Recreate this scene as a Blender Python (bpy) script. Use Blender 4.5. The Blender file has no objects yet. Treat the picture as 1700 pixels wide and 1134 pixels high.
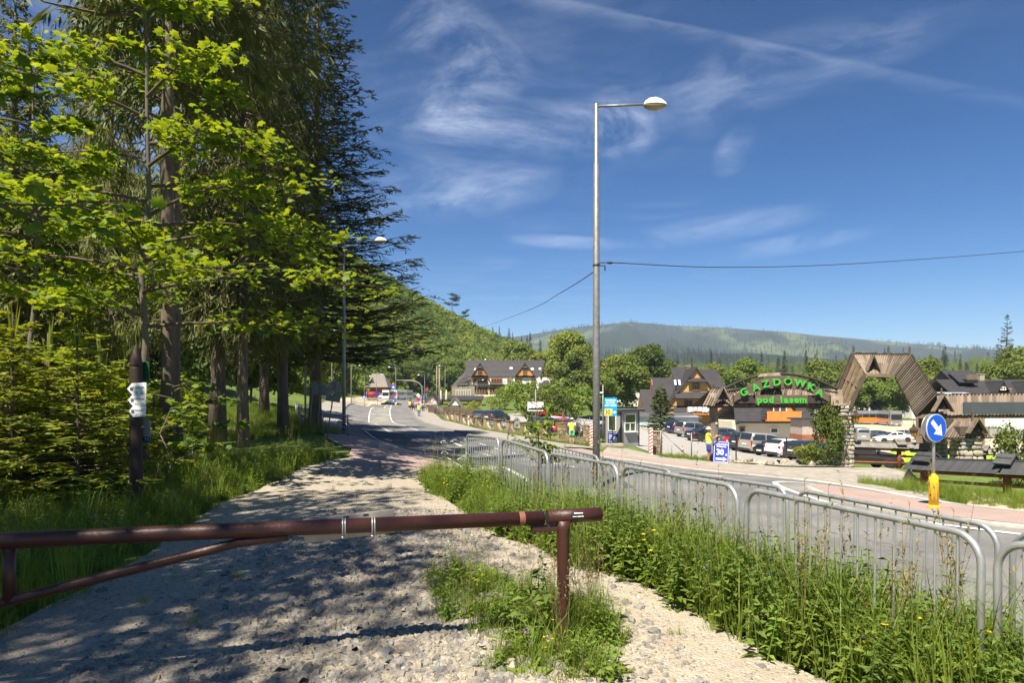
import bpy,bmesh,math,random
import numpy as np
from mathutils import Vector,Matrix
S = bpy.context.scene
COL = S.collection
R = math.radians
random.seed(7)
RNG = np.random.default_rng(7)
# ------------------------------------------------------------------ camera
CAMZ = 1.8
HAZE = 0.00013
F_PX = 1133.3          # focal length in pixels of the 1700 px wide photograph (24 mm)
cam_data = bpy.data.cameras.new('camera')
cam_data.sensor_width = 36.0
cam_data.lens = 24.0
cam_data.shift_y = 93.0 / 1700.0
cam_data.clip_start = 0.05
cam_data.clip_end = 20000.0
cam = bpy.data.objects.new('camera',cam_data)
COL.objects.link(cam)
cam.location = (0,0,CAMZ)
cam.rotation_euler = (R(90),0,0)
S.camera = cam
# ------------------------------------------------------------------ exposure
S.view_settings.view_transform = 'Standard'
S.view_settings.look = 'None'
S.view_settings.exposure = 1.2
S.view_settings.gamma = 1.0
S.view_settings.use_curve_mapping = False
S.cycles.max_bounces = 8
S.cycles.diffuse_bounces = 4
S.cycles.glossy_bounces = 3
S.cycles.transmission_bounces = 4
S.cycles.transparent_max_bounces = 8
S.cycles.volume_bounces = 0
S.cycles.sample_clamp_indirect = 6.0
S.cycles.use_denoising = True
# ------------------------------------------------------------------ sun
SUN_EL = R(58)
SUN_DIR = Vector((-0.47,-0.88,0)).normalized() * math.cos(SUN_EL) + Vector((0,0,math.sin(SUN_EL)))
sun_data = bpy.data.lights.new('sun','SUN')
sun_data.energy = 4.9
sun_data.angle = R(0.5)
sun_data.color = (1.0,0.91,0.76)
sun = bpy.data.objects.new('sun',sun_data)
COL.objects.link(sun)
sun.rotation_euler = SUN_DIR.to_track_quat('Z','Y').to_euler()
sun.location = (0,0,600)
# ------------------------------------------------------------------ sky
W = bpy.data.worlds.new('World')
S.world = W
W.use_nodes = True
def build_world():
 nt = W.node_tree
 N,L = nt.nodes,nt.links
 N.clear()
 def node(t,**k):
  n = N.new(t)
  for a,b in k.items():
   setattr(n,a,b)
  return n
 def math_(op,a,b=None,c=None,clamp=False):
  n = node('ShaderNodeMath',operation=op,use_clamp=clamp)
  for i,v in enumerate((a,b,c)):
   if v is None:
    continue
   if isinstance(v,(int,float)):
    n.inputs[i].default_value = v
   else:
    L.new(v,n.inputs[i])
  return n.outputs[0]
 def smooth(v,lo,hi):
  n = node('ShaderNodeMapRange',interpolation_type='SMOOTHSTEP')
  L.new(v,n.inputs[0])
  n.inputs[1].default_value,n.inputs[2].default_value = lo,hi
  return n.outputs[0]
 out = node('ShaderNodeOutputWorld')
 bg = node('ShaderNodeBackground')
 bg.inputs[1].default_value = 0.125
 sky = node('ShaderNodeTexSky',sky_type='NISHITA')
 sky.sun_disc = False
 sky.sun_elevation = SUN_EL
 sky.sun_rotation = math.atan2(SUN_DIR.x,SUN_DIR.y)
 sky.altitude = 900
 sky.air_density = 0.9
 sky.dust_density = 0.35
 sky.ozone_density = 2.6
 hs = node('ShaderNodeHueSaturation')
 hs.inputs['Saturation'].default_value = 1.28
 hs.inputs['Value'].default_value = 3.2
 hs.inputs['Hue'].default_value = 0.500
 # deeper blue overhead, as through a polarising filter
 lo = node('ShaderNodeMixRGB',blend_type='MULTIPLY'); lo.inputs[0].default_value = 1; lo.inputs[2].default_value = (.14,.14,.14,1); L.new(sky.outputs[0],lo.inputs[1])
 gm = node('ShaderNodeGamma'); gm.inputs[1].default_value = 1.35; L.new(lo.outputs[0],gm.inputs[0]); L.new(gm.outputs[0],hs.inputs['Color'])
 tc = node('ShaderNodeTexCoord')
 sep = node('ShaderNodeSeparateXYZ')
 L.new(tc.outputs['Generated'],sep.inputs[0])
 x,y,z = sep.outputs
 # a cloud deck far above: directions projected onto a level sheet
 zz = math_('MAXIMUM',z,0.02)
 px = math_('DIVIDE',x,zz)
 py = math_('DIVIDE',y,zz)
 comb = node('ShaderNodeCombineXYZ')
 L.new(px,comb.inputs[0]); L.new(py,comb.inputs[1])
 def noise(rot,scale,sx,sy,detail,dist,rough=0.55,off=(0,0,0)):
  m = node('ShaderNodeMapping')
  m.inputs['Rotation'].default_value = (0,0,rot)
  m.inputs['Scale'].default_value = (sx,sy,1)
  m.inputs['Location'].default_value = off
  L.new(comb.outputs[0],m.inputs[0])
  n = node('ShaderNodeTexNoise')
  n.inputs['Scale'].default_value = scale
  n.inputs['Detail'].default_value = detail
  n.inputs['Roughness'].default_value = rough
  n.inputs['Distortion'].default_value = dist
  L.new(m.outputs[0],n.inputs[0])
  return n.outputs['Fac']
 streak = noise(R(18),1.5,0.8,1.5,9,1.6,0.58,(3.1,0.4,0))
 fine = noise(R(-8),4.6,0.7,1.4,8,1.8,0.62,(0.6,7.7,0))
 broad = noise(0,0.55,1,1,3,0.4,0.5,(5.3,2.2,0))
 wm = node('ShaderNodeMapping'); wm.inputs['Rotation'].default_value = (R(25),R(-18),0); wm.inputs['Scale'].default_value = (1,1,2.6)
 L.new(tc.outputs['Generated'],wm.inputs[0])
 wn = node('ShaderNodeTexNoise'); L.new(wm.outputs[0],wn.inputs[0])
 for a_,b_ in (('Scale',5.5),('Detail',9),('Roughness',.66),('Distortion',.55)): wn.inputs[a_].default_value = b_
 wisp = wn.outputs['Fac']
 cir = math_('MULTIPLY',smooth(streak,0.40,0.80),smooth(wisp,0.34,0.70))
 # cirrus is thicker towards the west (left) of the valley
 az = math_('ARCTAN2',x,y)
 west = math_('SUBTRACT',1.0,smooth(az,R(-12),R(26)))
 lowd = math_('SUBTRACT',1.0,smooth(z,0.40,0.62))
 cover = math_('ADD',math_('MULTIPLY',west,0.42),0.07)
 cir = math_('MULTIPLY',math_('MULTIPLY',cir,cover),smooth(broad,0.30,0.55))
 def patch(azd,eld,w,h,tilt):
  # a single cloud seen in a direction: soft elliptical window on the deck noise
  el = math_('ARCSINE',z)
  da = math_('SUBTRACT',az,R(azd)); de = math_('SUBTRACT',el,R(eld))
  c,s = math.cos(R(tilt)),math.sin(R(tilt))
  u = math_('ADD',math_('MULTIPLY',da,c / R(w)),math_('MULTIPLY',de,s / R(w)))
  v = math_('SUBTRACT',math_('MULTIPLY',de,c / R(h)),math_('MULTIPLY',da,s / R(h)))
  d = math_('ADD',math_('MULTIPLY',u,u),math_('MULTIPLY',v,v))
  return math_('SUBTRACT',1.0,smooth(d,0.0,1.0))
 wz = math_('MULTIPLY',smooth(wisp,0.36,0.72),math_('ADD',math_('MULTIPLY',smooth(fine,.3,.8),.45),.85))
 tot = cir
 for a_,e_,w_,h_,t_,k in ((-4.5,17.0,10,3.0,6,.62),(-2.5,16.6,5,1.0,14,.5),(-11,15.8,3.2,2.2,0,.5),(-6,28.5,7,3.0,-20,.62),(-4,23.5,7,3.6,35,.7),
                                  (2,21.5,12,2.6,-4,.6),(19,24.0,17,3.0,5,.5),(4.5,12.8,6,.7,-4,.5),(17,13.4,9,1.3,5,.5),
                                  (21,11.6,9,.9,5,.45),(9,21.5,3.0,3.5,60,.55),(18,19,2.4,1.6,50,.5),(-30,21,16,7,0,.95)):
  tot = math_('ADD',tot,math_('MULTIPLY',math_('MULTIPLY',patch(a_,e_,w_,h_,t_),wz),k))
 # old contrail: a great circle, crisp on its upper side and feathered below
 d0 = Vector(((900 - 850) / F_PX,1,(660 + 5) / F_PX)).normalized()
 d1 = Vector(((1700 - 850) / F_PX,1,(660 - 165) / F_PX)).normalized()
 nrm = d0.cross(d1).normalized()
 if nrm.z < 0:
  nrm = -nrm
 vm = node('ShaderNodeVectorMath',operation='DOT_PRODUCT')
 L.new(tc.outputs['Generated'],vm.inputs[0]); vm.inputs[1].default_value = nrm
 off = math_('ADD',vm.outputs['Value'],math_('MULTIPLY',math_('SUBTRACT',fine,0.5),0.013))
 up = math_('SUBTRACT',1.0,smooth(off,0.0005,0.006))
 dn = smooth(off,-0.026,0.002)
 fade = math_('SUBTRACT',1.0,math_('MULTIPLY',smooth(az,R(14),R(42)),0.72))
 trail = math_('MULTIPLY',math_('MULTIPLY',math_('MULTIPLY',up,math_('POWER',dn,2.2)),fade),smooth(fine,0.2,0.62))
 tot = math_('ADD',math_('MULTIPLY',tot,.36),math_('MULTIPLY',trail,0.10))
 tot = math_('MULTIPLY',tot,smooth(z,0.015,0.12))
 tot = math_('MINIMUM',tot,0.85)
 mix = node('ShaderNodeMixRGB')
 L.new(tot,mix.inputs[0]); L.new(hs.outputs[0],mix.inputs[1])
 mix.inputs[2].default_value = (4.4,4.8,5.6,1)
 L.new(mix.outputs[0],bg.inputs[0])
 L.new(bg.outputs[0],out.inputs[0])
build_world()
# ------------------------------------------------------------------ small helpers
def px_ray(px,py):
 return Vector(((px - 850.0) / F_PX,1.0,(660.0 - py) / F_PX))
def at_d(px,py,d):
 """world point seen at a photograph pixel, at a depth of d metres"""
 v = px_ray(px,py)
 return Vector((v.x * d,d,CAMZ + v.z * d))
def tag(o,label=None,cat=None,group=None,kind=None):
 if label: o['label'] = label
 if cat: o['category'] = cat
 if group: o['group'] = group
 if kind: o['kind'] = kind
 return o
def thing(name,label,cat,loc=(0,0,0),rz=0.0,group=None,rot=None):
 o = bpy.data.objects.new(name,None)
 o.empty_display_size = 0.2
 COL.objects.link(o)
 o.location = loc
 o.rotation_euler = rot if rot else (0,0,rz)
 return tag(o,label,cat,group)
def mesh_np(name,V,F,mats=(),smooth=False,midx=None):
 """fast mesh from an (N,3) array and a list of face arrays (all of one size k), or one (M,k) array"""
 me = bpy.data.meshes.new(name)
 V = np.asarray(V,dtype=np.float32)
 if isinstance(F,np.ndarray):
  F = [F]
 F = [np.asarray(f,dtype=np.int32) for f in F if len(f)]
 nl = sum(f.size for f in F)
 nf = sum(len(f) for f in F)
 me.vertices.add(len(V)); me.vertices.foreach_set('co',V.ravel())
 me.loops.add(nl); me.polygons.add(nf)
 me.loops.foreach_set('vertex_index',np.concatenate([f.ravel() for f in F]))
 tot = np.concatenate([np.full(len(f),f.shape[1],dtype=np.int32) for f in F])
 st = np.concatenate([[0],np.cumsum(tot)[:-1]]).astype(np.int32)
 me.polygons.foreach_set('loop_start',st)
 me.polygons.foreach_set('loop_total',tot)
 if midx is not None:
  me.polygons.foreach_set('material_index',np.asarray(midx,dtype=np.int32))
 me.polygons.foreach_set('use_smooth',np.full(nf,smooth,dtype=bool))
 for m in mats:
  me.materials.append(m)
 me.update(calc_edges=True)
 return me
def link(name,me,parent=None,loc=None,rot=None,scale=None):
 o = bpy.data.objects.new(name,me)
 COL.objects.link(o)
 if parent: o.parent = parent
 if loc is not None: o.location = loc
 if rot is not None: o.rotation_euler = rot
 if scale is not None: o.scale = scale
 return o
class MB:
 """collects simple shapes into one mesh"""
 def __init__(self):
  self.v,self.f,self.m,self.s = [],[],[],[]
  self.cur = 0
  self.sm = False
 def add(self,vs,fs,smooth=None):
  b = len(self.v)
  self.v.extend([tuple(p) for p in vs])
  for f in fs:
   self.f.append(tuple(b + i for i in f)); self.m.append(self.cur)
   self.s.append(self.sm if smooth is None else smooth)
  return self
 def box(self,c,size,rot=None,taper=None):
  x,y,z = [s / 2 for s in size]
  t = taper if taper else (1,1)
  vs = [(-x,-y,-z),(x,-y,-z),(x,y,-z),(-x,y,-z),(-x * t[0],-y * t[1],z),(x * t[0],-y * t[1],z),(x * t[0],y * t[1],z),(-x * t[0],y * t[1],z)]
  M = rot if rot is not None else Matrix.Identity(3)
  if isinstance(M,(int,float)): M = Matrix.Rotation(M,3,'Z')
  c = Vector(c)
  return self.add([c + M @ Vector(p) for p in vs],[(3,2,1,0),(4,5,6,7),(0,1,5,4),(1,2,6,5),(2,3,7,6),(3,0,4,7)])
 def beam(self,a,b,w,h,up=(0,0,1),w2=None,h2=None):
  a,b,up = Vector(a),Vector(b),Vector(up)
  d = (b - a).normalized()
  if abs(d.dot(up)) > .99: up = Vector((0,1,0))
  s = d.cross(up).normalized(); u = s.cross(d)
  vs = []
  for p,ww,hh in ((a,w,h),(b,w2 or w,h2 or h)):
   vs += [p - s * ww / 2 - u * hh / 2,p + s * ww / 2 - u * hh / 2,p + s * ww / 2 + u * hh / 2,p - s * ww / 2 + u * hh / 2]
  return self.add(vs,[(3,2,1,0),(4,5,6,7),(0,1,5,4),(1,2,6,5),(2,3,7,6),(3,0,4,7)])
 def tube(self,pts,r,n=8,caps=True,closed=False):
  pts = [Vector(p) for p in pts]
  k = len(pts)
  rs = r if isinstance(r,(list,tuple)) else [r] * k
  vs,fs = [],[]
  ref = None
  for i,p in enumerate(pts):
   if closed:
    t = (pts[(i + 1) % k] - pts[i - 1]).normalized()
   else:
    t = (pts[min(i + 1,k - 1)] - pts[max(i - 1,0)]).normalized()
   if ref is None:
    ref = Vector((0,0,1)) if abs(t.z) < .9 else Vector((1,0,0))
    ref = (ref - t * ref.dot(t)).normalized()
   else:
    ref = ref - t * ref.dot(t)
    ref = ref.normalized() if ref.length > 1e-5 else t.orthogonal().normalized()
   b = t.cross(ref)
   for j in range(n):
    a = 2 * math.pi * j / n
    vs.append(p + (ref * math.cos(a) + b * math.sin(a)) * rs[i])
  for i in range(k if closed else k - 1):
   i2 = (i + 1) % k
   for j in range(n):
    j2 = (j + 1) % n
    fs.append((i * n + j,i * n + j2,i2 * n + j2,i2 * n + j))
  self.add(vs,fs,True)
  if caps and not closed:
   b = len(self.v) - len(vs)
   self.f.append(tuple(b + j for j in reversed(range(n)))); self.m.append(self.cur); self.s.append(False)
   self.f.append(tuple(b + (k - 1) * n + j for j in range(n))); self.m.append(self.cur); self.s.append(False)
  return self
 def lathe(self,prof,c=(0,0,0),n=16,axis='Z',smooth=True,M=None):
  """prof: (radius, height) pairs"""
  c = Vector(c)
  vs,fs = [],[]
  for r_,h in prof:
   for j in range(n):
    a = 2 * math.pi * j / n
    p = Vector((r_ * math.cos(a),r_ * math.sin(a),h))
    if axis == 'Y': p = Vector((p.x,p.z,-p.y))
    if axis == 'X': p = Vector((p.z,p.x,p.y))
    if M is not None: p = M @ p
    vs.append(c + p)
  for i in range(len(prof) - 1):
   for j in range(n):
    j2 = (j + 1) % n
    fs.append((i * n + j,i * n + j2,(i + 1) * n + j2,(i + 1) * n + j))
  self.add(vs,fs,smooth)
  b = len(self.v) - len(vs)
  if prof[0][0] > 1e-4:
   self.f.append(tuple(b + j for j in reversed(range(n)))); self.m.append(self.cur); self.s.append(False)
  if prof[-1][0] > 1e-4:
   self.f.append(tuple(b + (len(prof) - 1) * n + j for j in range(n))); self.m.append(self.cur); self.s.append(False)
  return self
 def prism(self,poly,depth,M=None):
  """poly: 2D points (x,z) extruded along y from 0 to depth; M a 4x4"""
  n = len(poly)
  vs = [Vector((x,0,z)) for x,z in poly] + [Vector((x,depth,z)) for x,z in poly]
  if M is not None: vs = [M @ p for p in vs]
  fs = [tuple(range(n)),tuple(reversed(range(n,2 * n)))]
  for i in range(n):
   j = (i + 1) % n
   fs.append((j,i,n + i,n + j))
  return self.add(vs,fs,False)
 def quad(self,a,b,c,d):
  return self.add([a,b,c,d],[(0,1,2,3)])
 def mesh(self,name,mats):
  me = bpy.data.meshes.new(name)
  me.from_pydata(self.v,[],self.f)
  ms = mats if isinstance(mats,(list,tuple)) else [mats]
  for m in ms: me.materials.append(m)
  me.polygons.foreach_set('material_index',self.m)
  me.polygons.foreach_set('use_smooth',self.s)
  me.update()
  return me
 def build(self,name,mats,parent=None,loc=None,rot=None):
  return link(name,self.mesh(name,mats),parent,loc,rot)
def bevelled(o,w=0.01,seg=2):
 m = o.modifiers.new('soft_edges','BEVEL'); m.width = w; m.segments = seg; m.limit_method = 'ANGLE'
 return o
_text_cache = {}
def text_mesh(txt,size,depth,offset=0.0,mat=None,align='CENTER',shear=0.0):
 key = (txt,size,depth,offset,mat.name if mat else '',align)
 if key in _text_cache: return _text_cache[key]
 cu = bpy.data.curves.new('lettering','FONT')
 cu.body = txt; cu.size = size; cu.extrude = depth; cu.offset = offset; cu.align_x = align; cu.align_y = 'CENTER'; cu.shear = shear
 cu.resolution_u = 3
 tmp = bpy.data.objects.new('lettering',cu)
 COL.objects.link(tmp)
 dg = bpy.context.evaluated_depsgraph_get()
 me = bpy.data.meshes.new_from_object(tmp.evaluated_get(dg))
 bpy.data.objects.remove(tmp); bpy.data.curves.remove(cu)
 me.materials.clear()
 if mat: me.materials.append(mat)
 _text_cache[key] = me
 return me
UPRIGHT = (R(90),0,0)       # text that faces -Y
# ------------------------------------------------------------------ materials
MATS = {}
def mat(name,col,rough=0.7,metal=0.0,var=0.0,vscale=5.0,col2=None,bump=0.0,bscale=30.0,spec=0.5,detail=5,stretch=(1,1,1),island=0.0,objvar=0.0,alpha=1.0,coat=0.0,coords='Object',dist=0.0):
 """plain procedural surface: base colour broken up by noise, optional second colour, bump and per-piece variation"""
 if name in MATS: return MATS[name]
 m = bpy.data.materials.new(name); MATS[name] = m
 m.use_nodes = True
 nt = m.node_tree; N,L = nt.nodes,nt.links
 b = N['Principled BSDF']
 b.inputs['Roughness'].default_value = rough
 b.inputs['Metallic'].default_value = metal
 b.inputs['Specular IOR Level'].default_value = spec
 b.inputs['Coat Weight'].default_value = coat
 m.diffuse_color = (*col,1)
 tc = N.new('ShaderNodeTexCoord'); mp = N.new('ShaderNodeMapping')
 mp.inputs['Scale'].default_value = stretch
 if coords == 'World':
  g = N.new('ShaderNodeNewGeometry'); L.new(g.outputs['Position'],mp.inputs[0])
 else:
  L.new(tc.outputs[coords],mp.inputs[0])
 c = None
 if var > 0 or col2:
  n = N.new('ShaderNodeTexNoise'); n.inputs['Scale'].default_value = vscale; n.inputs['Detail'].default_value = detail
  n.inputs['Roughness'].default_value = 0.6; n.inputs['Distortion'].default_value = dist
  L.new(mp.outputs[0],n.inputs[0])
  r = N.new('ShaderNodeValToRGB')
  c2 = col2 if col2 else tuple(x * (1 - var) for x in col)
  c1 = col if col2 else tuple(min(1,x * (1 + var)) for x in col)
  r.color_ramp.elements[0].position = .32; r.color_ramp.elements[1].position = .68
  r.color_ramp.elements[0].color = (*c2,1); r.color_ramp.elements[1].color = (*c1,1)
  L.new(n.outputs['Fac'],r.inputs[0]); c = r.outputs[0]
 if island > 0 or objvar > 0:
  hv = N.new('ShaderNodeHueSaturation')
  if c is None: hv.inputs['Color'].default_value = (*col,1)
  else: L.new(c,hv.inputs['Color'])
  mr = N.new('ShaderNodeMapRange')
  if island > 0:
   g2 = N.new('ShaderNodeNewGeometry'); L.new(g2.outputs['Random Per Island'],mr.inputs[0]); k = island
  else:
   g2 = N.new('ShaderNodeObjectInfo'); L.new(g2.outputs['Random'],mr.inputs[0]); k = objvar
  mr.inputs[3].default_value = 1 - k; mr.inputs[4].default_value = 1 + k
  L.new(mr.outputs[0],hv.inputs['Value']); c = hv.outputs[0]
 if c is None: b.inputs['Base Color'].default_value = (*col,1)
 else: L.new(c,b.inputs['Base Color'])
 if bump > 0:
  n2 = N.new('ShaderNodeTexNoise'); n2.inputs['Scale'].default_value = bscale; n2.inputs['Detail'].default_value = 4
  L.new(mp.outputs[0],n2.inputs[0])
  bp = N.new('ShaderNodeBump'); bp.inputs['Strength'].default_value = bump; bp.inputs['Distance'].default_value = 0.02
  L.new(n2.outputs['Fac'],bp.inputs['Height']); L.new(bp.outputs[0],b.inputs['Normal'])
 return m
def leaf_mat(name,col,col2,trans=0.45,tcol=None,objvar=0.15,rough=0.6,patch=0.0,gloss=0.022):
 """thin leaf: reflects and lets light through; tint differs per leaf and per plant"""
 if name in MATS: return MATS[name]
 m = bpy.data.materials.new(name); MATS[name] = m
 m.use_nodes = True
 nt = m.node_tree; N,L = nt.nodes,nt.links
 N.clear()
 out = N.new('ShaderNodeOutputMaterial')
 g = N.new('ShaderNodeNewGeometry'); oi = N.new('ShaderNodeObjectInfo')
 mx = N.new('ShaderNodeMixRGB'); mx.inputs[1].default_value = (*col,1); mx.inputs[2].default_value = (*col2,1)
 L.new(g.outputs['Random Per Island'],mx.inputs[0])
 hv = N.new('ShaderNodeHueSaturation'); L.new(mx.outputs[0],hv.inputs['Color'])
 mr = N.new('ShaderNodeMapRange'); L.new(oi.outputs['Random'],mr.inputs[0])
 mr.inputs[3].default_value = 1 - objvar * 1.3; mr.inputs[4].default_value = 1 + objvar
 L.new(mr.outputs[0],hv.inputs['Value'])
 mh = N.new('ShaderNodeMath'); mh.operation = 'MULTIPLY_ADD'
 wn = N.new('ShaderNodeTexWhiteNoise'); wn.noise_dimensions = '1D'; L.new(oi.outputs['Random'],wn.inputs['W'])
 L.new(wn.outputs['Value'],mh.inputs[0]); mh.inputs[1].default_value = 0.10 * objvar; mh.inputs[2].default_value = 0.5 - 0.05 * objvar
 L.new(mh.outputs[0],hv.inputs['Hue'])
 d = N.new('ShaderNodeBsdfDiffuse'); L.new(hv.outputs[0],d.inputs[0])
 t = N.new('ShaderNodeBsdfTranslucent')
 tm = N.new('ShaderNodeMixRGB'); tm.blend_type = 'MULTIPLY'; tm.inputs[0].default_value = 1
 L.new(hv.outputs[0],tm.inputs[1]); tm.inputs[2].default_value = (*(tcol or (1.5,1.35,.45)),1)
 L.new(tm.outputs[0],t.inputs[0])
 ms = N.new('ShaderNodeMixShader'); ms.inputs[0].default_value = trans
 L.new(d.outputs[0],ms.inputs[1]); L.new(t.outputs[0],ms.inputs[2])
 gl = N.new('ShaderNodeBsdfGlossy'); gl.inputs['Roughness'].default_value = rough
 gl.inputs['Color'].default_value = (.8,.85,.8,1)
 m2 = N.new('ShaderNodeMixShader'); m2.inputs[0].default_value = gloss
 L.new(ms.outputs[0],m2.inputs[1]); L.new(gl.outputs[0],m2.inputs[2])
 L.new(m2.outputs[0],out.inputs[0])
 return m
def glass_mat(name,col=(0.02,0.025,0.03),rough=0.05):
 return mat(name,col,rough,spec=0.9,coat=0.0)
from mathutils.geometry import delaunay_2d_cdt
# ------------------------------------------------------------------ terrain heights
CTRL = []
for _x in (-16,-9,-4,0):
 for _y in (-30,-18,-8,-2,3,8,13,18):
  CTRL.append((_x,_y,0.0))
CTRL += [(-14,26,-.15),(-9.5,24,-.2),(-20,30,.3),(-11,34,-.4),(-16,48,.2),(-24,74,.3),(-26,55,1.6),(-34,80,3.0),(-34,120,1.2),(-44,110,5),(-30,36,2.2),(-40,165,1.5),(-60,180,6)]
for _s,_z in ((-30,0),(-20,0),(-8,-.05),(0,-.07),(3,-.07),(6,-.07),(9,-.07),(12,-.07),(16,-.05)):
 CTRL.append((-.9 + .342 * _s,13.6 - .94 * _s,_z))
ROAD_L = [(14.4,-23.4),(9.25,-9.3),(4.8,2.9),(2.4,9.5),(.7,14.2),(-1.35,19.8),(-3.2,26.5),(-5.9,32.6),(-11.3,47.7),(-18.7,74.5),(-26.5,120),(-32,162),(-33.5,195),(-30.5,228),(-20,262)]
ROAD_R = [(23.7,-20),(18.5,-6),(14.1,6.3),(11.4,13.3),(10.0,17.9),(7.6,23.6),(5.0,30),(1.8,38),(-3.2,51),(-10.9,79),(-18.1,120),(-23.2,159),(-24.5,190),(-22,221),(-12,252)]
ZL = [-.3,-.33,-.33,-.33,-.34,-.38,-.45,-.5,-.6,-.7,-.75,-.45,.95,2.3,3.6]
ZR = [-.45,-.5,-.55,-.62,-.76,-.86,-.98,-1.0,-.95,-.87,-.75,-.4,.95,2.3,3.6]
for (p,z) in zip(ROAD_L,ZL): CTRL.append((*p,z))
for (p,z) in zip(ROAD_R,ZR): CTRL.append((*p,z))
for (px,py,d) in ((1178,767,35.4),(950,738,46),(1310,759,59),(1120,720,86),(1100,708,113),(1040,741,48),(1088,756,39),
     (1412,776,35.4),(1440,778,42),(1530,808,25),(1690,822,21),(1640,783,36),(1430,735,92),(1465,732,105),(1450,706,150),(1650,725,90),(1640,700,150),
     (826,717,60.7),(752,700.5,84),(860,706,75),(960,700,95),(850,680,130),(1000,700,140),(760,668,150),(830,657,178),(920,662,178),(1300,700,110),(1200,690,150),(1700,790,28),(1600,845,16)):
 v = at_d(px,py,d); CTRL.append((v.x,v.y,v.z))
CTRL += [(30,-10,-.9),(45,5,-2.5),(60,40,-4.5),(40,20,-2.2),(90,90,-5.5),(30,-40,-.8),(-5,300,4.5),(60,260,-5),(150,200,-6),(220,120,-7),(-30,-60,0)]
CT = np.array(CTRL)
_C0 = 4.0
def _phi(d2): return np.sqrt(d2 + _C0 * _C0)
_d2 = ((CT[:,None,:2] - CT[None,:,:2]) ** 2).sum(-1)
_A = _phi(_d2) + np.eye(len(CT)) * -0.02
_zm = CT[:,2].mean()
_W = np.linalg.solve(_A,CT[:,2] - _zm)
_az_t = np.array([-180,-120,-75,-50,-37,-30,-19,-12.4,-8,-2.5,2,6,40,180.])
_hz_t = np.array([0,30,110,140,131,118,93,76,60,41,26,0,0,0.])
_hf_t = np.array([90,70,55,55,62,70,100,200,255,275,300,320,320,320.])
_hc_t = np.array([400,400,420,430,420,400,370,370,380,400,420,430,430,430.])
_fd_t = np.array([0,260,330,450,700,1000,1500,2500,3500,9000.])
_fz_t = np.array([-6,-6,-5,2,20,36,44,40,20,0.])
def G(x,y):
 x = np.asarray(x,float); y = np.asarray(y,float)
 shp = np.broadcast(x,y).shape
 X,Y = np.broadcast_to(x,shp).ravel(),np.broadcast_to(y,shp).ravel()
 out = np.empty(X.size)
 for i in range(0,X.size,20000):
  a,b = X[i:i + 20000],Y[i:i + 20000]
  d2 = (a[:,None] - CT[None,:,0]) ** 2 + (b[:,None] - CT[None,:,1]) ** 2
  z = _phi(d2) @ _W + _zm
  d = np.hypot(a,b)
  az = np.degrees(np.arctan2(a,b))
  w = np.clip((d - 190) / 110,0,1); w = w * w * (3 - 2 * w)
  far = np.interp(d,_fd_t,_fz_t)
  z = np.clip(z,-9,9) * (1 - w) + far * w
  hf,hc,hz = np.interp(az,_az_t,_hf_t),np.interp(az,_az_t,_hc_t),np.interp(az,_az_t,_hz_t)
  t = np.clip((d - hf) / (hc - hf),0,1)
  s = np.where(t < .9,t,.9 + .1 * np.sin((t - .9) / .1 * math.pi / 2) * .6)
  s = s * (1 - np.exp(-(t / .12) ** 1.5))
  back = 1 - .8 * np.clip((d - hc * 1.05) / 900,0,1)
  out[i:i + 20000] = z + hz * s * back
 return out.reshape(shp)
def gz(x,y): return float(G(np.array([x]),np.array([y]))[0])
def on(x,y,dz=0.0): return Vector((x,y,gz(x,y) + dz))
_ds = np.concatenate([np.arange(1.5,60,.1),np.arange(60,420,.5),np.arange(420,2000,5)])
def gpx(px,py):
 """the ground point seen at a photograph pixel"""
 v = px_ray(px,py)
 z = G(v.x * _ds,_ds)
 k = np.nonzero(CAMZ + v.z * _ds < z)[0]
 if len(k) == 0: raise ValueError((px,py))
 i = k[0]
 if i == 0: return on(v.x * _ds[0],_ds[0])
 a,b = _ds[i - 1],_ds[i]
 fa = CAMZ + v.z * a - z[i - 1]; fb = CAMZ + v.z * b - z[i]
 d = a + (b - a) * fa / (fa - fb)
 return on(v.x * d,d)
def on_px(px,d,dz=0.0):
 """the ground point at depth d in the direction of photograph column px"""
 return on((px - 850) / F_PX * d,d,dz)
def spline(P,n):
 P = np.asarray(P,float)
 k = len(P)
 t = np.linspace(0,k - 1,n)
 i = np.clip(t.astype(int),0,k - 2); f = (t - i)[:,None]
 p0,p1,p2,p3 = P[np.clip(i - 1,0,k - 1)],P[i],P[i + 1],P[np.clip(i + 2,0,k - 1)]
 return .5 * (2 * p1 + (p2 - p0) * f + (2 * p0 - 5 * p1 + 4 * p2 - p3) * f ** 2 + (3 * p1 - p0 - 3 * p2 + p3) * f ** 3)
NST = 15 * 24
SL,SR = spline(ROAD_L,NST),spline(ROAD_R,NST)
def road_pt(st,f):
 """road coordinates: station 0..14, f 0 = left kerb, 1 = right kerb (metres-ish outside of that)"""
 k = np.clip(np.asarray(st,float) / 14 * (NST - 1),0,NST - 1)
 i = np.clip(k.astype(int),0,NST - 2); w = (k - i)
 w = np.expand_dims(w,-1) if np.ndim(w) else w
 a = SL[i] * (1 - w) + SL[i + 1] * w; b = SR[i] * (1 - w) + SR[i + 1] * w
 f = np.expand_dims(np.asarray(f,float),-1) if np.ndim(f) else f
 return a + (b - a) * f
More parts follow.
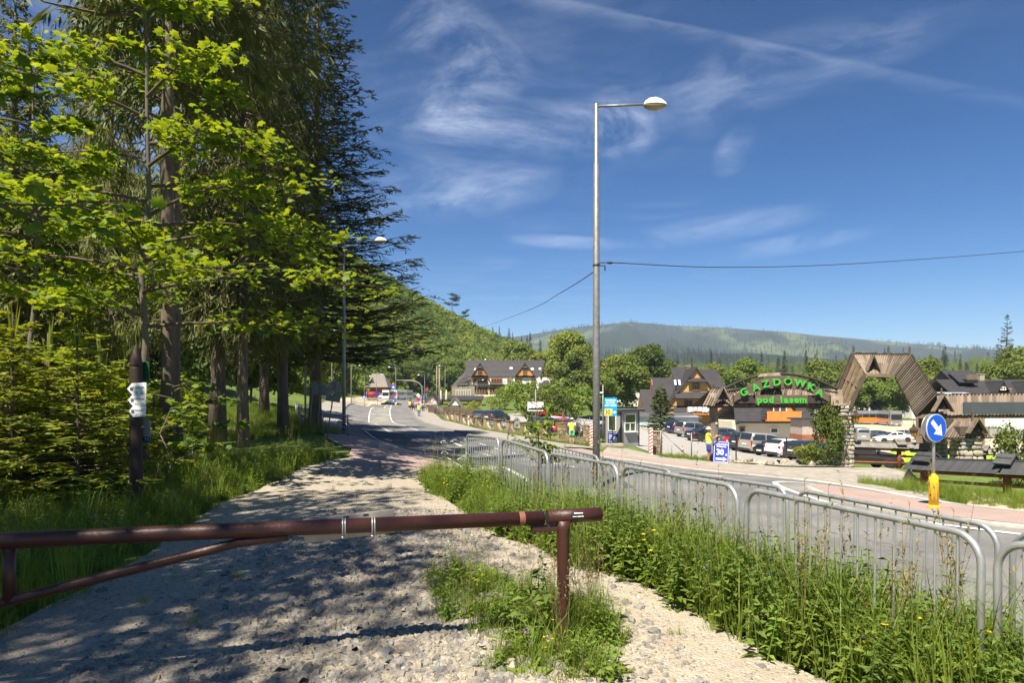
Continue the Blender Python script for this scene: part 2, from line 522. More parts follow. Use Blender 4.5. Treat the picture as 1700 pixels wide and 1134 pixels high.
# ------------------------------------------------------------------ surface materials
M_ground = mat('meadow_soil',(.14,.19,.045),.95,var=.4,vscale=.35,col2=(.075,.105,.03),bump=.5,bscale=2.0,coords='World',detail=8,spec=.1)
M_asphalt = mat('asphalt_grey',(.20,.198,.195),.85,vscale=1.3,col2=(.165,.164,.163),bump=.25,bscale=90,coords='World',detail=8,spec=.25)
M_asphalt_new = mat('asphalt_dark',(.125,.127,.13),.85,vscale=1.5,col2=(.10,.101,.104),bump=.25,bscale=90,coords='World',detail=8,spec=.25)
M_asphalt_pale = mat('asphalt_pale',(.27,.26,.24),.85,vscale=1.2,col2=(.23,.222,.205),bump=.2,bscale=80,coords='World',detail=8,spec=.25)
def crack(m):
 """tar seams, hair cracks and worn patches"""
 nt = m.node_tree; N,L = nt.nodes,nt.links; b = N['Principled BSDF']; src = b.inputs['Base Color'].links[0].from_socket
 g = N.new('ShaderNodeNewGeometry'); n = N.new('ShaderNodeTexNoise'); n.inputs['Scale'].default_value = .6; n.inputs['Detail'].default_value = 6; L.new(g.outputs['Position'],n.inputs[0])
 va = N.new('ShaderNodeVectorMath'); va.operation = 'MULTIPLY_ADD'; L.new(n.outputs['Color'],va.inputs[0]); va.inputs[1].default_value = (2.2,2.2,0); L.new(g.outputs['Position'],va.inputs[2])
 v = N.new('ShaderNodeTexVoronoi'); v.feature = 'DISTANCE_TO_EDGE'; v.inputs['Scale'].default_value = .22; L.new(va.outputs[0],v.inputs[0])
 r = N.new('ShaderNodeValToRGB'); r.color_ramp.elements[0].position = .002; r.color_ramp.elements[0].color = (.66,.66,.66,1); r.color_ramp.elements[1].position = .008; L.new(v.outputs['Distance'],r.inputs[0])
 r2 = N.new('ShaderNodeValToRGB'); r2.color_ramp.elements[0].position = .35; r2.color_ramp.elements[0].color = (.72,.72,.72,1); r2.color_ramp.elements[1].position = .62; r2.color_ramp.elements[1].color = (1.08,1.07,1.04,1); L.new(n.outputs['Fac'],r2.inputs[0])
 for q in (r.outputs[0],r2.outputs[0]):
  mx = N.new('ShaderNodeMixRGB'); mx.blend_type = 'MULTIPLY'; mx.inputs[0].default_value = 1; L.new(src,mx.inputs[1]); L.new(q,mx.inputs[2]); src = mx.outputs[0]
 L.new(src,b.inputs['Base Color'])
for m_ in (M_asphalt,M_asphalt_new,M_asphalt_pale): crack(m_)
M_line = mat('road_paint',(.68,.68,.66),.7,var=.18,vscale=9,coords='World',detail=8)
M_kerb = mat('kerb_concrete',(.36,.35,.32),.9,var=.2,vscale=3,bump=.2,bscale=40,coords='World')
M_kerb_dark = mat('kerb_old_concrete',(.2,.19,.175),.9,var=.25,vscale=3,bump=.2,bscale=40,coords='World')
def paver_mat(name,a,b,c,sx,sy,rot=0.0,mortar=(.16,.14,.12)):
 m = mat(name,a,.85,var=.2,vscale=.8,coords='World',detail=6,spec=.2)
 nt = m.node_tree; N,L = nt.nodes,nt.links
 bs = N['Principled BSDF']
 g = N.new('ShaderNodeNewGeometry'); mp = N.new('ShaderNodeMapping'); mp.inputs['Rotation'].default_value = (0,0,rot)
 mp.inputs['Scale'].default_value = (1,1,0)
 L.new(g.outputs['Position'],mp.inputs[0])
 br = N.new('ShaderNodeTexBrick'); L.new(mp.outputs[0],br.inputs[0])
 br.inputs['Scale'].default_value = 1
 br.inputs['Brick Width'].default_value = sx; br.inputs['Row Height'].default_value = sy; br.inputs['Mortar Size'].default_value = .006
 br.inputs['Color1'].default_value = (*b,1); br.inputs['Color2'].default_value = (*c,1); br.inputs['Mortar'].default_value = (*mortar,1)
 old = bs.inputs['Base Color'].links[0].from_socket
 mx = N.new('ShaderNodeMixRGB'); mx.inputs[0].default_value = .6
 L.new(old,mx.inputs[1]); L.new(br.outputs['Color'],mx.inputs[2]); L.new(mx.outputs[0],bs.inputs['Base Color'])
 bp = N.new('ShaderNodeBump'); bp.inputs['Strength'].default_value = .3; bp.inputs['Distance'].default_value = .01
 inv = N.new('ShaderNodeMath'); inv.operation = 'SUBTRACT'; inv.inputs[0].default_value = 1
 L.new(br.outputs['Fac'],inv.inputs[1]); L.new(inv.outputs[0],bp.inputs['Height']); L.new(bp.outputs[0],bs.inputs['Normal'])
 return m
M_pink = paver_mat('pink_pavers',(.37,.275,.245),(.39,.28,.25),(.32,.24,.215),.2,.1,.35)
M_greypave = paver_mat('grey_pavers',(.32,.295,.26),(.34,.31,.27),(.27,.25,.225),.2,.1,.35)
M_lot = paver_mat('parking_pavers',(.36,.35,.33),(.38,.365,.34),(.31,.30,.285),.4,.2,.2)
M_cobble = mat('cobbled_apron',(.42,.38,.32),.9,vscale=2.2,col2=(.22,.2,.18),bump=.9,bscale=9,coords='World',detail=9,spec=.2)
M_sand = mat('sandy_lot',(.50,.43,.32),.95,vscale=.35,col2=(.40,.34,.25),bump=.2,bscale=6,coords='World',detail=9,spec=.1)
def path_material():
 m = bpy.data.materials.new('gravel_path'); MATS['gravel_path'] = m
 m.use_nodes = True
 nt = m.node_tree; N,L = nt.nodes,nt.links
 b = N['Principled BSDF']; b.inputs['Roughness'].default_value = .95; b.inputs['Specular IOR Level'].default_value = .15
 g = N.new('ShaderNodeNewGeometry')
 def noise(s,d=6,r=.6):
  n = N.new('ShaderNodeTexNoise'); n.inputs['Scale'].default_value = s; n.inputs['Detail'].default_value = d; n.inputs['Roughness'].default_value = r
  L.new(g.outputs['Position'],n.inputs[0]); return n
 def ramp(sock,stops):
  r = N.new('ShaderNodeValToRGB'); cr = r.color_ramp
  while len(cr.elements) < len(stops): cr.elements.new(.5)
  for e,(p,c) in zip(cr.elements,stops): e.position = p; e.color = (*c,1)
  L.new(sock,r.inputs[0]); return r.outputs[0]
 v = N.new('ShaderNodeTexVoronoi'); v.inputs['Scale'].default_value = 42; v.inputs['Randomness'].default_value = 1
 L.new(g.outputs['Position'],v.inputs[0])
 sep = N.new('ShaderNodeSeparateColor'); L.new(v.outputs['Color'],sep.inputs[0])
 stones = ramp(sep.outputs[0],[(0,(.25,.215,.17)),(.3,(.35,.31,.245)),(.55,(.42,.375,.305)),(.8,(.30,.29,.28)),(1,(.50,.465,.40))])
 base = ramp(noise(3.0,10,.7).outputs['Fac'],[(.3,(.30,.245,.175)),(.5,(.39,.335,.255)),(.72,(.46,.41,.33))])
 mx = N.new('ShaderNodeMixRGB'); L.new(ramp(noise(7,8).outputs['Fac'],[(.4,(0,0,0)),(.6,(.8,.8,.8))]),mx.inputs[0])
 L.new(base,mx.inputs[1]); L.new(stones,mx.inputs[2])
 # the crushed grey shale lies in the left half of the track
 sx = N.new('ShaderNodeSeparateXYZ'); L.new(g.outputs['Position'],sx.inputs[0])
 md = N.new('ShaderNodeMath'); md.operation = 'MULTIPLY_ADD'; L.new(noise(.9,5).outputs['Fac'],md.inputs[0]); md.inputs[1].default_value = 3.2; L.new(sx.outputs[0],md.inputs[2])
 mr = N.new('ShaderNodeMapRange'); mr.interpolation_type = 'SMOOTHSTEP'; L.new(md.outputs[0],mr.inputs[0])
 mr.inputs[1].default_value = .2; mr.inputs[2].default_value = 2.2; mr.inputs[3].default_value = .55; mr.inputs[4].default_value = 0
 gm = N.new('ShaderNodeMixRGB'); L.new(mr.outputs[0],gm.inputs[0]); L.new(mx.outputs[0],gm.inputs[1])
 L.new(ramp(sep.outputs[1],[(0,(.22,.20,.17)),(.4,(.30,.27,.225)),(.7,(.36,.31,.235)),(1,(.42,.38,.31))]),gm.inputs[2])
 L.new(gm.outputs[0],b.inputs['Base Color'])
 bp = N.new('ShaderNodeBump'); bp.inputs['Strength'].default_value = .8; bp.inputs['Distance'].default_value = .012
 ad = N.new('ShaderNodeMath'); ad.operation = 'MULTIPLY_ADD'; L.new(v.outputs['Distance'],ad.inputs[0]); ad.inputs[1].default_value = -1.2
 L.new(noise(30,6).outputs['Fac'],ad.inputs[2]); L.new(ad.outputs[0],bp.inputs['Height']); L.new(bp.outputs[0],b.inputs['Normal'])
 return m
M_path = path_material()
# ------------------------------------------------------------------ ground sheet
def build_ground():
 rs = np.concatenate([[0.0],np.geomspace(.8,9000,300)])
 a = np.radians(np.concatenate([np.arange(-46,46,.42),np.arange(46,314,3.0)]))
 Rr,A = np.meshgrid(rs[1:],a,indexing='ij')
 X,Y = Rr * np.sin(A),Rr * np.cos(A)
 Z = G(X,Y)
 # under the carriageway and pavements the soil lies lower
 st = np.linspace(0,14,500); c = road_pt(st,np.full(500,.55)); hw = np.linalg.norm(SR - SL,axis=1).mean() / 2
 near = (Rr < 330)
 xs,ys = X[near],Y[near]
 dmin = np.full(xs.size,1e9)
 for i in range(0,xs.size,8000):
  d2 = (xs[i:i + 8000,None] - c[None,:,0]) ** 2 + (ys[i:i + 8000,None] - c[None,:,1]) ** 2
  dmin[i:i + 8000] = np.sqrt(d2.min(1))
 low = np.zeros_like(Z); low[near] = .1 * np.clip((hw + .4 - dmin) / .8,0,1)
 Z = Z - low
 n,k = X.shape
 V = np.stack([X,Y,Z],-1).reshape(-1,3)
 V = np.vstack([V,[[0,0,gz(0,0)]]])
 i,j = np.meshgrid(np.arange(n - 1),np.arange(k),indexing='ij')
 j2 = (j + 1) % k
 F = np.stack([i * k + j,(i + 1) * k + j,(i + 1) * k + j2,i * k + j2],-1).reshape(-1,4)[:,::-1]
 jj = np.arange(k)
 T = np.stack([np.full(k,n * k),(jj + 1) % k,jj],-1)[:,::-1]
 return tag(link('ground',mesh_np('ground',V,[F,T],[M_ground],True)),kind='structure')
build_ground()
def strip(name,P,Q,m,off=.03,nv=6,parent=None,kind='structure',thick=0.0):
 """sheet between two polylines of equal length, draped on the ground"""
 P,Q = np.asarray(P),np.asarray(Q); n = len(P)
 t = np.linspace(0,1,nv)[None,:,None]
 XY = P[:,None,:] * (1 - t) + Q[:,None,:] * t
 Z = G(XY[...,0],XY[...,1]) + off
 V = np.concatenate([XY,Z[...,None]],-1).reshape(-1,3)
 i,j = np.meshgrid(np.arange(n - 1),np.arange(nv - 1),indexing='ij')
 F = np.stack([i * nv + j,i * nv + j + 1,(i + 1) * nv + j + 1,(i + 1) * nv + j],-1).reshape(-1,4)
 o = link(name,mesh_np(name,V,F,[m],True),parent)
 if thick: o.modifiers.new('depth','SOLIDIFY').thickness = thick; o.modifiers['depth'].offset = -1
 return tag(o,kind=kind) if kind else o
def rstrip(name,s0,s1,f0,f1,m,off,nv=6,parent=None,kind='structure',n=None,thick=0.0):
 st = np.linspace(s0,s1,n or max(4,int(abs(s1 - s0) * 24)))
 ff0 = np.broadcast_to(f0,st.shape) if not callable(f0) else f0(st)
 ff1 = np.broadcast_to(f1,st.shape) if not callable(f1) else f1(st)
 return strip(name,road_pt(st,ff0),road_pt(st,ff1),m,off,nv,parent,kind,thick)
def drape(name,poly,m,off=.02,step=1.0,kind='structure',wob=0.0,wscale=1.0,thick=0.0):
 """closed outline (x,y) filled with a fine draped sheet"""
 P = [Vector(p[:2]) for p in poly]
 B = []
 for i,p in enumerate(P):
  q = P[(i + 1) % len(P)]
  k = max(1,int((q - p).length / step))
  for j in range(k):
   t = p.lerp(q,j / k)
   if wob:
    d = (q - p).normalized(); nrm = Vector((-d.y,d.x))
    t = t + nrm * wob * (math.sin(t.x * 3.1 / wscale + t.y * 1.7 / wscale) + .7 * math.sin(t.x * 7.3 / wscale - t.y * 6.1 / wscale) + random.uniform(-.5,.5))
   B.append(t)
 nb = len(B)
 E = [(i,(i + 1) % nb) for i in range(nb)]
 xs,ys = [p.x for p in B],[p.y for p in B]
 inner = []
 y = min(ys)
 while y < max(ys):
  x = min(xs)
  while x < max(xs):
   inner.append(Vector((x + random.uniform(-.2,.2) * step,y + random.uniform(-.2,.2) * step))); x += step
  y += step
 vo,eo,fo,*_ = delaunay_2d_cdt(B + inner,E,[],1,1e-4)
 V = np.array([(v.x,v.y) for v in vo]); Z = G(V[:,0],V[:,1]) + off
 V = np.column_stack([V,Z])
 F = np.array([f for f in fo if len(f) == 3])
 a,b,c = V[F[:,0]],V[F[:,1]],V[F[:,2]]
 nz = np.cross(b - a,c - a)[:,2]
 F[nz < 0] = F[nz < 0][:,::-1]
 o = link(name,mesh_np(name,V,F,[m],True))
 return tag(o,kind=kind) if kind else o
# ------------------------------------------------------------------ road
rstrip('road',0,14,0,1,M_asphalt,.03,14)
# newer dark band of asphalt along the left lane
rstrip('road_repair_strip',4.2,9.0,.015,lambda s: .30 + .04 * np.sin(s * 1.4),M_asphalt_new,.036,5)
# pale middle zone between the lanes, outlined in white
def med0(s): return .5 - .15 * np.clip((s - 7.15) / 1.0,0,1) * np.clip((11.0 - s) / 1.6,0.1,1)
def med1(s): return .52 + .13 * np.clip((s - 7.15) / 1.0,0,1) * np.clip((11.0 - s) / 1.6,0.1,1)
rstrip('road_median',7.2,11.0,lambda s: med0(s) + .012,lambda s: med1(s) - .012,M_asphalt_pale,.036,5)
mk = 'road_marking'
rstrip(mk,7.6,10.6,lambda s: med0(s) - .005,lambda s: med0(s) + .007,M_line,.042,2)
rstrip(mk,7.6,11.0,lambda s: med1(s) - .007,lambda s: med1(s) + .005,M_line,.042,2)
for a in np.arange(5.2,7.6,.22):
 rstrip(mk,a,a + .11,.50,.516,M_line,.042,2,n=5)
 rstrip(mk,a,a + .09,.665,.68,M_line,.042,2,n=5) if a > 6.2 else None
for a in np.arange(3.7,5.2,.42):
 rstrip(mk,a,a + .2,.70,.714,M_line,.042,2,n=5)
rstrip(mk,.5,9.0,.02,.033,M_line,.042,2)
for k in range(6):
 rstrip(mk,11.05,11.13,.08 + .145 * k,.15 + .145 * k,M_line,.042,2,n=4)
# kerbs
rstrip('kerb',6.9,14,1.0,1.03,M_kerb_dark,.13,2,thick=.2)
rstrip('kerb',0,6.9,1.0,1.022,M_kerb,.07,2,thick=.2)
rstrip('kerb',7.9,14,-.03,0.0,M_kerb_dark,.13,2,thick=.2)
rstrip('kerb',0,4.6,-.03,0.0,M_kerb,.10,2,thick=.2)
# pavements
rstrip('pavement',4.7,7.9,-.34,-.002,M_pink,.045,4)
rstrip('pavement',7.9,13,-.36,-.032,M_greypave,.12,4)
rstrip('pavement_band',5.6,6.9,-.16,-.03,M_greypave,.05,3)
rstrip('pavement',6.9,13,1.032,1.40,M_greypave,.12,4)
rstrip('pavement',4.9,6.9,1.024,1.22,M_pink,.06,4)
rstrip('gutter_strip',0,4.6,-.10,-.032,M_cobble,.05,3)
# traffic island: raised oval of pink pavers with a concrete rim
ISL = gpx(1550,853)
IC = on(ISL.x + .15,ISL.y - .25)
def oval(a,b,k=40):
 u = Vector((-.342,.94)); n = Vector((.94,.342))
 return [(IC.x + u.x * a * math.copysign(abs(math.cos(t)) ** .8,math.cos(t)) + n.x * b * math.sin(t),IC.y + u.y * a * math.copysign(abs(math.cos(t)) ** .8,math.cos(t)) + n.y * b * math.sin(t)) for t in [2 * math.pi * i / k for i in range(k)]]
drape('island_line',oval(5.0,1.62),M_line,.042,.6)
drape('island_gap',oval(4.84,1.46),M_asphalt_pale,.046,.6)
_o = drape('island_kerb',oval(3.9,1.12),M_kerb,.125,.6); _o.modifiers.new('depth','SOLIDIFY').thickness = .16
drape('island_paving',oval(3.72,.95),M_pink,.132,.5)
# gravel track
PATH = [(-3.9,-14),(-3.6,-4),(-3.2,2)] + [tuple(gpx(*p)[:2]) for p in ((0,1060),(90,1012),(190,955),(270,912),(335,856),(400,826),(465,801),(505,778),(545,768),(600,758),(645,750),(770,772),(752,785),(693,797),(715,822),(765,851),(800,880),(885,908),(960,948),(1045,962),(1130,1000),(1235,1066),(1370,1134))] + [(2.6,3.2),(3.6,-2),(4.6,-14)]
drape('gravel_path',PATH,M_path,.035,.3,wob=.045,wscale=.6)
# paved and sandy lots beyond the road
def pxpoly(l): return [tuple(gpx(*p)[:2]) for p in l]
drape('parking_lot',pxpoly([(1060,745),(1097,757),(1150,761),(1200,767),(1300,775),(1412,777),(1410,745),(1330,727),(1230,716),(1160,709),(1066,709),(1010,722)]),M_lot,.05,2.0)
_ap = [tuple(road_pt(s,1.024)) for s in np.linspace(6.35,3.75,14)]
drape('cobbled_apron',_ap + pxpoly([(1512,805),(1512,789),(1470,778),(1412,778),(1300,777),(1200,768.5),(1100,759),(1040,746),(1008,744)]),M_cobble,.04,1.0)
drape('sandy_lot',pxpoly([(1418,716),(1560,720),(1700,716),(1700,700),(1590,697),(1418,706)]),M_sand,.12,3.0)
drape('sandy_lot',pxpoly([(1400,760),(1560,770),(1700,764),(1700,735),(1560,728),(1416,731)]),M_sand,.08,3.0,wob=.3)
_v = [tuple(road_pt(s,1.03)) for s in np.linspace(3.6,0.5,14)]
drape('gravel_verge',_v + [(22.5,-14),(16.6,8),(14.2,15.5),(13.2,20)],M_sand,.045,1.0,wob=.05)
drape('bus_yard',pxpoly([(560,672),(640,668),(672,661),(690,657),(640,655),(600,660),(560,662)]),M_sand,.1,4.0)
drape('hill_car_park',[(-38,230),(-30,290),(-5,300),(10,280),(-5,262)],M_sand,.12,6.0)
drape('lot_behind_wall',pxpoly([(800,704),(860,713),(960,722),(1000,716),(1000,690),(900,686),(810,690)]),M_lot,.08,3.0)
# ------------------------------------------------------------------ far ridge
def ridge_mat():
 m = bpy.data.materials.new('far_ridge'); m.use_nodes = True
 nt = m.node_tree; N,L = nt.nodes,nt.links
 b = N['Principled BSDF']; b.inputs['Roughness'].default_value = 1; b.inputs['Specular IOR Level'].default_value = 0
 g = N.new('ShaderNodeNewGeometry')
 mp = N.new('ShaderNodeMapping'); mp.inputs['Scale'].default_value = (1,.45,2.2); L.new(g.outputs['Position'],mp.inputs[0])
 def noise(s,d,src=None):
  n = N.new('ShaderNodeTexNoise'); n.inputs['Scale'].default_value = s; n.inputs['Detail'].default_value = d; L.new(src or mp.outputs[0],n.inputs[0]); return n.outputs['Fac']
 r = N.new('ShaderNodeValToRGB'); cr = r.color_ramp
 cr.elements[0].position = .50; cr.elements[0].color = (.018,.032,.016,1)
 cr.elements[1].position = .62; cr.elements[1].color = (.105,.135,.05,1)
 e = cr.elements.new(.565); e.color = (.032,.05,.022,1)
 L.new(noise(.0032,6),r.inputs[0])
 mx = N.new('ShaderNodeMixRGB'); mx.blend_type = 'MULTIPLY'; mx.inputs[0].default_value = .7
 r2 = N.new('ShaderNodeValToRGB'); r2.color_ramp.elements[0].position = .35; r2.color_ramp.elements[1].position = .65; r2.color_ramp.elements[0].color = (.45,.45,.45,1)
 L.new(noise(.05,6,g.outputs['Position']),r2.inputs[0])
 L.new(r.outputs[0],mx.inputs[1]); L.new(r2.outputs[0],mx.inputs[2]); L.new(mx.outputs[0],b.inputs['Base Color'])
 return m
M_ridge = ridge_mat()
CREST = ([(500,566),(850,560),(915,550),(960,543),(1000,539),(1045,535),(1080,537),(1120,541),(1200,544),(1300,551),(1370,558),(1450,565),(1520,571),(1600,578),(1700,584),(1900,594),(2300,606)])
def ridge(name,crest,d0,d1,d2,m,rough):
 px = np.array([c[0] for c in crest],float); py = np.array([c[1] for c in crest],float)
 p = np.linspace(px[0],px[-1],360)
 h = np.interp(p,px,py)
 ds = np.concatenate([np.linspace(d0,d1,40),np.linspace(d1,d2,14)[1:]])
 P,D = np.meshgrid(p,ds,indexing='ij')
 H = np.broadcast_to(h[:,None],P.shape)
 zc = CAMZ + (660 - H) / F_PX * d1
 t = np.where(D < d1,(D - d0) / (d1 - d0),1 - .7 * (D - d1) / (d2 - d1))
 X = (P - 850) / F_PX * D
 base = 10.0
 w = np.sin(P * .021 + D * .0017) * .5 + np.sin(P * .052 - D * .0031 + 1.3) * .3 + np.sin(P * .11 + D * .004) * .2
 Z = base + (zc - base) * np.clip(t,0,1) ** .85 + w * rough * np.sin(np.clip(t,0,1) * math.pi) + RNG.normal(0,rough * .05,P.shape) * (t < .995)
 n,k = P.shape
 V = np.stack([X,D,Z],-1).reshape(-1,3)
 i,j = np.meshgrid(np.arange(n - 1),np.arange(k - 1),indexing='ij')
 F = np.stack([i * k + j,(i + 1) * k + j,(i + 1) * k + j + 1,i * k + j + 1],-1).reshape(-1,4)
 tag(link(name,mesh_np(name,V,F,[m],True)),kind='structure')
 return V
RV1 = ridge('mountain_ridge',CREST,1900,3700,5200,M_ridge,45)
# lower wooded spur in front of it
RV2 = ridge('wooded_spur',[(880,600),(1000,588),(1100,585),(1180,588),(1250,586),(1330,592),(1420,600),(1500,598),(1600,603),(1750,606),(2100,612)],1100,1700,2100,M_ridge,12)
# ------------------------------------------------------------------ leaf and bark materials
L_maple = leaf_mat('maple_leaf',(.105,.20,.024),(.25,.325,.045),.52,(1.9,1.55,.4),.12)
L_maple_dark = leaf_mat('maple_leaf_deep',(.08,.155,.024),(.12,.20,.03),.45,(1.6,1.45,.4),.12)
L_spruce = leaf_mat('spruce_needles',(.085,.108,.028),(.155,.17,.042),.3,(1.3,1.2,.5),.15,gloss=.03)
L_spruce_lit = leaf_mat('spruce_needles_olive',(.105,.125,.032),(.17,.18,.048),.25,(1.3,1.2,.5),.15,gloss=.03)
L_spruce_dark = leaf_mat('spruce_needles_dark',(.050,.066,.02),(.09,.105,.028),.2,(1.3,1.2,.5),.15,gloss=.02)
L_fir = leaf_mat('young_fir_needles',(.20,.255,.034),(.29,.325,.05),.48,(1.5,1.35,.4),.12,gloss=.03)
L_broad = leaf_mat('broadleaf',(.12,.175,.024),(.185,.23,.034),.38,(1.4,1.35,.4),.3)
L_broad_y = leaf_mat('broadleaf_yellow',(.15,.20,.024),(.215,.245,.036),.38,(1.4,1.35,.4),.25)
L_broad_d = leaf_mat('broadleaf_dark',(.08,.125,.022),(.125,.165,.03),.33,(1.4,1.35,.4),.25)
L_conifer = leaf_mat('far_conifer',(.03,.05,.022),(.055,.078,.028),.1,(1.2,1.2,.5),.3,gloss=.02)
L_larch = leaf_mat('larch_needles',(.10,.12,.035),(.15,.16,.05),.3,(1.3,1.2,.5),.2)
L_hill = leaf_mat('young_wood',(.20,.27,.04),(.28,.325,.055),.34,(1.4,1.35,.4),.3)
L_hill_d = leaf_mat('young_wood_dark',(.115,.185,.032),(.16,.235,.04),.3,(1.4,1.35,.4),.3)
L_grass = leaf_mat('grass_blade',(.14,.215,.028),(.225,.285,.046),.45,(1.4,1.3,.4),.2)
L_grass_dry = leaf_mat('dry_grass',(.22,.19,.075),(.30,.25,.11),.3,(1.2,1.1,.6),.15)
L_weed = leaf_mat('weed_leaf',(.135,.215,.028),(.21,.275,.042),.45,(1.4,1.35,.4),.2)
L_weed_d = leaf_mat('nettle_leaf',(.10,.165,.028),(.155,.215,.04),.4,(1.4,1.35,.4),.2)
L_yellow = leaf_mat('buttercup_petal',(.75,.5,.01),(.8,.58,.02),.2,(1,1,.6),.05)
L_purple = leaf_mat('vetch_petal',(.32,.16,.38),(.42,.24,.46),.2,(1,1,1),.05)
L_white = leaf_mat('umbel_petal',(.75,.75,.68),(.8,.8,.74),.2,(1,1,1),.02)
M_bark = mat('spruce_bark',(.17,.125,.095),.95,vscale=6,col2=(.085,.066,.052),bump=1.0,bscale=18,stretch=(1,1,.25),detail=8)
M_bark_red = mat('pine_bark',(.25,.15,.10),.95,vscale=6,col2=(.12,.075,.055),bump=1.0,bscale=18,stretch=(1,1,.25),detail=8)
M_bark_pale = mat('maple_bark',(.15,.125,.095),.9,vscale=5,col2=(.11,.095,.07),bump=.6,bscale=14,stretch=(1,1,.3),detail=8)
M_twig = mat('twig_bark',(.10,.075,.05),.9,var=.3,vscale=5)
def rot_z(V,a):
 c,s = math.cos(a),math.sin(a)
 return np.stack([V[...,0] * c - V[...,1] * s,V[...,0] * s + V[...,1] * c,V[...,2]],-1)
class Leaves:
 """collects many small faces quickly; groups by face size, one material index per face"""
 def __init__(self): self.V,self.F,self.n,self.k = [],{},0,{}
 def add(self,V,F,mi=0):
  V = np.asarray(V,float).reshape(-1,3); F = np.asarray(F)
  k = F.shape[1]
  self.F.setdefault(k,[]).append(F + self.n); self.k.setdefault(k,[]).append(np.full(len(F),mi))
  self.V.append(V); self.n += len(V)
 def mesh(self,name,mats,smooth=False):
  ks = sorted(self.F)
  F = [np.concatenate(self.F[k]) for k in ks]
  m = np.concatenate([np.concatenate(self.k[k]) for k in ks])
  return mesh_np(name,np.concatenate(self.V),F,mats,smooth,m)
def diamonds(base,tip,width,up,r):
 """tapered needle sprays from base to tip (N,3): one four-corner face each, facing 'up' tilted at random"""
 n = len(base)
 d = tip - base
 side = np.cross(d,up + r.normal(0,.35,(n,3)))
 side /= np.linalg.norm(side,axis=1,keepdims=True) + 1e-9
 mid = base + d * .45
 w = np.broadcast_to(np.asarray(width,float),(n,))[:,None] * .5
 V = np.stack([base,mid - side * w,tip,mid + side * w],1)
 F = np.arange(4 * n).reshape(n,4)
 return V.reshape(-1,3),F
def conifer(seed,H,rad,z0,dz=.45,per=6,droop=.35,tip=.25,hang=.6,width=.085,tw=13,sub=4,prof=1.0,flat=False,axis_r=None,gaps=0.0):
 """returns wood mesh and needle mesh. hang: how far twigs hang down; flat: sprays stay level (fir)"""
 r = np.random.default_rng(seed)
 lv = Leaves(); mb = MB(); mb.sm = True
 ar = axis_r or H * .011
 kz = 12
 wob = np.cumsum(r.normal(0,.012 * H / kz,(kz + 1,2)),0)
 mb.tube([(wob[i,0],wob[i,1],H * i / kz) for i in range(kz + 1)],[ar * (1 - i / kz) ** .8 * (1.25 if i == 0 else 1) + .012 for i in range(kz + 1)],9)
 h = z0
 while h < H - .3:
  f = (h - z0) / (H - z0)
  Rl = rad * (1 - f) ** prof + .12
  ax,ay = np.interp(h / H * kz,range(kz + 1),wob[:,0]),np.interp(h / H * kz,range(kz + 1),wob[:,1])
  a0 = r.uniform(0,6.28)
  for b in range(per):
   if r.random() < gaps: continue
   a = a0 + 6.283 * b / per + r.normal(0,.25)
   Lb = Rl * r.uniform(.62,1.12)
   up0 = .35 * f
   hb = h + r.uniform(-.5,.5) * dz
   s = np.linspace(0,1,7)
   dr = droop * r.uniform(.7,1.3) * (1 - .6 * f)
   P = np.stack([Lb * s,r.normal(0,.03) * Lb * s ** 2,hb + Lb * (up0 * s - dr * s * 1.6 + (dr * .9 + tip * .5) * s ** 2.2)],-1)
   if Lb > .5: mb.tube([Vector(p) + Vector((0,0,0)) for p in rot_z(P[::2],a) + np.array([ax,ay,0])],[max(.006,.012 * Lb * (1 - q) + .006) for q in s[::2]],4,caps=False)
   nt = max(4,int(tw * Lb / rad + 5))
   ts = r.uniform(.12,1,nt) ** .8
   B = np.stack([np.interp(ts,s,P[:,i]) for i in range(3)],-1)
   side = np.where(r.random(nt) < .5,-1,1)
   ang = r.uniform(.45,1.2,nt) * side
   tl = (.32 * Lb * (1.1 - .75 * ts) + .18) * r.uniform(.6,1.15,nt)
   hg = hang * r.uniform(.3,1.2,nt)
   D = np.stack([np.cos(ang),np.sin(ang),-hg if not flat else r.normal(-.06,.08,nt)],-1)
   D /= np.linalg.norm(D,axis=1,keepdims=True)
   T = B + D * tl[:,None]
   upv = np.tile([0,0,1.0],(nt,1))
   if not flat: upv = upv * .5 + np.stack([np.sin(ang),np.cos(ang),np.zeros(nt)],-1)
   allb,allt,allu,allw = [B],[T],[upv],[np.full(nt,width * 1.15)]
   for q in range(sub):
    u = r.uniform(.15,.95,nt)
    b2 = B + (T - B) * u[:,None]
    an2 = ang + r.choice([-1,1],nt) * r.uniform(.4,1.0,nt)
    l2 = tl * r.uniform(.25,.55,nt)
    z2 = -(hg + r.uniform(.1,.9,nt) * hang * 1.3) if not flat else r.normal(-.08,.12,nt)
    d2 = np.stack([np.cos(an2),np.sin(an2),z2],-1); d2 /= np.linalg.norm(d2,axis=1,keepdims=True)
    allb.append(b2); allt.append(b2 + d2 * l2[:,None]); allu.append(upv); allw.append(np.full(nt,width))
   # the leader of the branch itself
   allb.append(P[2:-1]); allt.append(P[3:]); allu.append(np.tile([0,0,1.0],(4,1))); allw.append(np.full(4,width * 1.3))
   Vq,Fq = diamonds(np.concatenate(allb),np.concatenate(allt),np.concatenate(allw),np.concatenate(allu),r)
   lv.add(rot_z(Vq,a) + np.array([ax,ay,0]),Fq)
  h += dz * r.uniform(.75,1.25)
 # leader
 b = np.tile([wob[-1,0],wob[-1,1],H - .6],(6,1)); t = b + np.stack([r.normal(0,.07,6),r.normal(0,.07,6),r.uniform(.4,.9,6)],-1)
 Vq,Fq = diamonds(b,t,.05,np.tile([1.0,0,0],(6,1)),r); lv.add(Vq,Fq)
 return mb,lv
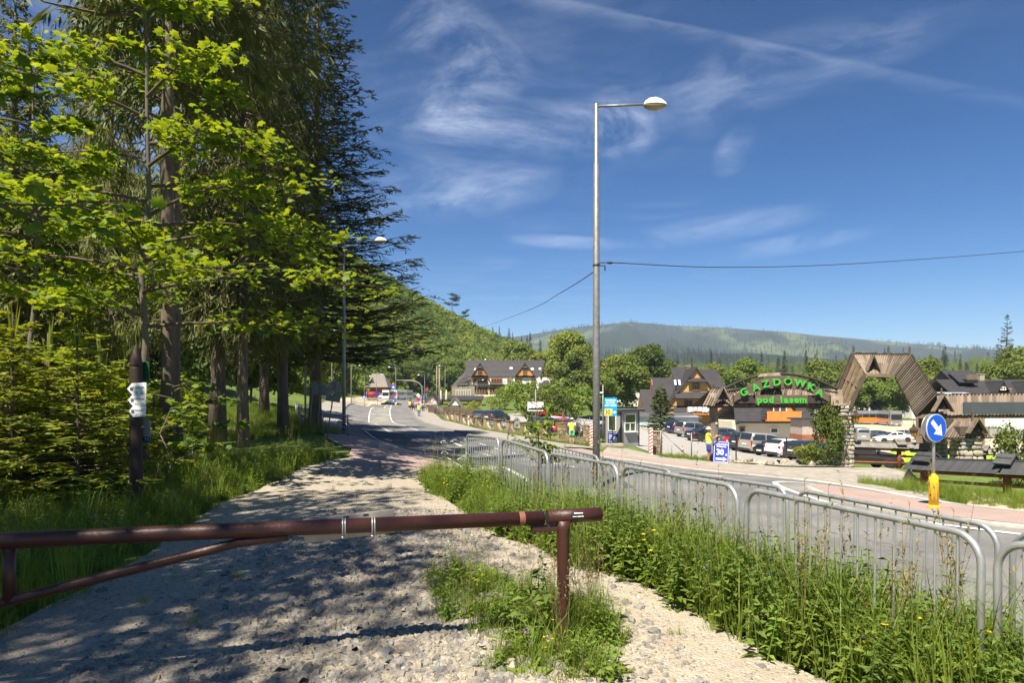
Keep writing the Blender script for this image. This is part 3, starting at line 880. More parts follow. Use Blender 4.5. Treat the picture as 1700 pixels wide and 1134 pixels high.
def broadleaf(seed,H,wid,n,size,z0=.22,blobs=26,trunk_r=.18,limbs=7,squash=.8,top=1.0,leafk=.55):
 """a broad crown: limbs ending in leaf clumps of different size, gaps between them"""
 r = np.random.default_rng(seed)
 mb = MB(); mb.sm = True; lv = Leaves()
 ch = H * (1 - z0); cz = H * z0 + ch * .5
 fork = H * z0 * 1.15
 lean = r.normal(0,.03 * H,2)
 mb.tube([(0,0,0),(lean[0] * .3,lean[1] * .3,fork * .6),(lean[0] * .6,lean[1] * .6,fork),(lean[0],lean[1],H * .72)],[trunk_r * 1.25,trunk_r,trunk_r * .85,trunk_r * .2],8)
 C,Rb = [],[]
 for i in range(blobs):
  u = r.uniform(-1,1); a = r.uniform(0,6.283); q = r.uniform(.35,1) ** .6
  rr = math.sqrt(max(0,1 - u * u))
  wz = (1 - .35 * max(0,u)) * (1 - .25 * max(0,-u))
  C.append((math.cos(a) * rr * wid * .5 * q * wz,math.sin(a) * rr * wid * .5 * q * wz,cz + u * ch * .46 * q))
  Rb.append(wid * r.uniform(.13,.24))
 C = np.array(C); Rb = np.array(Rb)
 for i in r.choice(blobs,min(limbs,blobs),replace=False):
  c = C[i]
  mb.tube([(lean[0] * .6,lean[1] * .6,fork * r.uniform(.8,1.1)),(c[0] * .5,c[1] * .5,(fork + c[2]) * .5 + .1 * H * .3),tuple(c)],[trunk_r * .5,trunk_r * .28,.02],5,caps=False)
 w = Rb ** 2; k = r.choice(blobs,n,p=w / w.sum())
 d = r.normal(0,1,(n,3)); d /= np.linalg.norm(d,axis=1,keepdims=True)
 d[:,2] = np.abs(d[:,2]) * np.where(r.random(n) < .72,1,-1)
 rad = Rb[k] * (1 + r.normal(0,.16,n)) * r.uniform(.55,1.05,n) ** .5
 P = C[k] + d * rad[:,None] * np.array([1,1,squash])
 P[:,2] = np.maximum(P[:,2],H * z0 * .5)
 nrm = d + r.normal(0,.55,(n,3)) + np.array([0,0,.35]); nrm /= np.linalg.norm(nrm,axis=1,keepdims=True)
 leaf_quads(lv,P,nrm,size,r,leafk)
 return mb,lv
def leaf_quads(lv,P,nrm,size,r,k=.55,mi=0):
 n = len(P)
 t = np.cross(nrm,r.normal(0,1,(n,3))); t /= np.linalg.norm(t,axis=1,keepdims=True) + 1e-9
 s = np.cross(nrm,t)
 L_ = (size * r.uniform(.6,1.3,n))[:,None]; Wd = L_ * k
 bend = nrm * (L_ * r.uniform(-.12,.12,n)[:,None])
 V = np.stack([P - t * L_ * .5,P - s * Wd * .5 + bend,P + t * L_ * .5,P + s * Wd * .5 + bend],1)
 lv.add(V.reshape(-1,3),np.arange(4 * n).reshape(n,4),mi)
def rough_surface(o): return o
# ------------------------------------------------------------------ scattering of what nobody could count
LIB = {}
def library(name,objs_meshes):
 """a pool of small plant meshes kept out of the scene, for scattered ground cover"""
 c = bpy.data.collections.new(name)
 for i,me in enumerate(objs_meshes):
  o = bpy.data.objects.new('%s_%02d' % (name,i),me)
  c.objects.link(o)
 LIB[name] = c
 return c
def scatter(name,coll,P,idx,rot,scl,label,cat,parent=None):
 me = bpy.data.meshes.new(name)
 P = np.asarray(P,np.float32)
 me.vertices.add(len(P)); me.vertices.foreach_set('co',P.ravel())
 a = me.attributes.new('pick','INT','POINT'); a.data.foreach_set('value',np.asarray(idx,np.int32))
 a = me.attributes.new('turn','FLOAT_VECTOR','POINT'); a.data.foreach_set('vector',np.asarray(rot,np.float32).ravel())
 a = me.attributes.new('size','FLOAT','POINT'); a.data.foreach_set('value',np.asarray(scl,np.float32))
 o = link(name,me,parent)
 tag(o,label,cat,kind='stuff')
 ng = bpy.data.node_groups.new(name,'GeometryNodeTree')
 ng.interface.new_socket('Geometry',in_out='INPUT',socket_type='NodeSocketGeometry')
 ng.interface.new_socket('Geometry',in_out='OUTPUT',socket_type='NodeSocketGeometry')
 N,L = ng.nodes,ng.links
 gi,go = N.new('NodeGroupInput'),N.new('NodeGroupOutput')
 ip = N.new('GeometryNodeInstanceOnPoints'); ci = N.new('GeometryNodeCollectionInfo')
 ci.inputs['Collection'].default_value = coll; ci.inputs['Separate Children'].default_value = True; ci.inputs['Reset Children'].default_value = True
 ip.inputs['Pick Instance'].default_value = True
 def attr(n,t):
  x = N.new('GeometryNodeInputNamedAttribute'); x.data_type = t; x.inputs[0].default_value = n; return x.outputs[0]
 L.new(gi.outputs[0],ip.inputs['Points']); L.new(ci.outputs[0],ip.inputs['Instance'])
 L.new(attr('pick','INT'),ip.inputs['Instance Index']); L.new(attr('turn','FLOAT_VECTOR'),ip.inputs['Rotation']); L.new(attr('size','FLOAT'),ip.inputs['Scale'])
 L.new(ip.outputs[0],go.inputs[0])
 m = o.modifiers.new('scatter','NODES'); m.node_group = ng
 return o
# ------------------------------------------------------------------ trees as things
def tree_thing(name,label,parts,loc,rz=0,scale=1.0,group=None,cat='tree'):
 """parts: (name, mesh) pairs, meshes shared between trees"""
 t = thing(name,label,cat,loc,rz,group)
 t.scale = (scale,scale,scale) if isinstance(scale,(int,float)) else scale
 for n_,me in parts: link(n_,me,t)
 return t
def make_parts(mb,lv,bark,leaf,crown='crown'):
 return [('trunk',mb.mesh('trunk',bark)),(crown,lv.mesh(crown,leaf if isinstance(leaf,(list,tuple)) else [leaf]))]
# ------------------------------------------------------------------ the tall spruces beside the track
SP = [make_parts(*conifer(11,31,4.6,5.9,.40,6,.42,.3,1.0,.06,20,7,.75,axis_r=.33),M_bark,L_spruce),
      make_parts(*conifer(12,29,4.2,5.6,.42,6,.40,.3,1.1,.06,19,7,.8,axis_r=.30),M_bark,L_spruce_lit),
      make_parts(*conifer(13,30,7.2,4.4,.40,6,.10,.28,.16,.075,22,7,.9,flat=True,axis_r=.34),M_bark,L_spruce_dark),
      make_parts(*conifer(14,30,3.3,11.5,.45,6,.42,.3,1.0,.07,16,6,.8,axis_r=.17),M_bark,L_spruce)]
SPR = 'tall spruces along the forest edge'
for kind,px,d,s,rz,lab in (
  (0,360,29.5,1.0,.3,'tall dark spruce with hanging branches, its scaly trunk third from the lamp post'),
  (1,405,26.5,(.7,.7,.98),2.1,'tall olive spruce with a slim reddish trunk standing near the track'),
  (0,470,34,(.8,.8,1.05),4.0,'densest dark spruce of the forest edge, the one next behind the reddish trunk'),
  (2,520,40,.98,1.1,'spruce with long level branches reaching out over the left lamp post'),
  (3,296,21,1.0,5.1,'olive spruce with a bare sunlit trunk behind the maple'),
  (3,272,16.5,1.0,2.2,'spruce with a dark bare trunk just behind the trail post'),
  (1,185,23,(.42,.42,.9),3.3,'tall spruce with a thick dark trunk behind the young firs'),
  (1,143,30,(.36,.36,.8),.9,'slim spruce with a thin trunk between two thicker ones above the young firs'),
  (1,30,17,(.62,.62,.42),2.7,'spruce with the thickest grey trunk beside the leftmost young fir'),
  (1,440,46,1.0,2.2,'spruce deep in the forest edge behind the tall dark ones')):
 tree_thing('spruce_tree',lab,SP[kind],on_px(px,d,-.1),rz,s,SPR)
# ------------------------------------------------------------------ maples
def maple_leaf_outline():
 half = [(0,-.42),(.10,-.40),(.34,-.44),(.30,-.24),(.50,-.06),(.36,.02),(.46,.26),(.24,.20),(.16,.26),(0,.56)]
 return half + [(-x,y) for x,y in reversed(half[1:-1])]
_ML = np.array([(x,y,-.25 * abs(x) ** 1.5 - .10 * max(0,y) ** 2) for x,y in maple_leaf_outline()])
_ML = np.vstack([_ML,[[0,-.05,.03]]])
_kk = len(_ML) - 1
_MLF = np.array([(i,(i + 1) % _kk,_kk) for i in range(_kk)])
def maple_leaf_mesh(m):
 return mesh_np('leaf',_ML,_MLF,[m],False)
MLM,MLMD = maple_leaf_mesh(L_maple),maple_leaf_mesh(L_maple_dark)
def leaf_frames(P,r,tilt=.45,droop=.25,size=.16):
 n = len(P)
 a = r.uniform(0,6.283,n)
 nz = np.stack([r.normal(0,tilt,n),r.normal(0,tilt,n),np.ones(n)],-1); nz /= np.linalg.norm(nz,axis=1,keepdims=True)
 t = np.stack([np.cos(a),np.sin(a),np.zeros(n)],-1) - np.array([0,0,droop])
 t -= nz * (t * nz).sum(1,keepdims=True); t /= np.linalg.norm(t,axis=1,keepdims=True)
 s = np.cross(t,nz)
 return s,t,nz,size * r.uniform(.42,1.3,n)
def maple(name,label,loc,seed,H,limbs,leaves,size=.17,spread=1.0,mats=(L_maple,MLM),group=None,trunk_r=.09,nparts=240,bark=None,cat='tree',layer=.10,rz=0.0):
 """limbs: (height, azimuth in degrees, length, rise) of each side branch; leaves sit in loose level layers along them"""
 r = np.random.default_rng(seed)
 t = thing(name,label,cat,loc,rz,group)
 mb = MB(); mb.sm = True
 wob = np.cumsum(r.normal(0,.095,(9,2)),0); wob[0] = 0
 ax = lambda z: np.array([np.interp(z / H * 8,range(9),wob[:,0]),np.interp(z / H * 8,range(9),wob[:,1]),z])
 if H > 0: mb.tube([Vector(ax(H * i / 8)) for i in range(9)],[trunk_r * (1 - .85 * i / 8) for i in range(9)],8)
 tw = MB(); tw.sm = True
 pts = []
 per = leaves // max(1,len(limbs))
 for (h,azd,ln,rise) in limbs:
  a = math.radians(azd)
  b0 = ax(h)
  n = 7
  s = np.linspace(0,1,n)
  d = np.array([math.sin(a),math.cos(a),0])
  side = np.array([d[1],-d[0],0])
  bend = r.normal(0,.12)
  P = b0 + d * (ln * s)[:,None] + side * (bend * ln * s ** 2)[:,None] + np.array([0,0,1]) * (ln * (rise * s - .35 * rise * s ** 2 - .12 * s ** 3))[:,None]
  tw.tube([Vector(p) for p in P],[max(.006,trunk_r * .42 * (1 - q) + .005) for q in s],5,caps=False)
  nsub = max(3,int(ln * 3.2))
  for j in range(nsub):
   u = r.uniform(.25,1.0)
   q0 = np.array([np.interp(u,s,P[:,i]) for i in range(3)])
   sl = ln * .38 * r.uniform(.5,1.1) * spread
   an = a + r.choice([-1,1]) * r.uniform(.2,1.1)
   d2 = np.array([math.sin(an),math.cos(an),r.uniform(-.12,.22)])
   q1 = q0 + d2 * sl
   tw.tube([Vector(q0),Vector((q0 + q1) / 2 + np.array([0,0,.04])),Vector(q1)],[.009,.006,.003],4,caps=False)
   m = max(2,per // nsub)
   v = r.uniform(.15,1.08,m)[:,None]
   pts.append(q0 + (q1 - q0) * v + r.normal(0,.13,(m,3)) * np.array([1,1,layer / .13]) * (.5 + sl * .5))
 P = np.concatenate(pts)
 s,tt,nz,sz = leaf_frames(P,r,size=size)
 # the leaves that show largest become parts of their own, the rest one part
 Lw = np.array(loc)[None,:]
 c_,s_ = math.cos(rz),math.sin(rz)
 PW = np.stack([P[:,0] * c_ - P[:,1] * s_,P[:,0] * s_ + P[:,1] * c_,P[:,2]],-1) + Lw
 dpt = np.maximum(PW[:,1],.3)
 u = PW[:,0] / dpt * F_PX + 850; v = 660 - (PW[:,2] - CAMZ) / dpt * F_PX
 vis = (PW[:,1] > .5) & (u > -10) & (u < 1710) & (v > -10) & (v < 1144)
 score = np.where(vis,sz / dpt,0)
 order = np.argsort(-score)
 single = set(order[:nparts][score[order[:nparts]] > 0].tolist())
 for i in single:
  M = Matrix(((s[i,0],tt[i,0],nz[i,0]),(s[i,1],tt[i,1],nz[i,1]),(s[i,2],tt[i,2],nz[i,2])))
  o = link('leaf',mats[1],t,P[i]); o.rotation_euler = M.to_euler(); o.scale = (sz[i],) * 3
 rest = np.array([i for i in range(len(P)) if i not in single])
 if len(rest):
  Vv = P[rest][:,None,:] + sz[rest][:,None,None] * (_ML[None,:,0:1] * s[rest][:,None,:] + _ML[None,:,1:2] * tt[rest][:,None,:] + _ML[None,:,2:3] * nz[rest][:,None,:])
  Ff = (_MLF[None] + (np.arange(len(rest)) * len(_ML))[:,None,None]).reshape(-1,3)
  tag(link('foliage',mesh_np('foliage',Vv.reshape(-1,3),Ff,[mats[0]]),t),kind='stuff')
 if H > 0: link('trunk',mb.mesh('trunk',bark or M_bark_pale),t)
 link('branches',tw.mesh('branches',M_twig),t)
 return t
_r = np.random.default_rng(3)
def ring_limbs(z0,z1,n,l0,l1,rise=.25,a0=0,a1=360):
 out = []
 for i in range(n):
  f = i / max(1,n - 1)
  out.append((z0 + (z1 - z0) * f + _r.normal(0,.1),a0 + (a1 - a0) * ((i * .382) % 1) + _r.normal(0,12),l0 + (l1 - l0) * f * _r.uniform(.8,1.1),rise * _r.uniform(.5,1.5)))
 return out
MG = 'maples in front of the spruces'
maple('maple_tree','tall bright maple with a slim forked trunk just behind the trail post',on_px(245,13.6),5,11.5,
      ring_limbs(3.6,11.2,26,3.3,1.3,.3) + [(3.2,80,3.6,.12),(3.9,95,3.9,.2),(4.8,85,3.4,.25),(5.2,70,3.0,.2),(4.3,250,3.6,.2),(5.5,280,3.4,.25),(3.4,180,2.6,.15),(4.6,160,2.6,.2)],9000,.155,group=MG,trunk_r=.085,nparts=280)
maple('maple_tree','smaller yellow-green maple left of the tall one, above the firs',on_px(34,15.0),6,10.5,
      ring_limbs(3.4,9.2,20,2.5,1.0,.25),5000,.15,group=MG,trunk_r=.07,nparts=220)
maple('maple_tree','maple at the left edge whose dark bough hangs low over the track',on(-6.1,4.2),8,11.5,
      [(3.5,75,3.3,.02),(3.1,55,2.6,.1),(4.6,60,2.6,.2),(5.6,85,2.2,.3),(4.1,40,2.5,.25),(5.2,30,2.5,.25),(6.2,50,2.0,.3),(6.4,140,2.4,.3),(5.2,200,2.6,.3),(4.4,270,2.6,.2)] + ring_limbs(6.6,11.3,16,3.2,1.6,.25,110,330) + [(7.2,350,3.4,.1),(8,10,3.4,.15),(8.8,335,3.2,.2),(9.5,0,3,.2),(10.3,20,2.6,.2),(7.6,320,3.4,.1),(8.4,30,3,.15),(10.8,340,2.2,.2)],3400,.16,group=MG,mats=(L_maple_dark,MLMD),trunk_r=.10,nparts=250)
maple('maple_sapling','leafy maple sapling beside the trail post',on_px(290,11.6),9,1.9,
      ring_limbs(.7,1.8,9,.95,.5,.25),230,.17,trunk_r=.022,nparts=120,cat='sapling')
maple('maple_sapling','low maple sapling under the spruce trunks',on_px(335,16),10,2.2,
      ring_limbs(.5,2.1,9,1.2,.5,.3),300,.16,trunk_r=.022,nparts=60,cat='sapling',mats=(L_maple_dark,MLMD))
# ------------------------------------------------------------------ young firs
FIR = [make_parts(*conifer(21,3.2,1.25,.25,.22,6,.06,.12,.1,.05,12,3,.85,flat=True,axis_r=.03),M_twig,L_fir),
       make_parts(*conifer(22,2.4,1.1,.15,.2,6,.08,.12,.1,.05,12,3,.8,flat=True,axis_r=.025),M_twig,L_fir)]
FG = 'young firs in front of the forest'
for i,(px,d,s,lab) in enumerate(((20,10.8,1.0,'young yellow-green fir furthest from the trail post'),(78,12.2,1.25,'tall young fir with a bare leading shoot'),(128,11.0,.95,'young fir in the middle of the bright group'),
                                     (172,12.6,1.15,'young fir right behind the trail post'),(-30,11.5,1.1,'young fir cut by the left edge'),(105,14.5,1.2,'young fir standing back between two brighter ones'),
                                     (205,14.2,.85,'small young fir behind the trail post foot'),(48,15.5,1.1,'young fir in front of the thick grey trunk'),(150,16.5,1.3,'back row young fir beneath the slim spruce'),(255,17,.8,'little fir in the shade of the maple sapling'))):
 tree_thing('young_fir',lab,FIR[i % 2],on_px(px,d,-.05),i * 1.7,s,FG,'fir')
# ------------------------------------------------------------------ broadleaved stock
BR = [make_parts(*broadleaf(31,15,11,10500,.62,leafk=.75),M_bark,L_broad),
      make_parts(*broadleaf(32,17,10,11000,.62,blobs=30,leafk=.75),M_bark,L_broad_d),
      make_parts(*broadleaf(33,13,9,9500,.58,blobs=22,leafk=.75),M_bark,L_broad_y),
      make_parts(*broadleaf(34,18,12,12000,.66,blobs=34,leafk=.75),M_bark,L_broad)]
BUSH = [make_parts(*broadleaf(41,2.4,3.0,1600,.2,z0=.06,blobs=18,trunk_r=.03),M_twig,L_broad,'foliage'),
  make_parts(*broadleaf(42,2.0,2.2,1300,.2,z0=.06,blobs=14,trunk_r=.03),M_twig,L_broad_y,'foliage'),
  make_parts(*broadleaf(43,2.6,2.8,1600,.2,z0=.06,blobs=16,trunk_r=.03),M_twig,L_broad_d,'foliage')]
CON = [make_parts(*conifer(51,20,3.6,1.5,.62,6,.25,.2,.4,.30,8,2,.9),M_bark,L_conifer),
       make_parts(*conifer(52,22,3.0,2.5,.66,6,.3,.2,.4,.30,8,2,.95,gaps=.15),M_bark,L_conifer)]
# trees beside and behind the viewer whose shade lies on the track
SHT = [make_parts(*broadleaf(35,11.5,8.5,11500,.19,z0=.3,blobs=34,leafk=.8),M_bark,L_broad)]
for i,(x,y,s) in enumerate(((-9.6,-1.2,(.85,.85,2)),(-9.3,-5,(.95,.95,2.05)),(-9,-11,(1,1,1.6)))):
 tree_thing('broadleaf_tree','broadleaf tree standing beside the track out of the frame, known by its shade',SHT[0],on(x,y,-.1),i * 1.3,s,'broadleaved trees beside the viewer')
# forest interior and undergrowth beside the pavement
for i,(px,d,k,s,lab) in enumerate((
  (320,33,1,1.3,'shrub in the gap between maple and spruces'),(250,26,1,1.3,'shrub behind the tall maple trunk'),
  (120,26,1,1.5,'yellow-green shrub between young firs and tall trunks'),(10,27,1,1.8,'shrub at the edge of the wood beyond the thick trunk'),(60,32,1,1.9,'yellow-green shrub deep in the wood behind the firs'))):
 tree_thing('bush',lab,BUSH[k],on_px(px,d,-.1),i * 2.1,s,'bushes along the forest edge','bush')
for i,(px,d,k,s,lab) in enumerate((
  (415,62,1,.62,'dark broadleaf tree deep in the wood behind the reddish trunk'),(465,72,0,.7,'broadleaf tree behind the square sign back'),(350,55,1,.6,'dark broadleaf tree in the gap between the spruce trunks'),
  (520,100,0,.6,'broadleaf tree at the road bend beneath level boughs'),(570,140,1,.62,'broadleaf tree left of the shingled hut'),(545,118,3,.6,'tall broadleaf tree behind the bend railing'),
  (20,55,3,.7,'broadleaf tree glowing behind the leftmost trunks'),(120,62,0,.75,'broadleaf tree on the slope behind the slim spruce'),(210,60,3,.7,'broadleaf tree on the slope behind the maple'),(275,70,1,.75,'dark broadleaf tree on the wooded slope'))):
 tree_thing('broadleaf_tree',lab,BR[k],on_px(px,d,-.2),i * 1.9,s,'broadleaved trees behind the spruces')
# trees at the foot of the hill
HF = 'broadleaved trees at the foot of the hill'
for i,(px,d,k,s,lab) in enumerate((
  (648,235,1,1.05,'dark tree right beside the shingled hut roof'),(672,262,0,1.15,'tree rising behind the coach'),(700,275,1,1.1,'dark tree behind the gantry arm'),
  (722,290,3,1.0,'tree above the far parked cars'),(745,285,3,1.25,'tallest tree at the hill foot left of the hotel'),(770,270,1,1.0,'dark tree touching the hotel gable'),
  (612,238,2,.9,'yellowish tree above the hut'),(690,300,2,.8,'pale tree over the far car park'),(760,305,2,1.0,'pale round tree above the hotel gable'),(632,255,0,1.1,'tree behind the minibus roof'))):
 tree_thing('broadleaf_tree',lab,BR[k],on_px(px,d,-.3),i * 1.3,s * .74,HF)
# trees behind and beside the houses
TB = 'trees in the valley behind the houses'
rows = []
for px,d,k,s,lab in ((862,215,3,1.0,'tree peeping over the hotel ridge left part'),(893,225,0,1.05,'tree over the hotel ridge beside the chimney'),(925,200,2,1.35,'bright tall tree at the right end of the hotel'),
  (948,170,3,.92,'tall spreading tree left of the street lamp'),(972,165,0,.85,'dark tree just left of the lamp pole'),(905,150,0,.34,'small tree in front of the hotel corner'),
  (952,135,1,.7,'dark round tree behind the white town sign'),(1012,160,2,.9,'tree just right of the lamp pole'),(1040,150,0,.8,'dark tree above the kiosk'),
  (1070,165,3,.82,'tree left of the timber house'),(985,140,0,.7,'dark tree hidden behind the lamp pole'),(1105,180,2,.8,'bright tree behind the timber house ridge'),(1150,190,2,.85,'bright tree behind the timber house chimney'),
  (1185,185,0,.8,'tree behind the right end of the timber house'),(1235,170,0,.85,'tree above the left end of the letter board'),(1262,205,3,.8,'tree behind the crest of the letter board'),
  (1300,215,1,.78,'dark tree above the letter board middle'),(1335,175,2,.72,'pale tree over the right of the letter board'),(1362,160,0,.85,'tree against the left leg of the gate arch'),
  (1395,170,3,.78,'tree behind the left leg of the gate arch'),(1432,180,0,.75,'tree framed by the gate arch, left one'),(1462,190,1,.8,'dark tree framed by the gate arch'),(1492,175,0,.7,'tree framed by the gate arch near its right leg'),
  (1530,165,3,.8,'tree behind the right leg of the gate arch'),(1560,150,2,.75,'silvery tree left of the dark roofs'),(1588,190,0,.85,'tree above the dark roofs'),(1630,210,2,.9,'yellowish tree above the chimney of the dark roofs'),
  (1668,170,2,.95,'yellowish tree below the tall larch'),(1695,150,0,1.0,'tree cut by the right edge'),(1010,230,2,1.0,'pale tree behind the tree at the lamp pole'),(1080,250,0,1.0,'tree of the back row above the kiosk'),(1215,260,2,1.0,'pale tree of the back row above the letter board'),
  (1290,280,0,1.0,'tree of the back row under the conifer pair'),(1405,260,2,.95,'pale tree of the back row behind the arch'),(1540,250,1,.95,'dark tree of the back row behind the arch right leg'),(1610,270,0,1.0,'tree of the back row above the dark roofs')):
 rows.append(tree_thing('broadleaf_tree',lab,BR[k],on_px(px,d,-.4),px * .37,s * 1.1,TB))
for i,(px,d,k,s,lab) in enumerate(((830,128,0,1.75,'tall bush in front of the hotel terrace'),(872,110,0,2.5,'tree-like bush covering the hotel windows'),(880,118,2,2.3,'dark bush beside the white town sign'),
          (915,105,2,2.2,'dark bush behind the parked cars'),(788,112,1,1.2,'yellowish round bush by the wooden fence'),(955,108,0,2.3,'bush behind the curled ironwork'))):
 tree_thing('bush',lab,BUSH[k],on_px(px,d,-.3),i * 2.3,s,'bushes in front of the hotel','bush')
CG = 'conifers standing above the valley trees'
ORD = 'first second third fourth fifth sixth seventh eighth ninth tenth eleventh twelfth thirteenth fourteenth fifteenth sixteenth seventeenth eighteenth nineteenth twentieth'.split(); ORD += ['twenty-' + o for o in ORD[:9]] + ['thirtieth'] + ['thirty-' + o for o in ORD[:9]]
for i,(px,d,s) in enumerate(((880,380,.9),(897,400,.8),(1005,420,.9),(1022,400,1.0),(1046,410,.7),(1060,390,.75),(1088,400,.8),(1118,420,.7),(1145,400,.7),(1168,430,.8),(1196,400,1.0),(1206,430,.75),(1222,420,.75),
        (1240,400,.85),(1255,430,.9),(1292,390,1.15),(1302,400,1.2),(1316,410,.9),(1338,390,1.2),(1352,420,.85),(1378,430,.75),(1408,400,.85),(1428,430,.7),(1450,400,.75),(1478,430,.8),
        (1520,330,.8),(1545,350,1.0),(1556,340,.75),(1568,330,1.0),(1582,340,.8),(1594,350,.9),(1608,340,.75),(1622,360,.8),(1640,340,.75),(1655,360,.65),(1688,350,.75))):
 tree_thing('conifer',('slender','broad')[i % 2] + ' dark spruce on the valley skyline, ' + (('nearer','further')[1 - i] + ' one of the pair left of the lamp' if i < 2 else ORD[i - 2] + ' to the right of the lamp pole'),CON[1 - i % 2],on_px(px,d,-.5),i * 1.1,s * 1.12,CG)
larch = make_parts(*conifer(61,24,4.6,3,.8,7,.12,.2,.25,.26,11,3,.95,flat=True,gaps=.12),M_bark,L_larch)
tree_thing('larch_tree','tall thin larch with tiered open branches above the dark roofs',larch,on_px(1672,165,-.4),.4,1.12)
tree_thing('larch_tree','shorter leaning larch beside the tall one',larch,on_px(1655,172,-.4),2.4,.85)
# the lone trees on the ridge of the hill
def lone_pine(seed,H,r0):
 r = np.random.default_rng(seed); mb = MB(); mb.sm = True; lv = Leaves()
 mb.tube([(0,0,0),(.2,0,H * .4),(.1,0,H)],[r0,r0 * .7,r0 * .2],6)
 for k in range(9):
  a = r.uniform(0,6.28); h = H * r.uniform(.55,1.0); l = H * r.uniform(.08,.2)
  c = np.array([math.cos(a) * l,math.sin(a) * l,h])
  mb.tube([(0.1,0,h - .3),tuple(c)],[.08,.03],4)
  n = 90
  P = c + r.normal(0,1,(n,3)) * np.array([H * .06,H * .06,H * .022])
  nn = r.normal(0,.5,(n,3)) + np.array([0,0,1]); nn /= np.linalg.norm(nn,axis=1,keepdims=True)
  leaf_quads(lv,P,nn,.9,r,.6)
 return make_parts(mb,lv,M_bark,L_conifer)
LP = lone_pine(71,17,.3)
tree_thing('pine_tree','lone tall pine with a bare trunk on the hill ridge',LP,on_px(750,392,-1),0,1.0)
tree_thing('pine_tree','small thin pine on the hill ridge right of the lone tall one',LP,on_px(773,398,-1),2,(.55,.55,.72))
tree_thing('pine_tree','stunted pine low on the falling hill ridge',LP,on_px(710,388,-1),4,.4)
for i,(px,s) in enumerate(((818,.45),(829,.5),(845,.62),(851,.5),(866,.55),(875,.62))):
 tree_thing('conifer',ORD[i] + ' dark spruce down the low end of the hill ridge',CON[i % 2],on_px(px,410,-.5),i,s,'spruces at the low end of the hill ridge')
for i,(px,d,h) in enumerate(((15,440,30),(28,445,34),(52,440,30),(66,450,28),(90,445,26))):
 tree_thing('spruce_tree',ORD[i] + ' thin spruce from the edge in the row on the hill crest',CON[1],on_px(px,d,-1),i,(h / 26,h / 26,h / 22),'spruces on the hill crest')
# ------------------------------------------------------------------ young wood covering the hill, and the far forests
def hill_shrub(seed,n,H,Wd,leaf):
 mb,lv = broadleaf(seed,H,Wd,n,.62,z0=.02,blobs=12,trunk_r=.05,limbs=0)
 return lv.mesh('shrub',[leaf])
library('hill_plants',[hill_shrub(81,420,5,4.6,L_hill),hill_shrub(82,380,6,3.8,L_hill_d),hill_shrub(83,420,4.2,4.6,L_hill),hill_shrub(84,420,6.5,4.0,L_hill),hill_shrub(85,380,7,4.4,L_hill_d)])
def far_conifer(seed,H,rad,leaf,dz=1.4):
 mb,lv = conifer(seed,H,rad,.4,dz,6,.3,.1,.3,1.0,4,1,.9)
 return lv.mesh('far_conifer',[leaf])
library('far_trees',[far_conifer(91,22,3.6,L_conifer),far_conifer(92,26,3.6,L_conifer),hill_shrub(93,380,16,11,L_broad),hill_shrub(94,380,15,12,L_broad_y),hill_shrub(95,380,18,11,L_broad_d)])
def polar_points(n,az0,az1,d0,d1,seed,pow_=1.0):
 r = np.random.default_rng(seed)
 az = np.radians(r.uniform(az0,az1,n)); d = d0 + (d1 - d0) * r.random(n) ** pow_
 return np.stack([np.sin(az) * d,np.cos(az) * d],-1),r
def tilted(n,r,s0,s1,k,p=None,lean=.06):
 return r.choice(k,n,p=p),np.stack([r.normal(0,lean,n),r.normal(0,lean,n),r.uniform(0,6.283,n)],-1),r.uniform(s0,s1,n)
P,r = polar_points(42000,-45,6,60,440,4,.62)
az = np.degrees(np.arctan2(P[:,0],P[:,1])); d = np.hypot(P[:,0],P[:,1])
keep = (d > np.interp(az,_az_t,_hf_t) + 4) & (d < np.interp(az,_az_t,_hc_t) + 12)
P = P[keep]
n = len(P); i_,rot,sc = tilted(n,r,.42,.95,5,[.3,.12,.26,.22,.10])
patch = np.sin(P[:,0] * .045 + 1) * np.sin(P[:,1] * .05) + r.normal(0,.4,n)
i_ = np.where(patch > .55,r.choice([1,4],n),i_)
scatter('hillside_young_wood',LIB['hill_plants'],np.column_stack([P,G(P[:,0],P[:,1]) - .3]),i_,rot,sc,'bright young broadleaved wood covering the steep hill','young wood')
P,r = polar_points(2600,3,42,300,1150,6,.8)
n = len(P); i_,rot,sc = tilted(n,r,.5,1.15,5,[.05,.04,.34,.24,.33],.02)
far_sc = np.where(np.hypot(P[:,0],P[:,1]) < 450,.8,1.0)
scatter('valley_woodland',LIB['far_trees'],np.column_stack([P,G(P[:,0],P[:,1]) - .5]),i_,rot,sc * far_sc,'mixed woodland filling the valley floor below the mountain','woodland')
for RV,n,s0,nm,lab in ((RV1,6500,.9,'ridge_forest','dark spruce forest clothing the far mountain ridge'),(RV2,3500,.8,'spur_forest','spruce forest on the low spur before the mountain')):
 r = np.random.default_rng(n); P = RV[r.integers(0,len(RV),n * 3)]
 f = np.sin(P[:,0] * .0045 + P[:,1] * .002) + np.sin(P[:,0] * .0021 - P[:,1] * .0047 + 2) + .6 * np.sin(P[:,0] * .011 + 1) * np.sin(P[:,1] * .009)
 P = P[f < .45][:n]; n = len(P); i_,rot,sc = tilted(n,r,.7,1.2,5,[.5,.44,.02,.02,.02],.01)
 scatter(nm,LIB['far_trees'],P + np.column_stack([r.normal(0,6,n),r.normal(0,8,n),np.full(n,-2.0)]),i_,rot,sc * s0,lab,'forest')
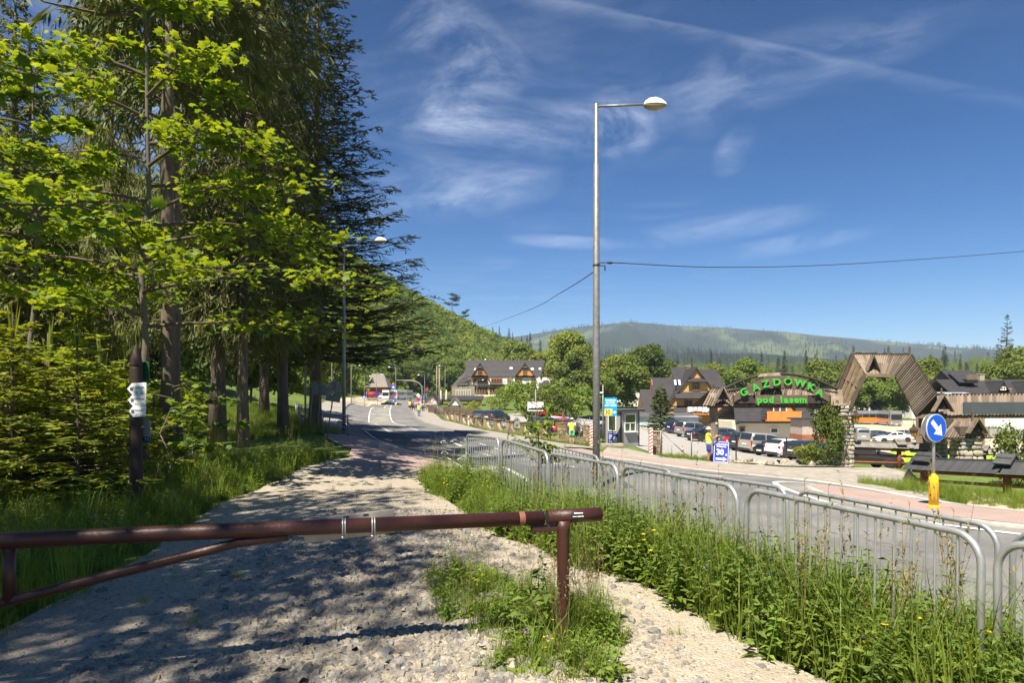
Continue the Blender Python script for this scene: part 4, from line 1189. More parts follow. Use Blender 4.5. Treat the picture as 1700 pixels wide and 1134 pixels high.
# ------------------------------------------------------------------ metals, paints, woods
M_brown = mat('brown_paint',(.066,.020,.013),.46,vscale=3.0,col2=(.036,.012,.009),bump=.2,bscale=45,detail=12)
M_galv = mat('galvanised_steel',(.42,.43,.44),.42,metal=.55,var=.18,vscale=14,detail=8,stretch=(1,1,.4))
M_galv_dull = mat('weathered_galvanised',(.23,.23,.225),.5,metal=.4,var=.22,vscale=11,detail=8,bump=.05)
M_dark = mat('dark_metal',(.03,.03,.032),.5,var=.2,vscale=8)
M_black = mat('black_rubber',(.018,.018,.018),.8)
M_white = mat('white_paint',(.78,.78,.76),.5,var=.05,vscale=5)
M_blue = mat('sign_blue',(.008,.10,.62),.35,var=.04,vscale=4)
M_blue2 = mat('board_blue',(.02,.045,.36),.45,var=.06,vscale=4)
M_cyan = mat('board_cyan',(.0,.34,.68),.4,var=.05,vscale=4)
M_yellow = mat('sign_yellow',(.85,.52,.01),.4,var=.05,vscale=4)
M_yboard = mat('board_yellow',(.85,.66,.12),.45)
M_red = mat('sign_red',(.62,.03,.02),.4,var=.05,vscale=4)
M_orange = mat('orange_plastic',(.85,.2,.03),.5)
M_ink = mat('black_ink',(.012,.012,.014),.6)
M_signback = mat('sign_back_grey',(.19,.20,.20),.5,metal=.3,var=.15,vscale=5)
M_greenplate = mat('green_plate',(.01,.10,.035),.4)
M_navy = mat('navy_plate',(.01,.04,.10),.4)
M_postwood = mat('dark_post_wood',(.030,.016,.011),.7,var=.35,vscale=6,stretch=(1,1,.12),bump=.4,bscale=14)
M_stone = mat('wall_stone',(.36,.29,.19),.9,vscale=4.5,col2=(.20,.16,.105),bump=.9,bscale=8,detail=7)
M_rock = mat('pale_rock',(.42,.37,.29),.9,vscale=3,col2=(.27,.235,.185),bump=.8,bscale=7,detail=8,objvar=.25)
M_rock_grey = mat('grey_shale',(.21,.21,.215),.85,vscale=8,col2=(.15,.148,.145),bump=.3,bscale=30,objvar=.35)
M_iron = mat('wrought_iron',(.10,.105,.11),.45,metal=.5,var=.2,vscale=9)
M_cable = mat('cable_black',(.02,.02,.022),.6)
GLASS = glass_mat('dark_glass')
M_glass_pale = mat('pale_glass',(.12,.15,.13),.06,spec=.9)
UNIT = {}
def unit_box(m,name='board'):
 k = (m.name,name)
 if k not in UNIT:
  mb = MB(); mb.box((0,0,0),(1,1,1)); UNIT[k] = mb.mesh(name,m)
 return UNIT[k]
def piece(name,m,parent,a,b,w,t,up=(0,0,1),mesh=None):
 """one plank/bar between two points (in the parent's frame), w across, t thick along 'up'; the mesh is shared"""
 a,b,up = Vector(a),Vector(b),Vector(up)
 d = b - a; ln = d.length; d.normalize()
 if abs(d.dot(up)) > .99: up = Vector((0,1,0))
 s = d.cross(up).normalized(); u = s.cross(d)
 M = Matrix((d,s,u)).transposed()
 o = link(name,mesh or unit_box(m,name),parent,(a + b) / 2,M.to_euler())
 o.scale = (ln,w,t)
 return o
# ------------------------------------------------------------------ pipe gate across the track
def pipe_gate():
 gp = Vector((.365,4.865,0)); gp.z = gz(gp.x,gp.y)
 t = thing('pipe_gate','brown steel pipe gate closed across the gravel track','gate',gp)
 def Pt(x,z,dy=0): return Vector((x - gp.x,4.79 + .244 * x - gp.y + dy,z - gp.z))
 zb = .945
 b = MB(); b.sm = True
 b.tube([Pt(-5.2,zb),Pt(-2,zb + .004),Pt(.222,zb)],.05,20)
 bm_ = b.build('beam',M_brown,t)
 c = MB(); c.tube([Pt(.045,zb),Pt(.085,zb)],.0512,20,caps=False); c.build('weld_band',mat('worn_primer',(.20,.075,.045),.6,var=.3,vscale=12),bm_)
 b = MB(); b.tube([Pt(.25,zb + .004),Pt(.64,zb + .008)],.051,20); b.cur = 1; b.tube([Pt(.2485,zb + .004),Pt(.2495,zb + .004)],.042,16); b.tube([Pt(.6402,zb + .008),Pt(.6412,zb + .008)],.043,16)
 rt = b.build('receiver_tube',[M_brown,M_black],t)
 a0,n = Pt(.42,zb + .03),Vector((.237,-.971,0))
 x = Vector((.971,.237,0))
 st = MB()
 cols = 8
 for i in range(4):      # sticker follows the pipe
  f0,f1 = math.radians(38 - i * 15),math.radians(38 - (i + 1) * 15)
  p = lambda xx,f: Vector((0,0,zb + .006 - gp.z)) + Vector((Pt(xx,0).x,Pt(xx,0).y,0)) + (n * math.cos(f) + Vector((0,0,1)) * math.sin(f)) * .0522
  st.quad(p(.41,f1),p(.50,f1),p(.50,f0),p(.41,f0))
 so = st.build('sticker',M_ink,rt)
 for k,(x0,x1,f,h,mm) in enumerate(((.430,.494,28,.007,M_white),(.415,.425,28,.010,M_greenplate),(.418,.440,2,.006,M_white),(.440,.455,2,.006,M_yboard),(.457,.480,2,.008,M_white),(.483,.497,2,.009,M_white))):
  mbx = MB(); r_ = .0529
  f_ = math.radians(f); df = h / r_
  p = lambda xx,ff: Vector((Pt(xx,0).x,Pt(xx,0).y,zb + .006 - gp.z)) + (n * math.cos(ff) + Vector((0,0,1)) * math.sin(ff)) * r_
  mbx.quad(p(x0,f_ - df / 2),p(x1,f_ - df / 2),p(x1,f_ + df / 2),p(x0,f_ + df / 2)); mbx.build('print',mm,rt)
 b = MB(); b.sm = True
 b.lathe([(.062,-.3),(.044,-.02),(.044,.80),(.05,.84),(.05,.90)],n=18)
 b.build('post',M_brown,t)
 b = MB(); b.beam(Pt(.14,zb - .075),Pt(.33,zb - .075),.05,.045); bevelled(b.build('latch_shelf',M_brown,t),.006)
 b = MB(); b.sm = True
 b.tube([Pt(-5.2,.38),Pt(-3.05,.575),Pt(-1.75,zb - .075),Pt(-1.45,zb - .048)],.031,14); b.build('brace',M_brown,t)
 b = MB(); b.tube([Pt(-2.99,.58),Pt(-2.99,zb - .04)],.034,14); b.build('strut',M_brown,t)
 # a sign plate strapped to the far side of the beam, seen from behind
 pl = MB()
 M3 = Matrix.Rotation(math.atan(.244),3,'Z') @ Matrix.Rotation(R(-4.5),3,'Y')
 c0 = Pt(-1.09,zb - .012,.066)
 pl.box(c0,(.60,.012,.152),M3)
 for zz in (-.076,.076): pl.box(c0 + M3 @ Vector((0,.008,zz)),(.60,.03,.006),M3)
 po = bevelled(pl.build('strapped_plate',mat('plate_grey',(.34,.31,.27),.5,metal=.3,var=.2,vscale=6),t),.004)
 sl = MB()
 for dx in (-.02,.11):
  sl.box(c0 + M3 @ Vector((dx,-.0075,.066 if dx != .2 else .062)),(.035 if dx != .2 else .22 * .8,.004,.009 if dx != .2 else .012),M3)
 sl.build('slot',M_ink,po)
 for xx in (-1.12,-.935):
  c = MB(); pts = []
  for k in range(20):
   f = 2 * math.pi * k / 20
   q = Pt(xx,zb); pts.append(q + n * math.cos(f) * .054 + Vector((0,0,1)) * math.sin(f) * (.054 if math.sin(f) > 0 else .066))
  c.tube(pts,.0055,6,closed=True)
  c.tube([Pt(xx + .014,zb),Pt(xx + .0141,zb)],.001,3)
  q = Pt(xx,zb - .068) + n * .03
  c.lathe([(.009,-.008),(.009,.008)],q,8)
  c.tube([p + x * .016 for p in pts],.0055,6,closed=True)
  c.build('strap',M_galv,t)
pipe_gate()
# ------------------------------------------------------------------ crowd barriers in two rows
BU = Vector((.342,-.94)); BO = Vector((-.9,13.6))
BAR_L = 1.99
def barrier_mesh():
 hoop = MB(); hoop.sm = True
 L_,Hh,r = BAR_L,1.10,.16
 pts = [(0,0,-.25),(0,0,Hh - r)]
 for k in range(1,7): a = math.pi / 2 * k / 6; pts.append((r - r * math.cos(a),0,Hh - r + r * math.sin(a)))
 for k in range(0,7): a = math.pi / 2 * k / 6; pts.append((L_ - r + r * math.sin(a),0,Hh - r + r * math.cos(a)))
 pts.append((L_,0,-.25))
 hoop.tube(pts,.0215,10)
 hm = hoop.mesh('frame',M_galv)
 rail = MB(); rail.tube([(.02,0,.16),(L_ - .02,0,.16)],.015,8); rm = rail.mesh('lower_rail',M_galv)
 bar = MB(); bar.tube([(0,0,.16),(0,0,Hh - .015)],.0075,6,caps=False); bm_ = bar.mesh('bar',M_galv)
 return hm,rm,bm_
BM = barrier_mesh()
def barrier(i,row,off,zoff,lab):
 p = BO + BU * (2.093 * i) + Vector((.94,.342)) * off
 q = p + BU * BAR_L
 z = gz(p.x,p.y) ; z2 = gz(q.x,q.y)
 ang = math.atan2(BU.y,BU.x)
 t = thing('crowd_barrier',lab,'barrier',(p.x,p.y,z + zoff),0,row)
 t.rotation_euler = (0,-math.atan2(z2 - z,BAR_L),ang)
 link('frame',BM[0],t); link('lower_rail',BM[1],t)
 for k in range(13): link('bar',BM[2],t,(.14 + k * .1425,0,0))
B1 = ('first grey tubular barrier of the front row, beside the white umbel flowers','second front-row barrier, with the leafy sapling rising behind it','third front-row barrier, the one in front of the street lamp','fourth front-row barrier, half sunk in tall grass','fifth front-row barrier, in front of the yellow bollard','last front-row barrier, cut by the frame edge')
B2 = ('first barrier of the roadside row behind the front row','second roadside-row barrier, in line with the sapling','third roadside-row barrier, beside the lamp foot','fourth roadside-row barrier behind the tall grass','fifth roadside-row barrier near the traffic island','sixth roadside-row barrier below the traffic island','seventh roadside-row barrier, mostly behind nettles')
for i,l in enumerate(B1): barrier(i,'front row of grey barriers',0,0.0,l)
for i,l in enumerate(B2): barrier(i - .35,'roadside row of grey barriers',1.2,-.02,l)
# ------------------------------------------------------------------ street lamps
def lamp_head():
 mb = MB(); mb.sm = True
 n = 12
 prof = [(0,.02,.01),(.04,.07,.06),(.14,.105,.10),(.28,.11,.115),(.42,.085,.085),(.52,.04,.04),(.55,.01,.01)]
 vs,fs = [],[]
 for (x,hw,h) in prof:
  for j in range(n + 1):
   a = math.pi * j / n
   vs.append((x,hw * math.cos(a),.01 + h * math.sin(a)))
 for i in range(len(prof) - 1):
  for j in range(n): fs.append((i * (n + 1) + j,i * (n + 1) + j + 1,(i + 1) * (n + 1) + j + 1,(i + 1) * (n + 1) + j))
 mb.add(vs,fs,True)
 top = mb.mesh('luminaire',M_white)
 lb = MB(); lb.sm = True
 vs,fs = [],[]
 for (x,hw,h) in prof:
  for j in range(n + 1):
   a = math.pi + math.pi * j / n
   vs.append((x,hw * .93 * math.cos(a),.008 + h * .75 * math.sin(a)))
 for i in range(len(prof) - 1):
  for j in range(n): fs.append((i * (n + 1) + j,i * (n + 1) + j + 1,(i + 1) * (n + 1) + j + 1,(i + 1) * (n + 1) + j))
 lb.add(vs,fs,True)
 return top,lb.mesh('lens',mat('amber_lens',(.30,.24,.13),.15,spec=.7))
LH = lamp_head()
def street_lamp(loc,lab,H=9.0,arm=1.15,rz=0,group='street lamps',r0=.085,detail=True):
 t = thing('street_lamp',lab,'street lamp',loc,rz,group)
 p = MB(); p.sm = True
 p.lathe([(r0,-.3),(r0 * .97,H * .35),(r0 * .8,H - 1.4),(r0 * .62,H - 1.38),(r0 * .6,H - .02),(r0 * .45,H)],n=14)
 p.build('pole',M_galv_dull,t)
 a = MB(); a.tube([(0,0,H - .07),(arm * .5,0,H - .05),(arm,0,H - .02)],.03,10); a.build('arm',M_galv_dull,t)
 h = link('luminaire',LH[0],t,(arm - .05,0,H - .05)); h.scale = (1,1.25,1.55); link('lens',LH[1],h)
 if detail:
  for z in (.5,.28):
   b = MB(); b.lathe([(r0 * 1.0,z - .02),(r0 * 1.16,z - .02),(r0 * 1.16,z + .02),(r0 * 1.0,z + .02)],n=14); b.build('band',M_dark,t)
  b = MB(); b.lathe([(r0 * .86,5.2),(r0 * .98,5.2),(r0 * .98,5.24),(r0 * .86,5.24)],n=14); b.tube([(.06,0,5.22),(.2,0,5.21)],.012,6); b.tube([(.2,0,5.24),(.2,0,5.1)],.014,6); b.build('cable_bracket',M_dark,t)
 return t
LB = gpx(990,810); LB = on_px(990,15.9)
street_lamp(LB,'tall grey street lamp rising behind the barriers by the road',H=9.0)
street_lamp(on_px(571,31.9),'street lamp half hidden in the spruce boughs by the bent railing',H=9.15,arm=1.5)
for px,d,H,lab in ((507,47,8,'thin lamp pole beside the red banded marker post'),(529,62,8,'thin lamp pole behind the square sign back'),(551,84,8,'thin lamp pole above the round sign back'),(583,110,6.5,'short thin lamp pole beside the dark bush at the bend'),(605,170,6,'lamp post with a bent arm in front of the shingled hut'),(625,185,6.5,'lamp post standing before the brick wall of the hut')):
 street_lamp(on_px(px,d),lab,H=H,arm=1.2,detail=False,r0=.075)
for px,d,H,rz,lab in ((657,160,9.5,math.pi,'lamp post behind the minibus carrying the crossing sign'),(739,180,9,math.pi,'lamp post above the far car park by the wooden poles'),(705,172,7,math.pi,'lamp post at the foot of the gantry'),(792,178,4.5,0,'lamp post in front of the hotel balcony')):
 street_lamp(on_px(px,d),lab,H=H,arm=1.3,rz=rz,detail=False,r0=.085)
def cable(name,pts,r,lab):
 mb = MB(); P = spline([tuple(p) for p in pts],40); mb.tube([Vector(p) for p in P],r,5)
 o = mb.build(name,M_cable); tag(o,lab,'cable')
 o2 = o
 return o
lp = Vector((LB.x,LB.y,0))
cable('overhead_cable',[at_d(997,441,15.88),at_d(1013,436,15.8),at_d(1180,443.5,19),at_d(1350,441,22.5),at_d(1520,431,26),at_d(1700,417,30),at_d(1850,402,33)],.011,'black overhead cable running from the street lamp towards the gate side')
cable('overhead_cable',[at_d(988,450,15.9),at_d(930,486.5,24),at_d(870,518,40),at_d(795,545,90),at_d(762,553,150)],.012,'thin overhead cable sagging from the street lamp towards the hill')
mb = MB(); a,b_ = at_d(1009,436.2,15.82),at_d(1016,436.4,15.86); mb.tube([a,b_],.03,8); tag(mb.build('cable_clamp',M_dark),'small black clamp on the overhead cable beside the lamp','cable clamp')
# ------------------------------------------------------------------ trail post with arrow boards
def trail_post():
 g = on_px(226,10.7)
 t = thing('trail_signpost','dark wooden trail post with three white arrow boards','signpost',g)
 b = MB(); b.sm = True
 b.lathe([(.105,-.3),(.10,.0),(.094,2.26),(.094,2.27),(.087,2.28),(.087,2.30),(.094,2.31),(.094,2.33),(.075,2.45),(.03,2.60),(.0,2.64)],n=20)
 b.build('post',M_postwood,t)
 bk = MB(); bk.box((.03,.12,2.22),(.235,.014,.31)); bevelled(bk.build('green_plaque',M_greenplate,t),.03,3)
 lo = MB(); lo.box((.05,.11,1.285),(.24,.012,.36)); bevelled(lo.build('grey_plaque',mat('plaque_grey',(.30,.31,.31),.5,var=.1,vscale=5),t),.006)
 lb = MB(); lb.box((.115,.10,1.145),(.115,.012,.085)); nb = lb.build('blue_label',M_navy,t)
 for k in (-.02,.02):
  m_ = MB(); m_.box((.115 + k,.092,1.16),(.016,.004,.014)); m_.build('print',M_white,nb)
 m_ = MB(); m_.box((.115,.092,1.13),(.08,.004,.012)); m_.build('print',M_cyan,nb)
 txt = (('Dolina Kościeliska','1 h 20','.'),('Dolina Małej Łąki','45 min',''),('Kuźnice Zak.','3 h',''))
 for k in range(3):
  z = 1.945 - k * .175
  pts = [(-.105 + .012 * k,0),(-.03 + .01 * k,.088),(.196 - .007 * k,.088 + .004 * (k == 0)),(.19 - .007 * k,-.075),(-.03 + .01 * k,-.088)]
  pm = MB(); pm.prism(pts,.014); ab = pm.build('arrow_board',M_white,t,(.03,-.118,z),(0,R(-1.5 + k * 1.2),0))
  for (x0,z0,w_,h_) in ((-.036 + .01 * k,0,.046,.05),):
   q = MB(); q.box((x0,-.003,z0),(w_,.004,h_)); q.build('trail_mark',mat('mark_grey',(.10,.10,.11),.6),ab)
  tm = text_mesh(txt[k][0],.036,.0008,mat=M_ink,align='LEFT'); o = link('lettering',tm,ab,(-.006 + .012 * k,-.0035,.018),UPRIGHT); o.scale = (.62,1,1)
  tm = text_mesh(txt[k][1],.03,.0008,mat=M_ink,align='LEFT'); o = link('lettering',tm,ab,(0 + .012 * k,-.0035,-.06),UPRIGHT); o.scale = (.7,1,1)
  tm = text_mesh('▸·PTTK',.02,.0008,mat=M_ink,align='LEFT'); link('lettering',tm,ab,(.10,-.0035,-.058),UPRIGHT)
trail_post()
# ------------------------------------------------------------------ keep-right sign on the traffic island
def keep_right():
 g = Vector((ISL.x,ISL.y,gz(ISL.x,ISL.y) + .13))
 n = Vector((.36,-.93))
 rz = math.atan2(n.y,n.x) + math.pi / 2       # local -Y faces along n
 t = thing('keep_right_sign','round blue sign with white arrow on a yellow bollard','road sign',g,rz)
 b = MB(); b.sm = True
 b.lathe([(.125,-.02),(.125,.035),(.118,.05),(.105,.058),(.105,.06)],n=24); b.build('base',M_yellow,t)
 k = 12
 vs,fs = [],[]
 bd = MB()
 bd.lathe([(.098,.055),(.098,.62),(.094,.66),(.078,.70),(.05,.72),(.04,.735),(.04,.745)],n=24); bd.build('bollard',M_yellow,t)
 sl = mat('bollard_groove',(.62,.33,.006),.5)
 for j in range(8):
  a = 2 * math.pi * (j + .5) / 8
  q = MB(); q.beam((math.cos(a) * .0955,math.sin(a) * .0955,.19),(math.cos(a) * .0955,math.sin(a) * .0955,.56),.026,.008,up=(math.cos(a),math.sin(a),0)); q.build('groove',sl,t)
 p = MB(); p.tube([(0,0,.7),(0,0,2.02)],.03,14); p.build('pole',M_galv,t)
 for y,nm,mm in ((-.052,'sign_face',M_blue),(.052,'rear_sign',M_signback)):
  d = MB(); d.lathe([(.305,-.009),(.312,-.012),(.312,.012),(.305,.009)] if 0 else [(.312,-.012),(.312,.012)],(0,y,1.75),40,'Y'); f = d.build(nm,M_galv,t)
  if nm == 'sign_face':
   r_ = MB(); r_.lathe([(.304,-.003),(.304,.003)],(0,y - .014,1.75),40,'Y'); r_.build('white_rim',M_white,f)
   r_ = MB(); r_.lathe([(.292,-.003),(.292,.003)],(0,y - .018,1.75),40,'Y'); r_.build('blue_disc',M_blue,f)
   # arrow pointing down to the right
   A = [(-.21,.055),(-.21,-.055),(.03,-.055),(.03,-.15),(.24,0),(.03,.15),(.03,.055)]
   an = R(-45); A = [(x * math.cos(an) - z * math.sin(an),1.75 + x * math.sin(an) + z * math.cos(an)) for x,z in A]
   m_ = MB(); m_.prism(A,.004,Matrix.Translation((0,y - .0245,0))); m_.build('arrow',M_white,f)
 for z in (1.62,1.88):
  m_ = MB(); m_.box((0,0,z),(.075,.09,.03)); m_.build('clamp',M_galv,t)
keep_right()
# ------------------------------------------------------------------ parking attendant's corner
KL = on_px(1031,47.2)
def kiosk():
 t = thing('parking_kiosk','small grey parking kiosk with white framed windows','kiosk',KL,R(34))
 m1 = mat('kiosk_panel',(.30,.295,.30),.5,var=.06,vscale=3,stretch=(1,1,.1)); m2 = mat('kiosk_trim',(.06,.06,.065),.45)
 w,dp,h = 1.68,1.62,2.42
 b = MB(); b.box((w / 2,dp / 2,h / 2 - .1),(w,dp,h + .2)); b.build('wall',m1,t)
 for k,x in enumerate((.0,w)):
  for y in (0,dp):
   q = MB(); q.box((x,y,h / 2),(.09,.09,h)); q.build('corner_post',m2,t)
 rf = MB(); rf.box((w / 2 + .1,dp / 2,h + .05),(w + .55,dp + .5,.13)); rf.cur = 1; rf.box((w / 2 + .1,dp / 2,h + .135),(w + .6,dp + .55,.04)); bevelled(rf.build('roof',[m2,mat('kiosk_roof',(.14,.15,.16),.5)],t),.01)
 def window(name,c,ww,hh,face,divs):
  fr = MB(); s = .055
  X = Vector((1,0,0)) if face == 'f' else Vector((0,1,0)); Nn = Vector((0,-1,0)) if face == 'f' else Vector((-1,0,0)); Z = Vector((0,0,1))
  c = Vector(c)
  def bar(a,b_,th): fr.beam(c + X * a[0] + Z * a[1] + Nn * .02,c + X * b_[0] + Z * b_[1] + Nn * .02,th,.05,up=Nn)
  bar((-ww / 2,-hh / 2),(ww / 2,-hh / 2),s); bar((-ww / 2,hh / 2),(ww / 2,hh / 2),s); bar((-ww / 2,-hh / 2),(-ww / 2,hh / 2),s); bar((ww / 2,-hh / 2),(ww / 2,hh / 2),s)
  for a,b_ in divs: bar(a,b_,s)
  f = fr.build(name,M_white,t)
  p = MB(); p.beam(c + X * (-ww / 2) + Nn * .004,c + X * (ww / 2) + Nn * .004,hh,.008,up=Nn); p.build('pane',mat('kiosk_pane',(.07,.11,.05),.05,spec=.9,vscale=2.2,col2=(.02,.03,.025)),f)
  return f
 window('window',(w * .5,0,1.62),1.0,1.2,'f',[((-.5,-.02),(.5,-.02)),((0,-.6),(0,-.02))])
 window('window',(0,dp * .55,1.62),.75,1.15,'l',[])
 s = MB(); s.box((w * .52,-.1,.98),(1.15,.24,.05)); s.build('counter',M_white,t)
 p = MB(); p.box((-.02,dp * .5,.50),(.02,1.0,.72)); po = p.build('blue_poster',M_blue2,t)
 c = MB(); c.lathe([(.2,-.004),(.2,.004)],(-.035,dp * .5 - .28,.46),18,'X'); c.build('white_circle',M_white,po)
 for z in (.72,.6,.48):
  q = MB(); q.box((-.034,dp * .5 + .2,z),(.006,.38,.06)); q.build('print',M_white,po)
 q = MB(); q.box((-.034,dp * .5 + .2,.3),(.006,.3,.05)); q.build('print',M_white,po)
kiosk()
_s = MB(); _s.box((0,0,.12),(1.5,.55,.26)); bevelled(tag(_s.build('stone_step',M_rock,None,on_px(1016,45.5),(0,0,.2)),'long pale stone slab lying at the kiosk foot','step'),.05)
def parking_board():
 g = on_px(1001,46.2)
 t = thing('parking_sign','cyan paid parking sign with a yellow 30 panel on a grey pole','sign',g)
 p = MB(); p.tube([(0,0,-.2),(0,0,4.15)],.045,10); p.build('pole',M_galv_dull,t)
 c = MB(); c.box((-.12,-.04,3.62),(.2,.1,.1)); c.build('security_camera',M_white,t)
 b = MB(); b.box((.51,-.06,2.66),(.86,.03,1.24)); bo = b.build('board',M_cyan,t)
 for k,s in enumerate(('PARKING','PŁATNY','CAŁY DZIEŃ')):
  o = link('lettering',text_mesh(s,.165,.002,.006,mat=M_white),bo,(.50,-.078,3.10 - k * .175),UPRIGHT)
  o.scale = (.86 if k == 2 else 1,1,1)
 y = MB(); y.box((.36,-.08,2.29),(.53,.012,.46)); yo = y.build('price_panel',M_yboard,t)
 o = link('lettering',text_mesh('30',.42,.002,.004,mat=M_ink),yo,(.30,-.09,2.29),UPRIGHT); o.scale = (.8,1,1)
 link('lettering',text_mesh('zł',.13,.002,.002,mat=M_ink),yo,(.56,-.09,2.17),UPRIGHT)
 a = MB(); a.prism([(.67,2.24),(.77,2.24),(.77,2.17),(.90,2.29),(.77,2.41),(.77,2.34),(.67,2.34)],.01,Matrix.Translation((0,-.086,0))); a.build('arrow',M_white,bo)
parking_board()
def striped_board(loc,h,w,lab,rz=0):
 t = thing('warning_board',lab,'warning board',loc,rz,'red and white striped boards')
 b = MB(); b.box((0,0,h / 2),(w,.03,h)); b.build('board',M_white,t)
 n = int(h / .17)
 for k in range(n):
  z = .03 + k * h / n
  q = MB(); q.prism([(-w / 2,z),(w / 2,z + .12),(w / 2,min(h,z + .20)),(-w / 2,z + .08)],.004,Matrix.Translation((0,-.0195,0))); q.build('stripe',M_red,t)
striped_board(on_px(982,43.2,.1),1.5,.24,'red and white striped board on the end of the stone wall')
striped_board(on_px(1081,38.3,.02),1.5,.18,'red and white striped board on the stone gate pillar')
def stone_post(loc,lab,w,h):
 t = thing('stone_pillar',lab,'pillar',loc,.2)
 b = MB(); b.box((0,0,h / 2 - .1),(w * .9,w * .9,h + .2)); b.build('mortar_core',mat('mortar',(.22,.19,.145),.95,var=.2,vscale=6),t)
 r = random.Random(4); rows = 6
 for k in range(rows):
  for f in range(4):
   n = 2
   for j in range(n):
    a = f * math.pi / 2
    u = (-.5 + (j + .5) / n + r.uniform(-.04,.04)) * w * .98
    c = Matrix.Rotation(a,3,'Z') @ Vector((u,-w * .46,(k + .5) * h / rows))
    o = link('stone',unit_box(M_stone_v[(k + f + j) % 3],'stone'),t,c,(r.uniform(-.04,.04),r.uniform(-.04,.04),a)); o.scale = (w / n * r.uniform(.8,.98),w * .12,h / rows * r.uniform(.82,.95))
 c = MB(); c.box((0,0,h + .035),(w * 1.18,w * 1.18,.09)); bevelled(c.build('cap_stone',M_stone,t),.02)
M_stone_v = [mat('stone_tan',(.38,.29,.17),.9,vscale=7,col2=(.25,.185,.11),bump=.7,bscale=10),mat('stone_brown',(.27,.20,.125),.9,vscale=7,col2=(.18,.135,.09),bump=.7,bscale=10),mat('stone_pale',(.44,.37,.26),.9,vscale=7,col2=(.31,.26,.18),bump=.7,bscale=10)]
stone_post(on_px(1088,39.2),'square stone gate pillar between kiosk and wire fence',.58,1.32)
# chain-link fence along the car park
def wire_fence(lab,pts,h,group=None):
 base = [gpx(*p) if len(p) == 2 else on_px(p[0],p[2]) for p in pts]
 t = thing('wire_fence',lab,'fence',base[0])
 o0 = base[0]
 for p in base:
  q = MB(); q.tube([p - o0 + Vector((0,0,-.1)),p - o0 + Vector((0,0,h))],.035,8); q.build('post',M_galv_dull,t)
 n = MB()
 for a,b in zip(base[:-1],base[1:]):
  a,b = a - o0,b - o0; L_ = (b - a).length; k = int(L_ / .16)
  for i in range(-int(h / .16),k):
   for s in (0,1):
    u0,u1 = i * .16,i * .16 + h
    z0,z1 = 0,h
    if u0 < 0: z0 = -u0; u0 = 0
    if u1 > L_: z1 = h - (u1 - L_); u1 = L_
    if z1 <= z0: continue
    zz = (z0,z1) if s == 0 else (h - z0,h - z1)
    n.tube([a.lerp(b,u0 / L_) + Vector((0,0,zz[0] + .05)),a.lerp(b,u1 / L_) + Vector((0,0,zz[1] + .05))],.0022,3,caps=False)
  n.tube([a + Vector((0,0,h - .02)),b + Vector((0,0,h - .02))],.005,4,caps=False)
 tag(n.build('netting',M_galv_dull,t),kind='stuff')
 a,b = base[0] - o0,base[1] - o0
 q = MB(); q.tube([a + Vector((0,0,h - .05)),a.lerp(b,.92) + Vector((0,0,.06))],.025,8); q.build('diagonal_brace',M_galv_dull,t)
wire_fence('wire mesh fence on thin grey posts along the car park',[(1097,757),(1148,762),(1222,767),(1306,772)],1.45)
def cone(loc,lab):
 t = thing('traffic_cone',lab,'traffic cone',loc)
 b = MB(); b.box((0,0,.02),(.28,.28,.04)); b.build('base',M_orange,t)
 c = MB(); c.sm = True; c.lathe([(.11,.04),(.025,.48),(.02,.5)],n=16); c.build('cone',M_orange,t)
 c = MB(); c.sm = True; c.lathe([(.084,.2),(.063,.31)],n=16); c.build('white_band',M_white,t)
cone(gpx(1133,752),'small orange and white traffic cone behind the wire fence')
def town_sign():
 g = on_px(889,52)
 t = thing('town_limit_sign','white sign with a black town skyline above the stone wall','sign',g)
 p = MB(); p.tube([(0,0,-.1),(0,0,3.7)],.035,8); p.build('pole',M_galv_dull,t)
 z0 = 1.8 - (691 - 660) / F_PX * 52 - g.z; W_,H_ = 1.24,.74
 zc = 1.8 - (675 - 660) / F_PX * 52 - g.z
 b = MB(); b.box((0,-.05,zc),(W_,.03,H_)); bo = b.build('board',M_white,t)
 sky_ = [(-.56,-.26),(.54,-.26),(.54,.05),(.46,.05),(.46,-.10),(.30,-.10),(.25,-.04),(.2,-.12),(.05,-.12),(.0,-.02),(-.05,-.12),(-.2,-.12),(-.26,-.05),(-.32,-.14),(-.4,-.14),(-.44,-.08),(-.48,-.16),(-.56,-.16)]
 s = MB(); s.prism([(x,z + zc) for x,z in sky_],.006,Matrix.Translation((0,-.074,0))); s.build('town_skyline',M_ink,bo)
 s = MB()
 for (x,z,w_,h_) in ((0,H_ / 2 - .02,W_,.02),(0,-H_ / 2 + .02,W_,.02),(-W_ / 2 + .02,0,.02,H_),(W_ / 2 - .02,0,.02,H_)): s.box((x,-.068,zc + z),(w_,.006,h_))
 s.build('border',M_galv,bo)
town_sign()
# ------------------------------------------------------------------ low stone wall with wrought-iron wheels
def iron_wheel(r=.62):
 mb = MB(); mb.sm = True
 ring = lambda c,rr,t_,n=20: mb.tube([(c[0] + rr * math.cos(2 * math.pi * k / n),0,c[1] + rr * math.sin(2 * math.pi * k / n)) for k in range(n)],t_,5,closed=True)
 ring((0,0),r,.026); ring((0,0),r * .3,.02,12)
 for k in range(6):
  a = math.pi / 3 * k
  mb.tube([(r * .3 * math.cos(a),0,r * .3 * math.sin(a)),(r * math.cos(a),0,r * math.sin(a))],.018,5)
  sp = [(math.cos(a + .5) * r * .66 + math.cos(f) * r * .26 * (1 - f / 14),0,math.sin(a + .5) * r * .66 + math.sin(f) * r * .26 * (1 - f / 14)) for f in np.linspace(0,10,18)]
  mb.tube(sp,.014,4)
 return mb.mesh('iron_wheel',M_iron)
IW = iron_wheel()
